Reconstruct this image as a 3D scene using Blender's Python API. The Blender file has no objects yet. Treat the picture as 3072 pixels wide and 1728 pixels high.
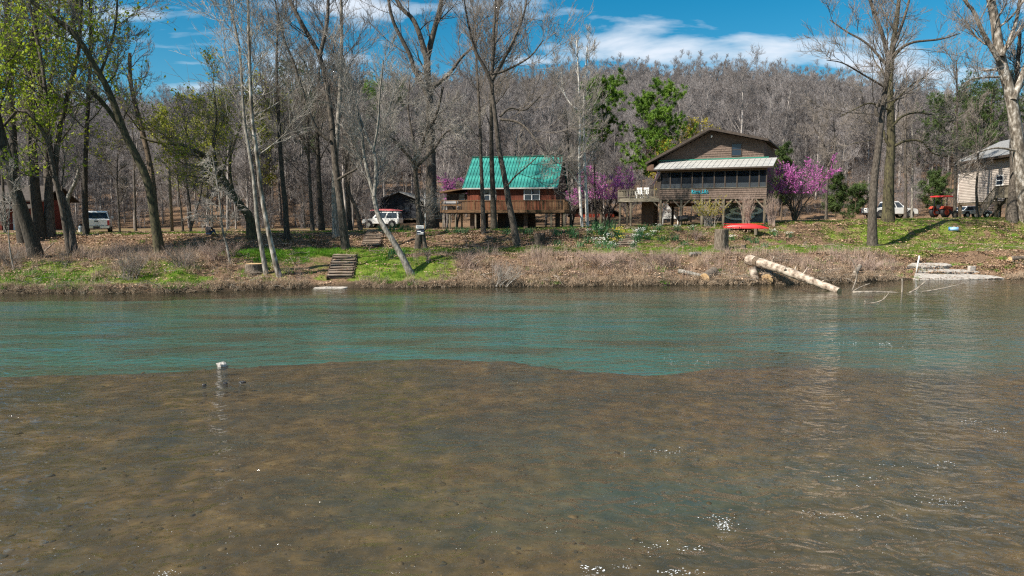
import bpy, math, random
import numpy as np
from mathutils import Vector, Matrix

random.seed(5)
RNG = np.random.default_rng(11)
SC = bpy.context.scene
COL = SC.collection
R = math.radians

# ------------------------------------------------------------------ camera
F_PX, W_PX, H_PX = 2114.0, 3072.0, 1728.0      # focal length and picture size of the photograph, in its pixels
PITCH = math.atan(214 / F_PX)
CAM_Z = 4.4                                     # metres above the water
cam = bpy.data.cameras.new('camera')
cam.sensor_width = 36.0
cam.lens = 36.0 * F_PX / W_PX
cam.clip_end = 3000
cam_o = bpy.data.objects.new('camera', cam)
COL.objects.link(cam_o)
cam_o.location = (0, 0, CAM_Z)
cam_o.rotation_euler = (math.pi / 2 - PITCH, 0, 0)
SC.camera = cam_o

# ------------------------------------------------------------------ light
SUN_EL = R(43)
SUN_DIR = Vector((-0.87, -0.49, 0)).normalized() * math.cos(SUN_EL) + Vector((0, 0, math.sin(SUN_EL)))  # towards the sun
sun = bpy.data.lights.new('sun', 'SUN')
sun.energy = 5.0
sun.angle = R(0.53)
sun.color = (1.0, 0.93, 0.82)
sun_o = bpy.data.objects.new('sun', sun)
COL.objects.link(sun_o)
sun_o.rotation_euler = SUN_DIR.to_track_quat('Z', 'Y').to_euler()

SC.view_settings.view_transform = 'Standard'
SC.view_settings.look = 'None'
SC.view_settings.gamma = 1.0
SC.view_settings.exposure = 0.78
SC.cycles.use_denoising = False      # daylight converges quickly; denoising would smear the fine twigs
SC.cycles.filter_width = 1.25
SC.cycles.max_bounces = 5
SC.cycles.diffuse_bounces = 2
SC.cycles.glossy_bounces = 3
SC.cycles.transparent_max_bounces = 12
SC.cycles.caustics_reflective = False
SC.cycles.caustics_refractive = False
SC.cycles.sample_clamp_indirect = 6.0

def make_world():
    w = bpy.data.worlds.new('World')
    SC.world = w
    w.use_nodes = True
    nt = w.node_tree
    nt.nodes.clear()
    N, L = nt.nodes.new, nt.links.new
    out = N('ShaderNodeOutputWorld')
    bg = N('ShaderNodeBackground')
    bg.inputs['Strength'].default_value = 0.085
    sky = N('ShaderNodeTexSky')
    sky.sky_type = 'NISHITA'
    sky.sun_disc = False
    sky.sun_elevation = SUN_EL
    sky.sun_rotation = math.atan2(SUN_DIR.x, SUN_DIR.y)
    sky.ozone_density = 3.0
    sky.air_density = 1.0
    sky.dust_density = 0.3
    hsv = N('ShaderNodeHueSaturation')
    hsv.inputs['Hue'].default_value = 0.482
    hsv.inputs['Saturation'].default_value = 1.5
    hsv.inputs['Value'].default_value = 0.78
    L(sky.outputs[0], hsv.inputs['Color'])
    tc = N('ShaderNodeTexCoord')
    sep = N('ShaderNodeSeparateXYZ')
    L(tc.outputs['Generated'], sep.inputs[0])
    def math_node(op, a, b=None):
        m = N('ShaderNodeMath'); m.operation = op
        for i, v in enumerate((a, b)):
            if v is None: continue
            if isinstance(v, (int, float)): m.inputs[i].default_value = v
            else: L(v, m.inputs[i])
        return m.outputs[0]
    zz = math_node('MAXIMUM', math_node('ADD', sep.outputs[2], 0.16), 0.02)
    px = math_node('DIVIDE', sep.outputs[0], zz)
    py = math_node('DIVIDE', sep.outputs[1], zz)
    comb = N('ShaderNodeCombineXYZ')
    L(px, comb.inputs[0]); L(py, comb.inputs[1])
    mp = N('ShaderNodeMapping')
    mp.inputs['Location'].default_value = (9.7, 11.9, 0)
    mp.inputs['Scale'].default_value = (1.25, 1.9, 1)
    L(comb.outputs[0], mp.inputs[0])
    n1 = N('ShaderNodeTexNoise')
    n1.inputs['Scale'].default_value = 1.35
    n1.inputs['Detail'].default_value = 9
    n1.inputs['Roughness'].default_value = 0.52
    n1.inputs['Distortion'].default_value = 0.25
    L(mp.outputs[0], n1.inputs['Vector'])
    rmp = N('ShaderNodeValToRGB')
    rmp.color_ramp.elements[0].position = 0.515
    rmp.color_ramp.elements[0].color = (0, 0, 0, 1)
    rmp.color_ramp.elements[1].position = 0.67
    rmp.color_ramp.elements[1].color = (1, 1, 1, 1)
    L(n1.outputs[0], rmp.inputs[0])
    up = math_node('MULTIPLY', rmp.outputs[0], 0.92)
    shade = N('ShaderNodeValToRGB')          # thick cloud has greyer bellies
    shade.color_ramp.elements[0].position = 0.5
    shade.color_ramp.elements[0].color = (7.6, 7.8, 8.1, 1)
    shade.color_ramp.elements[1].position = 0.8
    shade.color_ramp.elements[1].color = (4.6, 5.3, 6.3, 1)
    L(n1.outputs[0], shade.inputs[0])
    mix = N('ShaderNodeMix'); mix.data_type = 'RGBA'
    L(up, mix.inputs['Factor'])
    L(hsv.outputs[0], mix.inputs[6])
    L(shade.outputs[0], mix.inputs[7])
    L(mix.outputs[2], bg.inputs['Color'])
    L(bg.outputs[0], out.inputs[0])
make_world()

# ------------------------------------------------------------------ coordinates
CP, SP = math.cos(PITCH), math.sin(PITCH)
def ray(x, y):
    u, v = (x - W_PX / 2) / F_PX, (H_PX / 2 - y) / F_PX
    d = np.array([u, CP + v * SP, -SP + v * CP])
    return d / d[1]
def at(x, y, Y):                                # the point at distance Y seen at picture position (x, y)
    return np.array([0, 0, CAM_Z]) + ray(x, y) * Y
def pix_x(X, Y):                                # picture column of a ground point (good enough for zones)
    return W_PX / 2 + F_PX * X / Y

def _hash(ix, iy, seed):
    n = (ix * 374761393 + iy * 668265263 + seed * 974711) & 0x7fffffff
    n = ((n ^ (n >> 13)) * 1274126177) & 0x7fffffff
    return ((n ^ (n >> 16)) & 0xffff) / 65535.0
def vnoise(x, y, scale, seed=0):
    x = np.asarray(x, float) * scale; y = np.asarray(y, float) * scale
    ix, iy = np.floor(x).astype(np.int64), np.floor(y).astype(np.int64)
    fx, fy = x - ix, y - iy
    fx, fy = fx * fx * (3 - 2 * fx), fy * fy * (3 - 2 * fy)
    a, b = _hash(ix, iy, seed), _hash(ix + 1, iy, seed)
    c, d = _hash(ix, iy + 1, seed), _hash(ix + 1, iy + 1, seed)
    return (a * (1 - fx) + b * fx) * (1 - fy) + (c * (1 - fx) + d * fx) * fy
def fbm(x, y, scale, seed=0, o=3):
    v, a = 0, 0.5
    for i in range(o):
        v = v + a * vnoise(x, y, scale * 2 ** i, seed + i * 17); a *= 0.5
    return v / (1 - 0.5 ** o)
def sstep(a, b, x):
    t = np.clip((np.asarray(x, float) - a) / (b - a), 0, 1)
    return t * t * (3 - 2 * t)

SHORE_X = [-120, -60, -29.5, -20, -12.3, -5, 3.5, 14.5, 21.3, 25, 27.4, 37, 60, 120]
SHORE_Y = [38.5, 39.6, 40.4, 40.6, 43.2, 43.8, 44.6, 45.7, 46.6, 48.2, 49.4, 50.3, 52, 56]
def shore(x):
    x = np.asarray(x, float)
    return np.interp(x, SHORE_X, SHORE_Y) + (fbm(x, x * 0 + 3.3, 0.55, 4) - 0.5) * 0.9
def plateau_z(x):
    return np.interp(x, [-120, -38, -5, 13, 30, 45, 120], [2.9, 3.0, 3.2, 3.5, 4.0, 4.25, 4.4])
def ground_z(x, y):
    x = np.asarray(x, float); y = np.asarray(y, float)
    s = y - shore(x)
    edge = 0.65 + 0.7 * fbm(x, x * 0, 0.8, 9)
    low = np.interp(s, [-6, -3, -0.5, 0.12, 0.9, 2.5, 4.2, 9], [-2.2, -1.9, -0.5, 0.22, 0.55, 1.1, 1.7, 2.1])
    low = low + np.where((s > 0) & (s < 4), 0.28 * (edge - 1) * np.sin(np.clip(s / 4, 0, 1) * math.pi), 0)
    win = sstep(26.4, 27.2, x) * (1 - sstep(36.4, 37.6, x))          # ground cut level for the concrete steps
    low = low * (1 - win) + win * np.interp(s, [-3, -0.5, 0.05, 1.3, 1.5, 2.4, 2.6, 3.6, 4.6, 9], [-1.9, -0.5, 0.03, 0.07, 0.36, 0.42, 0.72, 0.78, 1.7, 2.1])
    zp = plateau_z(x)
    z = low + (zp - 2.1) * sstep(8.8, 13.2, s)
    z = z + (fbm(x, y, 0.9, 21) - 0.5) * 0.30 * sstep(-0.5, 1.5, s) * (1 - 0.6 * sstep(14, 18, s))
    ridge = np.interp(x, [-260, -170, -101, -50, 0, 40, 78, 122, 200, 300], [18, 19.5, 21.5, 26, 30, 30, 27, 16.5, 12, 10])
    ridge = ridge + (fbm(x, x * 0 + 7, 0.03, 31) - 0.5) * 7
    t = np.clip((y - 86 - 6 * (fbm(x, x * 0, 0.05, 5) - 0.5)) / 118, 0, 1.0)
    z = z + ridge * t ** 1.12 - np.clip(y - 215, 0, 400) * 0.10
    return z
def hit(x, y, y0=38.0, y1=230.0):               # where the line of sight at (x, y) meets the ground
    d = ray(x, y)
    Y = np.arange(y0, y1, 0.05)
    gap = CAM_Z + d[2] * Y - ground_z(d[0] * Y, Y)
    k = np.argmax(gap < 0)
    if not (gap < 0).any(): k = len(Y) - 1
    return np.array([d[0] * Y[k], Y[k], float(ground_z(d[0] * Y[k], Y[k]))])
def gz(x, y): return float(ground_z(x, y))

# ------------------------------------------------------------------ mesh helpers
def new_mesh(name, V, quads=None, tris=None, mats=(), mat_q=None, mat_t=None, smooth=False):
    me = bpy.data.meshes.new(name)
    V = np.asarray(V, np.float32).reshape(-1, 3)
    q = np.zeros((0, 4), np.int32) if quads is None or len(quads) == 0 else np.asarray(quads, np.int32)
    t = np.zeros((0, 3), np.int32) if tris is None or len(tris) == 0 else np.asarray(tris, np.int32)
    me.vertices.add(len(V)); me.vertices.foreach_set('co', V.ravel())
    me.loops.add(q.size + t.size)
    me.loops.foreach_set('vertex_index', np.concatenate([q.ravel(), t.ravel()]))
    nf = len(q) + len(t)
    me.polygons.add(nf)
    st = np.concatenate([np.arange(len(q)) * 4, len(q) * 4 + np.arange(len(t)) * 3]).astype(np.int32)
    me.polygons.foreach_set('loop_start', st)
    for m in mats: me.materials.append(m)
    if mat_q is not None or mat_t is not None:
        mq = np.zeros(len(q), np.int32) if mat_q is None else np.asarray(mat_q, np.int32)
        mt = np.zeros(len(t), np.int32) if mat_t is None else np.asarray(mat_t, np.int32)
        me.polygons.foreach_set('material_index', np.concatenate([mq, mt]))
    me.polygons.foreach_set('use_smooth', np.full(nf, bool(smooth)))
    me.update(calc_edges=True)
    return me

def link(name, me, parent=None, loc=None):
    o = bpy.data.objects.new(name, me)
    COL.objects.link(o)
    if parent is not None: o.parent = parent
    if loc is not None: o.location = loc
    return o
def tag(o, label=None, cat=None, group=None, kind=None):
    if label: o['label'] = label
    if cat: o['category'] = cat
    if group: o['group'] = group
    if kind: o['kind'] = kind
    return o
def thing(name, label, cat, loc, rz=0.0, group=None):
    e = bpy.data.objects.new(name, None)
    COL.objects.link(e)
    e.location = loc; e.rotation_euler = (0, 0, rz); e.empty_display_size = 0.3
    return tag(e, label, cat, group)

class MB:
    """collects boxes, bars, tubes and prisms; build() links them as one mesh object"""
    def __init__(s): s.V, s.Q, s.T, s.n = [], [], [], 0
    def add(s, V, Q=None, T=None):
        V = np.asarray(V, float).reshape(-1, 3)
        if Q is not None and len(Q): s.Q.append(np.asarray(Q, int) + s.n)
        if T is not None and len(T): s.T.append(np.asarray(T, int) + s.n)
        s.V.append(V); s.n += len(V)
        return s
    def box(s, x0, x1, y0, y1, z0, z1, top=None):
        V = np.array([[x0, y0, z0], [x1, y0, z0], [x1, y1, z0], [x0, y1, z0], [x0, y0, z1], [x1, y0, z1], [x1, y1, z1], [x0, y1, z1]], float)
        if top is not None:                      # taper: (dx, dy) inset of the top face
            dx, dy = top; V[4:, 0] += np.array([dx, -dx, -dx, dx]); V[4:, 1] += np.array([dy, dy, -dy, -dy])
        return s.add(V, [[0, 3, 2, 1], [4, 5, 6, 7], [0, 1, 5, 4], [1, 2, 6, 5], [2, 3, 7, 6], [3, 0, 4, 7]])
    def bar(s, a, b, w, h=None):                 # square bar between two points
        a, b = np.asarray(a, float), np.asarray(b, float); h = h or w
        t = (b - a) / np.linalg.norm(b - a)
        ref = np.array([0, 0, 1.]) if abs(t[2]) < 0.95 else np.array([1., 0, 0])
        u = np.cross(t, ref); u /= np.linalg.norm(u); v = np.cross(u, t)
        c = [(-1, -1), (1, -1), (1, 1), (-1, 1)]
        V = [a + u * i * w / 2 + v * j * h / 2 for i, j in c] + [b + u * i * w / 2 + v * j * h / 2 for i, j in c]
        return s.add(V, [[0, 3, 2, 1], [4, 5, 6, 7], [0, 1, 5, 4], [1, 2, 6, 5], [2, 3, 7, 6], [3, 0, 4, 7]])
    def prism(s, poly, axis, a, b):              # polygon (2-D) pushed along an axis from a to b
        n = len(poly)
        def P(p, c):
            return {'x': (c, p[0], p[1]), 'y': (p[0], c, p[1]), 'z': (p[0], p[1], c)}[axis]
        V = [P(p, a) for p in poly] + [P(p, b) for p in poly]
        Q = [[i, (i + 1) % n, n + (i + 1) % n, n + i] for i in range(n)]
        T = [[0, i + 1, i] for i in range(1, n - 1)] + [[n, n + i, n + i + 1] for i in range(1, n - 1)]
        return s.add(V, Q, T)
    def tube(s, P, rad, sides=10, cap=True):
        P = np.asarray(P, float); rad = np.broadcast_to(np.asarray(rad, float), (len(P),))
        V, Q = tubes(P[None], rad[None], sides)
        k = len(P); T = []
        if cap:
            V = np.vstack([V, P[:1], P[-1:]]); c = k * sides
            T = [[c, (i + 1) % sides, i] for i in range(sides)] + [[c + 1, (k - 1) * sides + i, (k - 1) * sides + (i + 1) % sides] for i in range(sides)]
        return s.add(V, Q, T)
    def mesh(s, name, mats, smooth=False):
        if not isinstance(mats, (list, tuple)): mats = [mats]
        return new_mesh(name, np.vstack(s.V), np.vstack(s.Q) if s.Q else None, np.vstack(s.T) if s.T else None, mats, smooth=smooth)
    def build(s, name, mats, parent=None, smooth=False, loc=None):
        return link(name, s.mesh(name, mats, smooth), parent, loc)

def tubes(P, Rr, sides):
    """P (n,k,3), Rr (n,k) -> verts and quads of n tapering tubes"""
    P = np.asarray(P, float); n, k, _ = P.shape
    T = np.empty_like(P)
    T[:, 1:-1] = P[:, 2:] - P[:, :-2]; T[:, 0] = P[:, 1] - P[:, 0]; T[:, -1] = P[:, -1] - P[:, -2]
    T /= np.linalg.norm(T, axis=2, keepdims=True) + 1e-9
    main = P[:, -1] - P[:, 0]; main /= np.linalg.norm(main, axis=1, keepdims=True) + 1e-9
    ref = np.where(np.abs(main[:, 2:3]) < 0.8, np.array([[0, 0, 1.]]), np.array([[0.6, 0.8, 0]]))
    U = np.cross(T, ref[:, None, :]); U /= np.linalg.norm(U, axis=2, keepdims=True) + 1e-9
    Wv = np.cross(U, T)
    a = np.arange(sides) * 2 * math.pi / sides
    V = P[:, :, None, :] + Rr[:, :, None, None] * (U[:, :, None, :] * np.cos(a)[None, None, :, None] + Wv[:, :, None, :] * np.sin(a)[None, None, :, None])
    base = (np.arange(n) * k * sides)[:, None, None] + (np.arange(k - 1) * sides)[None, :, None]
    i = np.arange(sides)[None, None, :]; j = (np.arange(sides) + 1)[None, None, :] % sides
    Q = np.stack(np.broadcast_arrays(base + i, base + j, base + sides + j, base + sides + i), axis=-1).reshape(-1, 4)
    return V.reshape(-1, 3), Q

# ------------------------------------------------------------------ materials
def rgb(c): return (c[0], c[1], c[2], 1.0)
def mat_noise(name, c1, c2, scale=4.0, rough=0.8, bump=0.0, stretch=(1, 1, 1), c3=None, detail=6, lo=0.35, hi=0.65, spec=0.3, metallic=0.0,
              per_object=0.0, bump_dist=0.02, coat=0.0, transl=0.0):
    m = bpy.data.materials.new(name); m.use_nodes = True
    nt = m.node_tree; N, L = nt.nodes.new, nt.links.new
    bs = nt.nodes['Principled BSDF']
    bs.inputs['Roughness'].default_value = rough
    bs.inputs['Specular IOR Level'].default_value = spec
    bs.inputs['Metallic'].default_value = metallic
    bs.inputs['Coat Weight'].default_value = coat
    tc = N('ShaderNodeTexCoord'); mp = N('ShaderNodeMapping')
    mp.inputs['Scale'].default_value = stretch
    L(tc.outputs['Object'], mp.inputs[0])
    nz = N('ShaderNodeTexNoise'); nz.inputs['Scale'].default_value = scale; nz.inputs['Detail'].default_value = detail
    nz.inputs['Roughness'].default_value = 0.6
    L(mp.outputs[0], nz.inputs['Vector'])
    rp = N('ShaderNodeValToRGB')
    e = rp.color_ramp.elements
    e[0].position, e[0].color = lo, rgb(c1)
    e[1].position, e[1].color = hi, rgb(c2)
    if c3 is not None:
        x = e.new((lo + hi) / 2); x.color = rgb(c3)
    L(nz.outputs[0], rp.inputs[0])
    colr = rp.outputs[0]
    if per_object > 0:
        oi = N('ShaderNodeObjectInfo'); hv = N('ShaderNodeHueSaturation')
        mr = N('ShaderNodeMapRange')
        mr.inputs['To Min'].default_value = 1 - per_object; mr.inputs['To Max'].default_value = 1 + per_object
        L(oi.outputs['Random'], mr.inputs['Value']); L(mr.outputs[0], hv.inputs['Value']); L(colr, hv.inputs['Color'])
        colr = hv.outputs[0]
    L(colr, bs.inputs['Base Color'])
    if bump > 0:
        b = N('ShaderNodeBump'); b.inputs['Strength'].default_value = bump; b.inputs['Distance'].default_value = bump_dist
        L(nz.outputs[0], b.inputs['Height']); L(b.outputs[0], bs.inputs['Normal'])
    if transl > 0:
        tr = N('ShaderNodeBsdfTranslucent'); mx = N('ShaderNodeMixShader'); mx.inputs[0].default_value = transl
        L(colr, tr.inputs[0]); L(bs.outputs[0], mx.inputs[1]); L(tr.outputs[0], mx.inputs[2])
        L(mx.outputs[0], nt.nodes['Material Output'].inputs['Surface'])
    return m
def mat_plain(name, c, rough=0.6, spec=0.4, metallic=0.0, var=0.12, coat=0.0, scale=3.0):
    return mat_noise(name, [x * (1 - var) for x in c], [min(1, x * (1 + var)) for x in c], scale, rough, 0, spec=spec, metallic=metallic, coat=coat)
def mat_glass(name, tint, opaque=0.35, rough=0.03, spec=0.5):      # dark window glass or insect screen: part see-through, part reflecting
    m = bpy.data.materials.new(name); m.use_nodes = True
    nt = m.node_tree; N, L = nt.nodes.new, nt.links.new
    bs = nt.nodes['Principled BSDF']
    bs.inputs['Base Color'].default_value = rgb(tint); bs.inputs['Roughness'].default_value = rough; bs.inputs['Specular IOR Level'].default_value = spec
    tr = N('ShaderNodeBsdfTransparent'); tr.inputs[0].default_value = (0.75, 0.8, 0.85, 1)
    mx = N('ShaderNodeMixShader'); mx.inputs[0].default_value = opaque
    L(tr.outputs[0], mx.inputs[1]); L(bs.outputs[0], mx.inputs[2])
    L(mx.outputs[0], nt.nodes['Material Output'].inputs['Surface'])
    return m

M = {}
M['bark'] = mat_noise('bark_grey', (0.03, 0.024, 0.019), (0.155, 0.13, 0.105), 5, 0.9, 1.0, (3, 3, 0.7), (0.075, 0.062, 0.049), bump_dist=0.03)
M['bark_dark'] = mat_noise('bark_dark', (0.018, 0.015, 0.012), (0.095, 0.08, 0.062), 6, 0.9, 0.9, (3, 3, 0.6), (0.05, 0.042, 0.032), bump_dist=0.03)
M['bark_moss'] = mat_noise('bark_mossy', (0.03, 0.026, 0.018), (0.11, 0.10, 0.05), 4, 0.95, 0.9, (2.4, 2.4, 0.7), (0.07, 0.06, 0.035), bump_dist=0.03)
M['bark_brown'] = mat_noise('bark_brown', (0.05, 0.036, 0.025), (0.22, 0.16, 0.11), 5, 0.9, 0.8, (3, 3, 0.6), (0.12, 0.088, 0.06), bump_dist=0.03)
M['bark_white'] = mat_noise('bark_pale_sycamore', (0.17, 0.145, 0.11), (0.66, 0.63, 0.58), 2.6, 0.8, 0.25, (2.2, 2.2, 0.8), (0.44, 0.41, 0.36), lo=0.32, hi=0.55)
M['bark_syc'] = mat_noise('bark_mottled_sycamore', (0.075, 0.06, 0.045), (0.50, 0.46, 0.41), 2.2, 0.85, 0.4, (2.0, 2.0, 0.8), (0.20, 0.17, 0.135), lo=0.36, hi=0.66)
M['bark_pale'] = mat_noise('bark_light_grey', (0.09, 0.078, 0.064), (0.36, 0.33, 0.29), 4, 0.85, 0.5, (2.5, 2.5, 0.7), (0.2, 0.18, 0.15))
M['twig'] = mat_noise('twig_grey', (0.13, 0.108, 0.088), (0.33, 0.285, 0.25), 1.5, 0.85)
M['twig_pale'] = mat_noise('twig_pale', (0.20, 0.175, 0.15), (0.46, 0.42, 0.37), 1.5, 0.85)
M['twig_dark'] = mat_noise('twig_dark', (0.05, 0.042, 0.036), (0.16, 0.135, 0.115), 1.5, 0.85)
M['wood_twig'] = mat_noise('twig_hillside_hazed', (0.145, 0.126, 0.12), (0.30, 0.275, 0.268), 0.6, 0.9, per_object=0.30)  # paler and cooler twigs: distance haze put into the colour
M['wood_bark'] = mat_noise('bark_hillside', (0.10, 0.085, 0.075), (0.42, 0.38, 0.35), 1.5, 0.9, stretch=(2, 2, 0.6), per_object=0.25)
M['leaf_fresh'] = mat_noise('leaf_fresh_green', (0.20, 0.30, 0.02), (0.45, 0.53, 0.04), 1.2, 0.6, transl=0.5)
M['leaf_olive'] = mat_noise('leaf_yellow_green', (0.26, 0.28, 0.03), (0.48, 0.49, 0.06), 0.9, 0.7, transl=0.45)
M['leaf_yellow'] = mat_noise('leaf_yellow', (0.30, 0.25, 0.03), (0.50, 0.42, 0.05), 0.9, 0.7, transl=0.4)
M['needle'] = mat_noise('pine_needle', (0.055, 0.125, 0.014), (0.21, 0.34, 0.04), 0.8, 0.6, transl=0.2)
M['needle_dark'] = mat_noise('pine_needle_dark', (0.028, 0.055, 0.016), (0.10, 0.15, 0.035), 0.8, 0.65, transl=0.15)
M['blossom'] = mat_noise('redbud_blossom', (0.50, 0.07, 0.40), (0.88, 0.33, 0.72), 1.1, 0.7, transl=0.4)
M['dry_grass'] = mat_noise('dry_grass', (0.27, 0.19, 0.125), (0.60, 0.47, 0.34), 1.4, 0.9, per_object=0.3, transl=0.2)
M['dry_stem'] = mat_noise('dry_stem', (0.22, 0.15, 0.12), (0.48, 0.365, 0.30), 1.4, 0.9, per_object=0.3)
M['grass'] = mat_noise('green_grass', (0.07, 0.13, 0.012), (0.20, 0.28, 0.03), 1.6, 0.8, per_object=0.3, transl=0.3)
M['grass_bright'] = mat_noise('bright_grass', (0.07, 0.20, 0.01), (0.16, 0.36, 0.02), 1.6, 0.8, per_object=0.25, transl=0.3)
M['litter'] = mat_noise('fallen_leaf', (0.16, 0.09, 0.05), (0.54, 0.40, 0.28), 2.2, 0.85, per_object=0.35, c3=(0.32, 0.205, 0.13))

# ------------------------------------------------------------------ ground, river bed, water
def green_amount(x, y):
    """how much live grass grows at a spot (0..1)"""
    s = y - shore(x); p = pix_x(x, y)
    g = np.zeros_like(s)
    strip0 = np.interp(p, [600, 700, 1150, 1250, 1700, 1900, 2600, 2750, 3072], [7.5, 4.4, 4.4, 6.0, 5.8, 5.0, 4.8, 4.2, 5.5])
    strip = sstep(-0.6, 0.6, s - strip0) * (1 - sstep(8.6, 9.3, s)) * np.interp(p, [560, 680, 1200, 1300, 1650, 1800], [0.2, 1, 1, 0.85, 0.85, 1])
    bank_low = sstep(0.2, 0.8, s) * (1 - sstep(3.9, 4.6, s)) * np.interp(p, [0, 90, 560, 640, 1030, 1070, 1300, 1400], [0.45, 0.5, 0.5, 0.25, 0.35, 0.9, 0.8, 0.10])
    bank_up = sstep(9, 9.6, s) * (1 - sstep(12.6, 13.4, s)) * np.interp(p, [1700, 1850, 2100, 2450, 2600, 3072], [0.08, 0.5, 0.35, 0.3, 0.62, 0.5])
    top = sstep(12.6, 13.6, s) * (1 - sstep(15.5, 19, s)) * np.interp(p, [0, 900, 1700, 2600], [0.5, 0.7, 0.75, 0.8]) + 0.4 * sstep(15, 18, s) * (1 - sstep(80, 90, y))
    g = strip + bank_low + bank_up + top + 0.16 * sstep(0.2, 0.6, s) * (1 - sstep(12, 14, s)) * (fbm(x, y, 0.45, 33) > 0.52)
    return np.clip(g, 0, 1)

def grid(xs, ys):
    X, Y = np.meshgrid(xs, ys)
    nx, ny = len(xs), len(ys)
    i = np.arange(nx - 1)[None, :] + (np.arange(ny - 1) * nx)[:, None]
    Q = np.stack([i, i + 1, i + nx + 1, i + nx], -1).reshape(-1, 4)
    return X.ravel(), Y.ravel(), Q

def color_attr(me, name, data):
    a = me.attributes.new(name, 'FLOAT_COLOR', 'POINT')
    d = np.ones((len(me.vertices), 4), np.float32); d[:, :data.shape[1]] = data
    a.data.foreach_set('color', d.ravel())

def ground_material():
    m = bpy.data.materials.new('ground_leaves_grass'); m.use_nodes = True
    nt = m.node_tree; N, L = nt.nodes.new, nt.links.new
    bs = nt.nodes['Principled BSDF']; bs.inputs['Roughness'].default_value = 0.95; bs.inputs['Specular IOR Level'].default_value = 0.1
    at_ = N('ShaderNodeAttribute'); at_.attribute_name = 'zone'
    sep = N('ShaderNodeSeparateColor'); L(at_.outputs['Color'], sep.inputs[0])
    tc = N('ShaderNodeTexCoord')
    def noise(scale, detail=6, rough=0.65):
        n = N('ShaderNodeTexNoise'); n.inputs['Scale'].default_value = scale; n.inputs['Detail'].default_value = detail
        n.inputs['Roughness'].default_value = rough; L(tc.outputs['Object'], n.inputs['Vector']); return n.outputs[0]
    def ramp(src, stops):
        r = N('ShaderNodeValToRGB'); e = r.color_ramp.elements
        e[0].position, e[0].color = stops[0][0], rgb(stops[0][1]); e[1].position, e[1].color = stops[-1][0], rgb(stops[-1][1])
        for p, c in stops[1:-1]:
            x = e.new(p); x.color = rgb(c)
        L(src, r.inputs[0]); return r.outputs[0]
    fine = noise(9, 8, 0.75); mid = noise(1.3); big = noise(0.22)
    leaf = ramp(fine, [(0.3, (0.055, 0.034, 0.02)), (0.46, (0.16, 0.10, 0.062)), (0.6, (0.27, 0.18, 0.115)), (0.75, (0.38, 0.28, 0.19))])
    green = ramp(fine, [(0.3, (0.05, 0.085, 0.012)), (0.55, (0.15, 0.2, 0.03)), (0.75, (0.28, 0.28, 0.07))])
    dirt = ramp(fine, [(0.3, (0.02, 0.015, 0.01)), (0.7, (0.10, 0.075, 0.05))])
    def mix(f, a, b):
        x = N('ShaderNodeMix'); x.data_type = 'RGBA'
        L(f, x.inputs['Factor']); L(a, x.inputs[6]); L(b, x.inputs[7]); return x.outputs[2]
    def mth(op, a, b):
        x = N('ShaderNodeMath'); x.operation = op; x.use_clamp = op == 'MULTIPLY' and False
        for i, v in enumerate((a, b)):
            if isinstance(v, float): x.inputs[i].default_value = v
            else: L(v, x.inputs[i])
        return x.outputs[0]
    gsum = mth('ADD', sep.outputs[0], mth('MULTIPLY', mth('SUBTRACT', mid, 0.5), 1.5))
    mr = N('ShaderNodeMapRange'); mr.inputs['From Min'].default_value = 0.38; mr.inputs['From Max'].default_value = 0.66; L(gsum, mr.inputs['Value'])
    c = mix(mr.outputs[0], leaf, green)
    c = mix(sep.outputs[2], c, dirt)
    hv = N('ShaderNodeHueSaturation'); mr2 = N('ShaderNodeMapRange'); mr2.inputs['To Min'].default_value = 0.75; mr2.inputs['To Max'].default_value = 1.25
    L(big, mr2.inputs['Value']); L(mr2.outputs[0], hv.inputs['Value']); L(c, hv.inputs['Color'])
    L(hv.outputs[0], bs.inputs['Base Color'])
    b = N('ShaderNodeBump'); b.inputs['Strength'].default_value = 0.9; b.inputs['Distance'].default_value = 0.05
    L(fine, b.inputs['Height']); L(b.outputs[0], bs.inputs['Normal'])
    return m

def build_ground():
    xs = np.concatenate([np.linspace(-420, -60, 40)[:-1], np.arange(-60, 62, 0.3), np.linspace(62, 420, 40)])
    ys = np.concatenate([np.arange(36, 66, 0.17), np.arange(66, 90, 0.8), np.arange(90, 230, 3.0), np.linspace(232, 620, 25)])
    X, Y, Q = grid(xs, ys)
    Z = ground_z(X, Y)
    s = Y - shore(X)
    Z = np.where(s < -3.5, np.minimum(Z, -1.5 - 0.2 * (-3.5 - s)), Z)
    me = new_mesh('ground', np.stack([X, Y, Z], 1), Q, mats=[ground_material()], smooth=True)
    zone = np.stack([green_amount(X, Y), sstep(9, 10, s) * (1 - sstep(12.5, 13.5, s)), 1 - sstep(0.1, 0.55, s + (fbm(X, Y, 1.4, 3) - 0.5) * 0.7)], 1)
    color_attr(me, 'zone', zone)
    o = link('ground', me); tag(o, 'leaf-covered river bank, terrace and wooded hillside', None, kind='structure')

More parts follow.
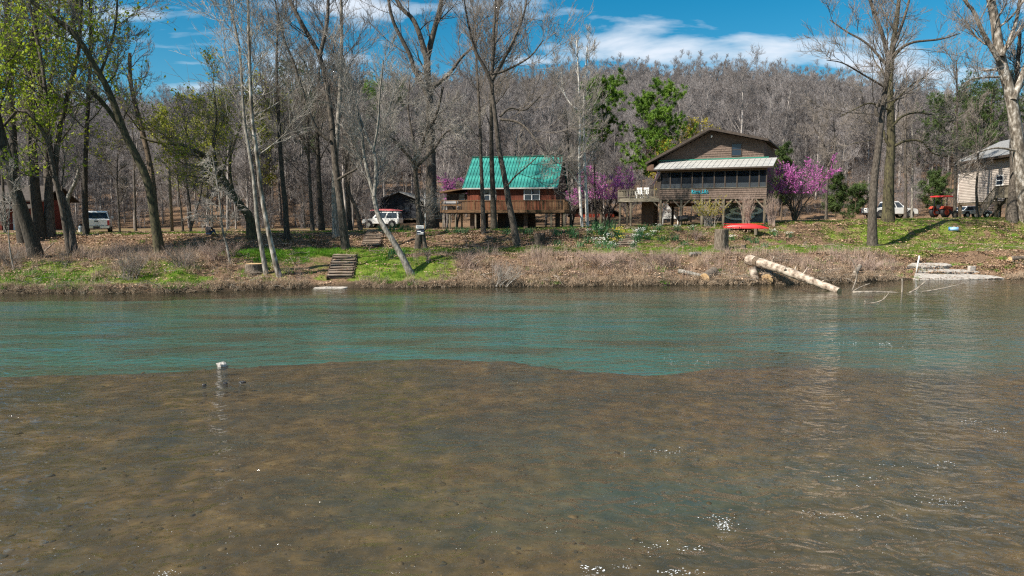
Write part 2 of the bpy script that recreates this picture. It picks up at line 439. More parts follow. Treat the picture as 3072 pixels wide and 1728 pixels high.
BAR_X = [-60, -20.4, -14.2, -10, -5.0, -2.3, 1.4, 4.2, 8.6, 13.5, 20, 60]
BAR_Y = [18, 20.0, 20.6, 21.6, 23.0, 23.0, 21.6, 20.8, 22.3, 22.0, 21.5, 19]
def deep_amount(x, y):
    w = np.interp(x, [0, 6, 10, 18], [0.3, 0.5, 3.0, 6.0])
    return sstep(-0.5, 0.5, (y - np.interp(x, BAR_X, BAR_Y) - (fbm(x, y, 0.5, 61) - 0.5) * 0.7) / w) * np.interp(x, [0, 10, 18, 26], [1, 0.95, 0.6, 0.4]) * (1 - 0.55 * sstep(37, 44, y))
def bed_z(x, y):
    d = deep_amount(x, y)
    hole = np.exp(-(((x - 3.5) / 5.0) ** 2 + ((y - 12.8) / 2.6) ** 2)) * 0.30
    sh = -0.30 + (fbm(x, y, 0.35, 71) - 0.5) * 0.26 + (fbm(x, y, 1.7, 72) - 0.5) * 0.08 - hole
    sh = sh + 0.12 * np.exp(-(((x - 5.0) / 3.0) ** 2 + ((y - 8.6) / 1.0) ** 2))
    return sh * (1 - d) + d * (-0.46 + (fbm(x, y, 0.4, 73) - 0.5) * 0.12)

def build_bed():
    xs = np.concatenate([np.linspace(-160, -38, 20)[:-1], np.arange(-38, 40, 0.3), np.linspace(40, 160, 20)])
    ys = np.concatenate([np.linspace(-80, 4, 18)[:-1], np.arange(4, 52, 0.25), np.linspace(52, 62, 4)])
    X, Y, Q = grid(xs, ys)
    Z = bed_z(X, Y)
    m = bpy.data.materials.new('river_bed_gravel'); m.use_nodes = True
    nt = m.node_tree; N, L = nt.nodes.new, nt.links.new
    bs = nt.nodes['Principled BSDF']; bs.inputs['Roughness'].default_value = 0.9
    a = N('ShaderNodeAttribute'); a.attribute_name = 'deep'
    tc = N('ShaderNodeTexCoord')
    def noise(scale, detail, rough, st=(1, 1, 1)):
        mp = N('ShaderNodeMapping'); mp.inputs['Scale'].default_value = st; L(tc.outputs['Object'], mp.inputs[0])
        n = N('ShaderNodeTexNoise'); n.inputs['Scale'].default_value = scale; n.inputs['Detail'].default_value = detail
        n.inputs['Roughness'].default_value = rough; L(mp.outputs[0], n.inputs['Vector']); return n.outputs[0]
    def ramp(src, stops):
        r = N('ShaderNodeValToRGB'); e = r.color_ramp.elements
        e[0].position, e[0].color = stops[0][0], rgb(stops[0][1]); e[1].position, e[1].color = stops[-1][0], rgb(stops[-1][1])
        for p, c in stops[1:-1]:
            x = e.new(p); x.color = rgb(c)
        L(src, r.inputs[0]); return r.outputs[0]
    fine = noise(2.1, 8, 0.64); patch = noise(0.42, 5, 0.62, (0.8, 1.1, 1))
    gravel = ramp(fine, [(0.3, (0.03, 0.018, 0.008)), (0.45, (0.095, 0.052, 0.019)), (0.58, (0.19, 0.10, 0.033)), (0.7, (0.31, 0.17, 0.058))])
    algae = ramp(fine, [(0.3, (0.018, 0.022, 0.018)), (0.6, (0.045, 0.047, 0.033)), (0.8, (0.08, 0.075, 0.048))])
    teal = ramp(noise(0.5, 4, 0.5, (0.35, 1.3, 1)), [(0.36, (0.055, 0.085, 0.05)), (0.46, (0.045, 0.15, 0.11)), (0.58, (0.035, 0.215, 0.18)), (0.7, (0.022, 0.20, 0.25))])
    def mix(f, p, q):
        x = N('ShaderNodeMix'); x.data_type = 'RGBA'; L(f, x.inputs['Factor']); L(p, x.inputs[6]); L(q, x.inputs[7]); return x.outputs[2]
    mr = N('ShaderNodeMapRange'); mr.inputs['From Min'].default_value = 0.42; mr.inputs['From Max'].default_value = 0.66; mr.inputs['To Max'].default_value = 0.9
    L(patch, mr.inputs['Value'])
    c = mix(mr.outputs[0], gravel, algae)
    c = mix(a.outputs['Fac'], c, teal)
    L(c, bs.inputs['Base Color'])
    b = N('ShaderNodeBump'); b.inputs['Strength'].default_value = 0.25; b.inputs['Distance'].default_value = 0.05
    L(fine, b.inputs['Height']); L(b.outputs[0], bs.inputs['Normal'])
    me = new_mesh('river_bed', np.stack([X, Y, Z], 1), Q, mats=[m], smooth=True)
    at2 = me.attributes.new('deep', 'FLOAT', 'POINT')
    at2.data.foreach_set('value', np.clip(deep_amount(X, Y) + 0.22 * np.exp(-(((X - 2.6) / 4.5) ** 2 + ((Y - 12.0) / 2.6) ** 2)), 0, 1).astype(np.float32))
    o = link('river_bed', me); tag(o, 'brown gravel river bed with a deeper blue-green channel', None, kind='structure')

def build_water():
    m = bpy.data.materials.new('river_water'); m.use_nodes = True
    nt = m.node_tree; nt.nodes.remove(nt.nodes['Principled BSDF'])
    N, L = nt.nodes.new, nt.links.new
    tc = N('ShaderNodeTexCoord')
    def noise(scale, detail, st, rot=0.0, dist=0.0):
        mp = N('ShaderNodeMapping'); mp.inputs['Scale'].default_value = st; mp.inputs['Rotation'].default_value = (0, 0, rot)
        L(tc.outputs['Object'], mp.inputs[0])
        n = N('ShaderNodeTexNoise'); n.inputs['Scale'].default_value = scale; n.inputs['Detail'].default_value = detail
        n.inputs['Distortion'].default_value = dist; n.inputs['Roughness'].default_value = 0.55
        L(mp.outputs[0], n.inputs['Vector']); return n.outputs[0]
    def mth(op, a, b):
        x = N('ShaderNodeMath'); x.operation = op
        for i, v in enumerate((a, b)):
            if isinstance(v, (int, float)): x.inputs[i].default_value = v
            else: L(v, x.inputs[i])
        return x.outputs[0]
    n1 = noise(0.95, 2, (0.75, 1.15, 1), 0.12, 0.8)
    n2 = noise(2.5, 2, (0.8, 1.1, 1), -0.16, 0.7)
    n3 = noise(11.0, 3, (0.85, 1.1, 1), 0.1, 0.3)
    h = mth('ADD', mth('ADD', mth('MULTIPLY', n1, 0.22), mth('MULTIPLY', n2, 0.19)), mth('MULTIPLY', n3, 0.016))
    patch = N('ShaderNodeMapRange'); patch.inputs['From Min'].default_value = 0.3; patch.inputs['From Max'].default_value = 0.7
    patch.inputs['To Min'].default_value = 0.45; patch.inputs['To Max'].default_value = 1.35
    L(noise(0.16, 3, (0.5, 1.0, 1)), patch.inputs['Value'])
    sep = N('ShaderNodeSeparateXYZ'); L(tc.outputs['Object'], sep.inputs[0])
    calm = N('ShaderNodeMapRange'); calm.inputs['From Min'].default_value = 16; calm.inputs['From Max'].default_value = 32     # quieter water in the channel and along the bank
    calm.inputs['To Min'].default_value = 1.0; calm.inputs['To Max'].default_value = 0.14
    L(sep.outputs[1], calm.inputs['Value'])
    h = mth('MULTIPLY', mth('MULTIPLY', h, patch.outputs[0]), calm.outputs[0])
    bump = N('ShaderNodeBump'); bump.inputs['Strength'].default_value = 1.0; bump.inputs['Distance'].default_value = 1.0
    L(h, bump.inputs['Height'])
    geo = N('ShaderNodeNewGeometry'); dt = N('ShaderNodeVectorMath'); dt.operation = 'DOT_PRODUCT'       # Fresnel reflection of water (Schlick), 2 % face-on
    L(geo.outputs['Incoming'], dt.inputs[0]); L(bump.outputs[0], dt.inputs[1])
    fres = mth('ADD', mth('MULTIPLY', mth('POWER', mth('SUBTRACT', 1.0, mth('MAXIMUM', dt.outputs['Value'], 0.07)), 5.0), 0.98), 0.02)
    gl = N('ShaderNodeBsdfGlossy'); gl.inputs['Roughness'].default_value = 0.07; L(bump.outputs[0], gl.inputs['Normal'])
    tr = N('ShaderNodeBsdfTransparent'); tr.inputs[0].default_value = (0.82, 0.88, 0.86, 1)
    df = N('ShaderNodeBsdfDiffuse'); df.inputs[0].default_value = (0.095, 0.075, 0.045, 1)          # fine silt carried by the water
    mx0 = N('ShaderNodeMixShader'); mx0.inputs[0].default_value = 0.24
    L(tr.outputs[0], mx0.inputs[1]); L(df.outputs[0], mx0.inputs[2])
    mx = N('ShaderNodeMixShader'); L(fres, mx.inputs[0]); L(mx0.outputs[0], mx.inputs[1]); L(gl.outputs[0], mx.inputs[2])
    L(mx.outputs[0], nt.nodes['Material Output'].inputs['Surface'])
    X, Y, Q = grid(np.linspace(-160, 160, 41), np.linspace(-80, 60, 21))
    o = link('river_water', new_mesh('river_water', np.stack([X, Y, X * 0], 1), Q, mats=[m]))
    tag(o, 'clear rippled river water', None, kind='structure')

build_ground()
build_bed()
build_water()

# ------------------------------------------------------------------ scattering of uncountable cover
def proto_collection(name, meshes):
    c = bpy.data.collections.new(name)
    for i, me in enumerate(meshes):
        c.objects.link(bpy.data.objects.new('%s_%02d' % (name, i), me))
    return c
def scatter(name, label, meshes, P, rz, scl, idx=None, tilt=0.0):
    n = len(P)
    me = bpy.data.meshes.new(name)
    me.vertices.add(n); me.vertices.foreach_set('co', np.asarray(P, np.float32).ravel())
    idx = RNG.integers(0, len(meshes), n) if idx is None else idx
    a = me.attributes.new('pick', 'INT', 'POINT'); a.data.foreach_set('value', np.asarray(idx, np.int32))
    a = me.attributes.new('turn', 'FLOAT_VECTOR', 'POINT')
    rot = np.zeros((n, 3), np.float32); rot[:, 2] = rz; rot[:, :2] = RNG.normal(0, tilt, (n, 2)) if tilt else 0
    a.data.foreach_set('vector', rot.ravel())
    a = me.attributes.new('size', 'FLOAT', 'POINT'); a.data.foreach_set('value', np.asarray(scl, np.float32))
    ng = bpy.data.node_groups.new(name + '_scatter', 'GeometryNodeTree')
    ng.interface.new_socket('Geometry', in_out='INPUT', socket_type='NodeSocketGeometry')
    ng.interface.new_socket('Geometry', in_out='OUTPUT', socket_type='NodeSocketGeometry')
    N, L = ng.nodes.new, ng.links.new
    gi, go = N('NodeGroupInput'), N('NodeGroupOutput')
    ci = N('GeometryNodeCollectionInfo'); ci.inputs['Collection'].default_value = proto_collection(name + '_kinds', meshes)
    ci.inputs['Separate Children'].default_value = True; ci.inputs['Reset Children'].default_value = True
    iop = N('GeometryNodeInstanceOnPoints'); iop.inputs['Pick Instance'].default_value = True
    def attr(nm, typ):
        x = N('GeometryNodeInputNamedAttribute'); x.data_type = typ; x.inputs['Name'].default_value = nm; return x.outputs['Attribute']
    L(gi.outputs[0], iop.inputs['Points']); L(ci.outputs[0], iop.inputs['Instance'])
    L(attr('pick', 'INT'), iop.inputs['Instance Index']); L(attr('turn', 'FLOAT_VECTOR'), iop.inputs['Rotation']); L(attr('size', 'FLOAT'), iop.inputs['Scale'])
    L(iop.outputs[0], go.inputs[0])
    o = link(name, me)
    md = o.modifiers.new('scatter', 'NODES'); md.node_group = ng
    return tag(o, label, None, kind='stuff')

def blades(n, h0, h1, spread, width, bend, g, seg=3, fall=0.0):
    b = np.stack([g.normal(0, spread, n), g.normal(0, spread, n), np.zeros(n)], 1)
    az = g.uniform(0, 2 * math.pi, n); h = g.uniform(h0, h1, n); be = np.abs(g.normal(bend, bend * 0.5, n)) * h
    out = np.stack([np.cos(az), np.sin(az), 0 * az], 1); side = np.stack([-np.sin(az), np.cos(az), 0 * az], 1)
    tw = g.uniform(-0.8, 0.8, n)[:, None]; side = side * np.cos(tw) + out * np.sin(tw)
    V = []
    for i in range(seg + 1):
        t = i / seg
        c = b + out * (be * t * t)[:, None] + np.array([0, 0, 1.]) * (h * (t - fall * t * t))[:, None]
        w = width * (1 - 0.85 * t)
        V += [c - side * w, c + side * w]
    V = np.stack(V, 1).reshape(-1, 3)
    base = (np.arange(n) * (2 * (seg + 1)))[:, None] + (np.arange(seg) * 2)[None, :]
    Q = np.stack([base, base + 1, base + 3, base + 2], -1).reshape(-1, 4)
    return V, Q
def leaf_patch(n, rad, size, g, lift=0.03):
    c = np.stack([g.normal(0, rad, n), g.normal(0, rad, n), g.uniform(0.005, lift, n)], 1)
    az = g.uniform(0, 2 * math.pi, n); s = g.uniform(0.6, 1.3, n) * size
    u = np.stack([np.cos(az), np.sin(az), g.normal(0, 0.35, n)], 1); v = np.stack([-np.sin(az), np.cos(az), g.normal(0, 0.35, n)], 1)
    V = np.stack([c - u * s[:, None], c + v * s[:, None] * 0.55, c + u * s[:, None], c - v * s[:, None] * 0.55], 1).reshape(-1, 3)
    V[:, 2] = np.maximum(V[:, 2], 0.0) 
    return V, np.arange(n * 4).reshape(-1, 4)
def pick_spots(n, weight, x0, x1, s0, s1):
    X = RNG.uniform(x0, x1, n); s = RNG.uniform(s0, s1, n); Y = shore(X) + s
    keep = RNG.random(n) < weight(X, Y, s)
    X, Y = X[keep], Y[keep]
    return np.stack([X, Y, ground_z(X, Y) - 0.02], 1)

def build_cover():
    g = RNG
    mk = lambda nm, VQ, m: new_mesh(nm, VQ[0], VQ[1], mats=[M[m]])
    # dry grass and dead stems along the bank
    dg = [mk('dry_tuft', blades(34, 0.25, 0.75, 0.13, 0.010, 0.55, g, 3, 0.25), 'dry_grass') for _ in range(4)]
    dg += [mk('dry_tuft', blades(26, 0.2, 0.55, 0.18, 0.009, 0.9, g, 3, 0.5), 'dry_grass') for _ in range(2)]
    ds = [mk('stem_tuft', blades(22, 0.4, 1.15, 0.17, 0.006, 0.35, g, 3, 0.1), 'dry_stem') for _ in range(4)]
    def w_dry(X, Y, s):
        p = pix_x(X, Y)
        lim = np.interp(p, [0, 640, 700, 1180, 1260, 1700, 1900, 2500, 2700, 2720, 3080], [9.2, 8.6, 2.8, 1.6, 5.4, 5.2, 4.6, 4.6, 4.4, 0.6, 0.6])
        a = (s < lim) * np.interp(p, [0, 600, 660, 1060, 1160, 1290, 2680, 2740, 3072], [1, 1, 0.5, 0.10, 0.2, 1, 1, 0.12, 0.3])
        stair = ((p > 925) & (p < 1090)) | ((p > 1850) & (p < 1935) & (s > 7.5)) | ((p > 2710) & (p < 3040) & (s < 4.8))
        a = a * np.where((p < 640) & (s < 1.9), 0.4, 1.0)
        return np.clip(a * (2.6 * fbm(X, Y, 0.42, 41) - 0.62), 0, 1) * (~stair) * (1 - 0.8 * green_amount(X, Y))
    P = pick_spots(11000, w_dry, -45, 46, 0.02, 9.2)
    scatter('dry_grass', 'tangled dry tan grass on the river bank', dg, P, g.uniform(0, 6.3, len(P)), g.uniform(0.45, 1.1, len(P)), tilt=0.2)
    P = pick_spots(4200, w_dry, -45, 46, 0.6, 9.2)
    def w_edge(X, Y, s):
        p = pix_x(X, Y); return (~(((p > 925) & (p < 1065)) | ((p > 2715) & (p < 3025)))) * np.clip(0.2 + 1.3 * fbm(X, Y, 0.8, 58), 0, 1)
    E_ = pick_spots(2600, w_edge, -45, 46, -0.12, 0.45); E_[:, 2] = np.maximum(E_[:, 2], 0.02)
    scatter('edge_grass', 'ragged dry grass hanging over the water edge', dg, E_, g.uniform(0, 6.3, len(E_)), g.uniform(0.45, 0.95, len(E_)), tilt=0.5)
    scatter('undergrowth', 'thin dead weed stems standing in the bank grass', ds, P, g.uniform(0, 6.3, len(P)), g.uniform(0.5, 1.15, len(P)), tilt=0.12)
    # live grass
    gg = [mk('grass_tuft', blades(36, 0.05, 0.17, 0.16, 0.008, 0.4, g, 2), 'grass') for _ in range(4)]
    gb = [mk('grass_tuft', blades(40, 0.08, 0.26, 0.15, 0.010, 0.5, g, 2), 'grass_bright') for _ in range(3)]
    def w_green(X, Y, s): return np.clip(green_amount(X, Y) * (0.25 + 1.2 * fbm(X, Y, 0.7, 43)), 0, 1)
    P = pick_spots(17000, w_green, -45, 50, 0.4, 17)
    scatter('short_grass', 'short green grass on the terrace and slope', gg, P, g.uniform(0, 6.3, len(P)), g.uniform(0.6, 1.25, len(P)))
    def w_bright(X, Y, s):
        p = pix_x(X, Y)
        a = np.exp(-((p - 920) / 130) ** 2) * (s > 3) * (s < 7.5) * 1.0
        a = a + np.exp(-((p - 1150) / 90) ** 2) * (s < 4.2) * 0.55 + (p < 640) * (s < 2.2) * (s > 0.02) * 1.0 * (fbm(X, Y, 0.6, 47) > 0.46) + (p > 1300) * (s < 3.5) * 0.3 * (fbm(X, Y, 0.5, 49) > 0.6)
        a = a + np.exp(-((p - 740) / 60) ** 2) * (s > 5.5) * (s < 8) * 0.7
        a = a + 0.25 * green_amount(X, Y) * (fbm(X, Y, 0.9, 48) > 0.58)
        stair = ((p > 930) & (p < 1088) & (s < 4.6))
        return np.clip(a, 0, 1) * (~stair)
    P = pick_spots(13000, w_bright, -45, 50, 0.02, 14)
    scatter('lush_grass', 'lush bright green grass in patches beside the steps', gb, P, g.uniform(0, 6.3, len(P)), g.uniform(0.6, 1.3, len(P)))
    # fallen leaves
    ll = [mk('leaf_patch', leaf_patch(46, 0.34, 0.06, g, 0.06), 'litter') for _ in range(5)]
    def w_leaf(X, Y, s):
        p = pix_x(X, Y)
        up = ((s > 8.7) & (s < 13.6)) * np.interp(p, [0, 1700, 1900, 2500, 2700], [1, 1, 0.7, 0.75, 0.5])
        rest = np.where(s > 13.6, 0.35, np.interp(p, [0, 650, 700, 1250, 1300, 2650, 2750], [0.75, 0.75, 0.25, 0.25, 0.75, 0.75, 1.0]))
        return np.clip(np.maximum(up, rest), 0, 1) * (1 - 0.5 * green_amount(X, Y)) * (0.4 + 1.1 * fbm(X, Y, 0.6, 51))
    P = pick_spots(17000, w_leaf, -48, 52, 0.3, 26)
    scatter('fallen_leaves', 'brown fallen leaves lying over the slopes', ll, P, g.uniform(0, 6.3, len(P)), g.uniform(0.7, 1.3, len(P)))
    # stones on the shallow bed
    def stone(seed):
        rr = np.random.default_rng(seed)
        th, ph = np.meshgrid(np.linspace(0, 2 * math.pi, 10)[:-1], np.linspace(0.0, math.pi, 7))
        d = np.stack([np.sin(ph) * np.cos(th), np.sin(ph) * np.sin(th), np.cos(ph)], -1)
        rad = 1 + 0.25 * rr.normal(0, 0.5, th.shape); rad[0] = rad[0].mean(); rad[-1] = rad[-1].mean(); V = (d * rad[..., None] * np.array([1, 0.75, 0.42])).reshape(-1, 3)
        n = 9; i = np.arange(n)[None] + (np.arange(6) * n)[:, None]; j = (np.arange(n) + 1)[None] % n + (np.arange(6) * n)[:, None]
        return V, np.stack([i, i + n, j + n, j], -1).reshape(-1, 4)
    st = []
    for k, (a, b) in enumerate([((0.06, 0.042, 0.025), (0.14, 0.09, 0.05)), ((0.045, 0.038, 0.028), (0.095, 0.078, 0.055)), ((0.10, 0.06, 0.028), (0.19, 0.115, 0.055)), ((0.08, 0.05, 0.023), (0.16, 0.10, 0.045))]):
        mt = mat_noise('river_stone_%d' % k, a, b, 2, 0.8, per_object=0.35)
        for q in range(2):
            V, Q = stone(90 + k * 2 + q); st.append(new_mesh('stone', V, Q, mats=[mt], smooth=True))
    n = 2600
    Y = 5 + 18 * RNG.random(n) ** 1.3; X = RNG.uniform(-0.78, 0.78, n) * Y
    keep = (deep_amount(X, Y) < 0.25) & (RNG.random(n) < 0.2 + 1.1 * fbm(X, Y, 0.5, 81)); X, Y = X[keep], Y[keep]
    sz = np.clip(0.025 + 0.022 * RNG.exponential(0.8, len(X)), 0, 0.13)
    scatter('river_pebbles', 'brown cobbles and pebbles lying on the shallow river bed', st, np.stack([X, Y, bed_z(X, Y) - sz * 0.12], 1), RNG.uniform(0, 6.3, len(X)), sz, tilt=0.2)
build_cover()

# ------------------------------------------------------------------ trees
def catmull(pts, n):
    P = np.asarray(pts, float)
    if len(P) == 2: P = np.stack([P[0], (P[0] + P[1]) / 2, P[1]])
    seg = np.linalg.norm(np.diff(P[:, :3], axis=0), axis=1); t = np.concatenate([[0], np.cumsum(seg)])
    ext = np.vstack([2 * P[0] - P[1], P, 2 * P[-1] - P[-2]])
    out = []
    for u in np.linspace(0, t[-1], n):
        i = min(np.searchsorted(t, u, 'right') - 1, len(P) - 2); f = (u - t[i]) / (t[i + 1] - t[i])
        a, b, c, d = ext[i:i + 4]
        out.append(0.5 * (2 * b + (c - a) * f + (2 * a - 5 * b + 4 * c - d) * f * f + (3 * b - a - 3 * c + d) * f ** 3))
    return np.array(out)

def spawn(P, Rr, n, t0, t1, ang, angs, k, up, wig, rf, rmin, g, lf=None, labs=None, tip=0.3, droop=0.0):
    """n child branches on each parent tube"""
    N_, K = P.shape[:2]
    idx = np.repeat(np.arange(N_), n); m = len(idx)
    if m == 0: return np.zeros((0, k, 3)), np.zeros((0, k))
    t = t0 + (t1 - t0) * ((np.tile(np.arange(n), N_) + g.random(m)) / n)
    f = t * (K - 1); i = np.minimum(f.astype(int), K - 2); w = (f - i)[:, None]
    pos = P[idx, i] * (1 - w) + P[idx, i + 1] * w
    tan = P[idx, i + 1] - P[idx, i]; tan /= np.linalg.norm(tan, axis=1, keepdims=True) + 1e-9
    r = Rr[idx, i] * (1 - w[:, 0]) + Rr[idx, i + 1] * w[:, 0]
    Lp = np.linalg.norm(np.diff(P, axis=1), axis=2).sum(1)
    L_ = (np.broadcast_to(labs, (N_,))[idx] if labs is not None else Lp[idx] * lf) * (1.2 - 0.55 * t) * g.uniform(0.6, 1.3, m)
    q = g.normal(size=(m, 3)); q -= (q * tan).sum(1, keepdims=True) * tan; q /= np.linalg.norm(q, axis=1, keepdims=True) + 1e-9
    a = np.clip(g.normal(ang, angs, m), 0.15, 1.9)[:, None]
    d = tan * np.cos(a) + q * np.sin(a)
    out = np.empty((m, k, 3)); out[:, 0] = pos
    step = (L_ / (k - 1))[:, None]
    for j in range(1, k):
        d = d + np.array([0, 0, up - droop * j / k]) * (1.0 / (k - 1)) * 1.6 + g.normal(0, wig, (m, 3))
        d /= np.linalg.norm(d, axis=1, keepdims=True) + 1e-9
        out[:, j] = out[:, j - 1] + d * step
    r0 = np.maximum(r * rf * g.uniform(0.75, 1.1, m), rmin)
    rad = r0[:, None] * (1 - (1 - tip) * np.linspace(0, 1, k)[None])
    return out, rad

def branch_mesh(name, groups, mat, smooth=True):
    Vs, Qs, n = [], [], 0
    for P, Rr, sides in groups:
        if len(P) == 0: continue
        V, Q = tubes(P, Rr, sides); Vs.append(V); Qs.append(Q + n); n += len(V)
    return new_mesh(name, np.vstack(Vs), np.vstack(Qs), mats=[mat], smooth=smooth)

def leaf_cards(C, size, g, aspect=0.6):
    n = len(C)
    u = g.normal(size=(n, 3)); u /= np.linalg.norm(u, axis=1, keepdims=True)
    v = np.cross(u, g.normal(size=(n, 3))); v /= np.linalg.norm(v, axis=1, keepdims=True) + 1e-9
    s = (g.uniform(0.6, 1.35, n) * size)[:, None]
    V = np.stack([C - u * s, C + v * s * aspect, C + u * s, C - v * s * aspect], 1).reshape(-1, 3)
    return V, np.arange(4 * n).reshape(-1, 4)
def along(P, n, g, spread=0.0):
    i = g.integers(0, len(P), n); k = P.shape[1]; f = g.random(n) * (k - 1); a = np.minimum(f.astype(int), k - 2); w = (f - a)[:, None]
    return P[i, a] * (1 - w) + P[i, a + 1] * w + g.normal(0, spread, (n, 3))

def tree(name, label, stems, base=None, group=None, cat='tree', bark='bark', twig='twig', seed=1, l1=14, l2=9, l3=6, l4=3, len1=5.2, ang1=0.78, up=0.45,
         clear=0.35, leaves=0, leaf_size=0.10, leaf='leaf_fresh', leaf_spread=0.12, wig=0.13, droop=0.0, rmin=0.0115, Y=None, flare=1.28, r1=0.3, depth=1.0):
    """stems: (points in picture pixels, width at the foot, width at the top, how far the tip leans away); the first stem stands on the ground"""
    g = np.random.default_rng(seed)
    b = np.asarray(base if base is not None else hit(*stems[0][0][0]), float)
    if Y is not None:
        p = at(*stems[0][0][0], Y); b = np.array([p[0], Y, gz(p[0], Y)])
    P0, R0 = [], []
    for q, st in enumerate(stems):
        pts, w0, w1 = st[0], st[1] * 0.72, st[2] * 0.8; lean = st[3] if len(st) > 3 else g.normal(0, 1.5) * depth
        start = st[4] if len(st) > 4 else 0.0
        W = []
        for i, p in enumerate(pts):
            f = i / (len(pts) - 1)
            W.append(at(p[0], p[1], b[1] + start + lean * f ** 1.3))
        W = np.array(W)
        if q == 0: W[0] = b - np.array([0, 0, 0.25])
        C = catmull(W, 18)
        C[1:-1] += g.normal(0, 0.012, (16, 3)) * (w0 * b[1] / F_PX)
        f = np.linspace(0, 1, 18)
        rad = (w0 + (w1 - w0) * f) * b[1] / F_PX / 2
        if C[0][2] < b[2] + 0.6: rad = rad * (1 + (flare - 1) * np.exp(-f * 14))
        P0.append(C - b); R0.append(rad)
    P0, R0 = np.array(P0), np.array(R0)
    L0 = np.linalg.norm(np.diff(P0, axis=1), axis=2).sum(1)
    nfull = np.maximum(3, np.round(l1 * L0 / L0.max()).astype(int))
    A, B = [], []
    for q in range(len(P0)):
        c = clear if P0[q, 0, 2] < 0.6 else 0.12
        p, r = spawn(P0[q:q + 1], R0[q:q + 1], int(nfull[q]), c, 0.99, ang1, 0.22, 8, up, wig, r1, 0.022, g, labs=len1, droop=droop)
        A.append(p); B.append(r)
    P1, R1 = np.vstack(A), np.vstack(B)
    P2, R2 = spawn(P1, R1, l2, 0.15, 0.98, 0.62, 0.22, 5, up * 0.8, wig * 1.1, 0.55, 0.016, g, lf=0.55, droop=droop)
    P3, R3 = spawn(P2, R2, l3, 0.12, 0.98, 0.6, 0.22, 3, up * 0.6, wig * 1.1, 0.6, rmin * 1.2, g, lf=0.55, droop=droop)
    P4, R4 = spawn(P3, R3, l4, 0.15, 1.0, 0.6, 0.22, 2, up * 0.5, wig, 0.7, rmin * 0.9, g, lf=0.6, tip=0.5, droop=droop) if l4 else (np.zeros((0, 2, 3)), np.zeros((0, 2)))
    e = thing(name, label, cat, tuple(b), group=group)
    link('trunk', branch_mesh('trunk', [(P0, R0, 10), (P1, R1, 6)], M[bark]), e)
    link('crown', branch_mesh('crown', [(P2, R2, 4), (P3, R3, 3), (P4, R4, 3)], M[twig]), e)
    if leaves:
        C = along(P3 if not l4 else P4, leaves, g, leaf_spread)
        V, Q = leaf_cards(C, leaf_size, g)
        link('foliage', new_mesh('foliage', V, Q, mats=[M[leaf]]), e)
    return e

# --- the tall trees standing on the bank and terrace, traced from their trunks
UP = -420      # the crowns go on well above the top of the picture
tree('leaning_tree', 'dark trunk leaning out of the picture at the far left edge of the bank',
     [([(112, 772), (86, 690), (58, 605), (36, 540), (12, 440), (-14, 340), (-40, 180), (-50, 0), (-55, -200)], 50, 16, -2)],
     bark='bark_dark', twig='twig_dark', seed=1, leaves=4200, leaf='leaf_fresh', leaf_size=0.11, clear=0.3, len1=5.0)
tree('bank_tree', 'dark leaning trunk just behind the leftmost leaning tree',
     [([(70, 728), (58, 660), (48, 590), (44, 500), (38, 380), (28, 200), (20, 0), (15, -250)], 34, 12, 2)],
     bark='bark_dark', seed=2, leaves=2200, leaf='leaf_olive', leaf_size=0.10, clear=0.3)
tree('bank_tree', 'upright dark trunk in front of the red cabin with green leaves above',
     [([(122, 716), (108, 600), (98, 480), (92, 340), (96, 180), (110, 20), (118, -250)], 42, 12, 2), ([(96, 440), (130, 330), (160, 200), (175, 60), (180, -150)], 14, 6, 2)],
     bark='bark_dark', seed=3, leaves=4600, leaf='leaf_fresh', leaf_size=0.12, clear=0.28)
tree('bank_tree', 'thick pale-brown trunk between the red cabin and the forked tree',
     [([(150, 712), (148, 640), (146, 570), (140, 470), (128, 320), (110, 120), (100, -200)], 36, 10, 3)], bark='bark', seed=4, leaves=1800, leaf='leaf_olive', clear=0.35)
tree('forked_tree', 'grey tree with two stems rising from one foot and fresh green leaves',
     [([(213, 764), (186, 621), (160, 505), (142, 420), (100, 352), (58, 330), (0, 390)], 26, 9, -2),
      ([(222, 752), (206, 655), (186, 592), (166, 545), (172, 430), (200, 300), (232, 170), (242, 70), (250, -180)], 26, 10, 1),
      ([(166, 540), (150, 430), (140, 300), (120, 160), (90, 20), (60, -180)], 18, 7, 2)],
     bark='bark', seed=5, leaves=5400, leaf='leaf_fresh', leaf_size=0.12, clear=0.3, len1=4.2)
tree('broken_tree', 'short curved pale-barked trunk broken off beside the forked tree',
     [([(222, 700), (208, 650), (202, 605), (214, 570), (228, 545), (236, 505)], 24, 10, 0.5)], bark='bark_pale', seed=6, l1=4, l2=3, l3=3, l4=2, len1=1.6, clear=0.7)
tree('plateau_tree', 'straight slim dark tree standing just left of the white pickup',
     [([(258, 704), (256, 620), (255, 528), (260, 400), (267, 273), (272, 120), (270, -60), (268, -240)], 21, 7, 1)], bark='bark_dark', seed=7, leaves=900, leaf='leaf_fresh', clear=0.3)
tree('leaning_tree', 'big dark tree leaning far left across the sky right of the white pickup',
     [([(482, 762), (464, 655), (444, 547), (398, 447), (373, 398), (339, 304), (311, 242), (273, 180), (236, 118), (186, 68), (130, 31), (80, -10), (0, -80)], 38, 13, -3),
      ([(373, 398), (330, 336), (300, 300), (272, 272)], 20, 14, -1), ([(236, 118), (220, 60), (235, -30), (250, -160)], 13, 5, 1), ([(300, 222), (330, 140), (350, 40), (352, -120)], 11, 5, 2)],
     bark='bark_moss', twig='twig', seed=8, leaves=900, leaf='leaf_olive', clear=0.5, len1=4.2, l1=9)
tree('snag', 'brown broken-topped trunk crossing behind the big leaning tree',
     [([(474, 742), (466, 640), (458, 547), (444, 466), (422, 373), (400, 290), (391, 236), (389, 160)], 27, 13, 2)], bark='bark_brown', seed=9, l1=8, l2=6, l3=4, l4=3, len1=3.0, clear=0.55)
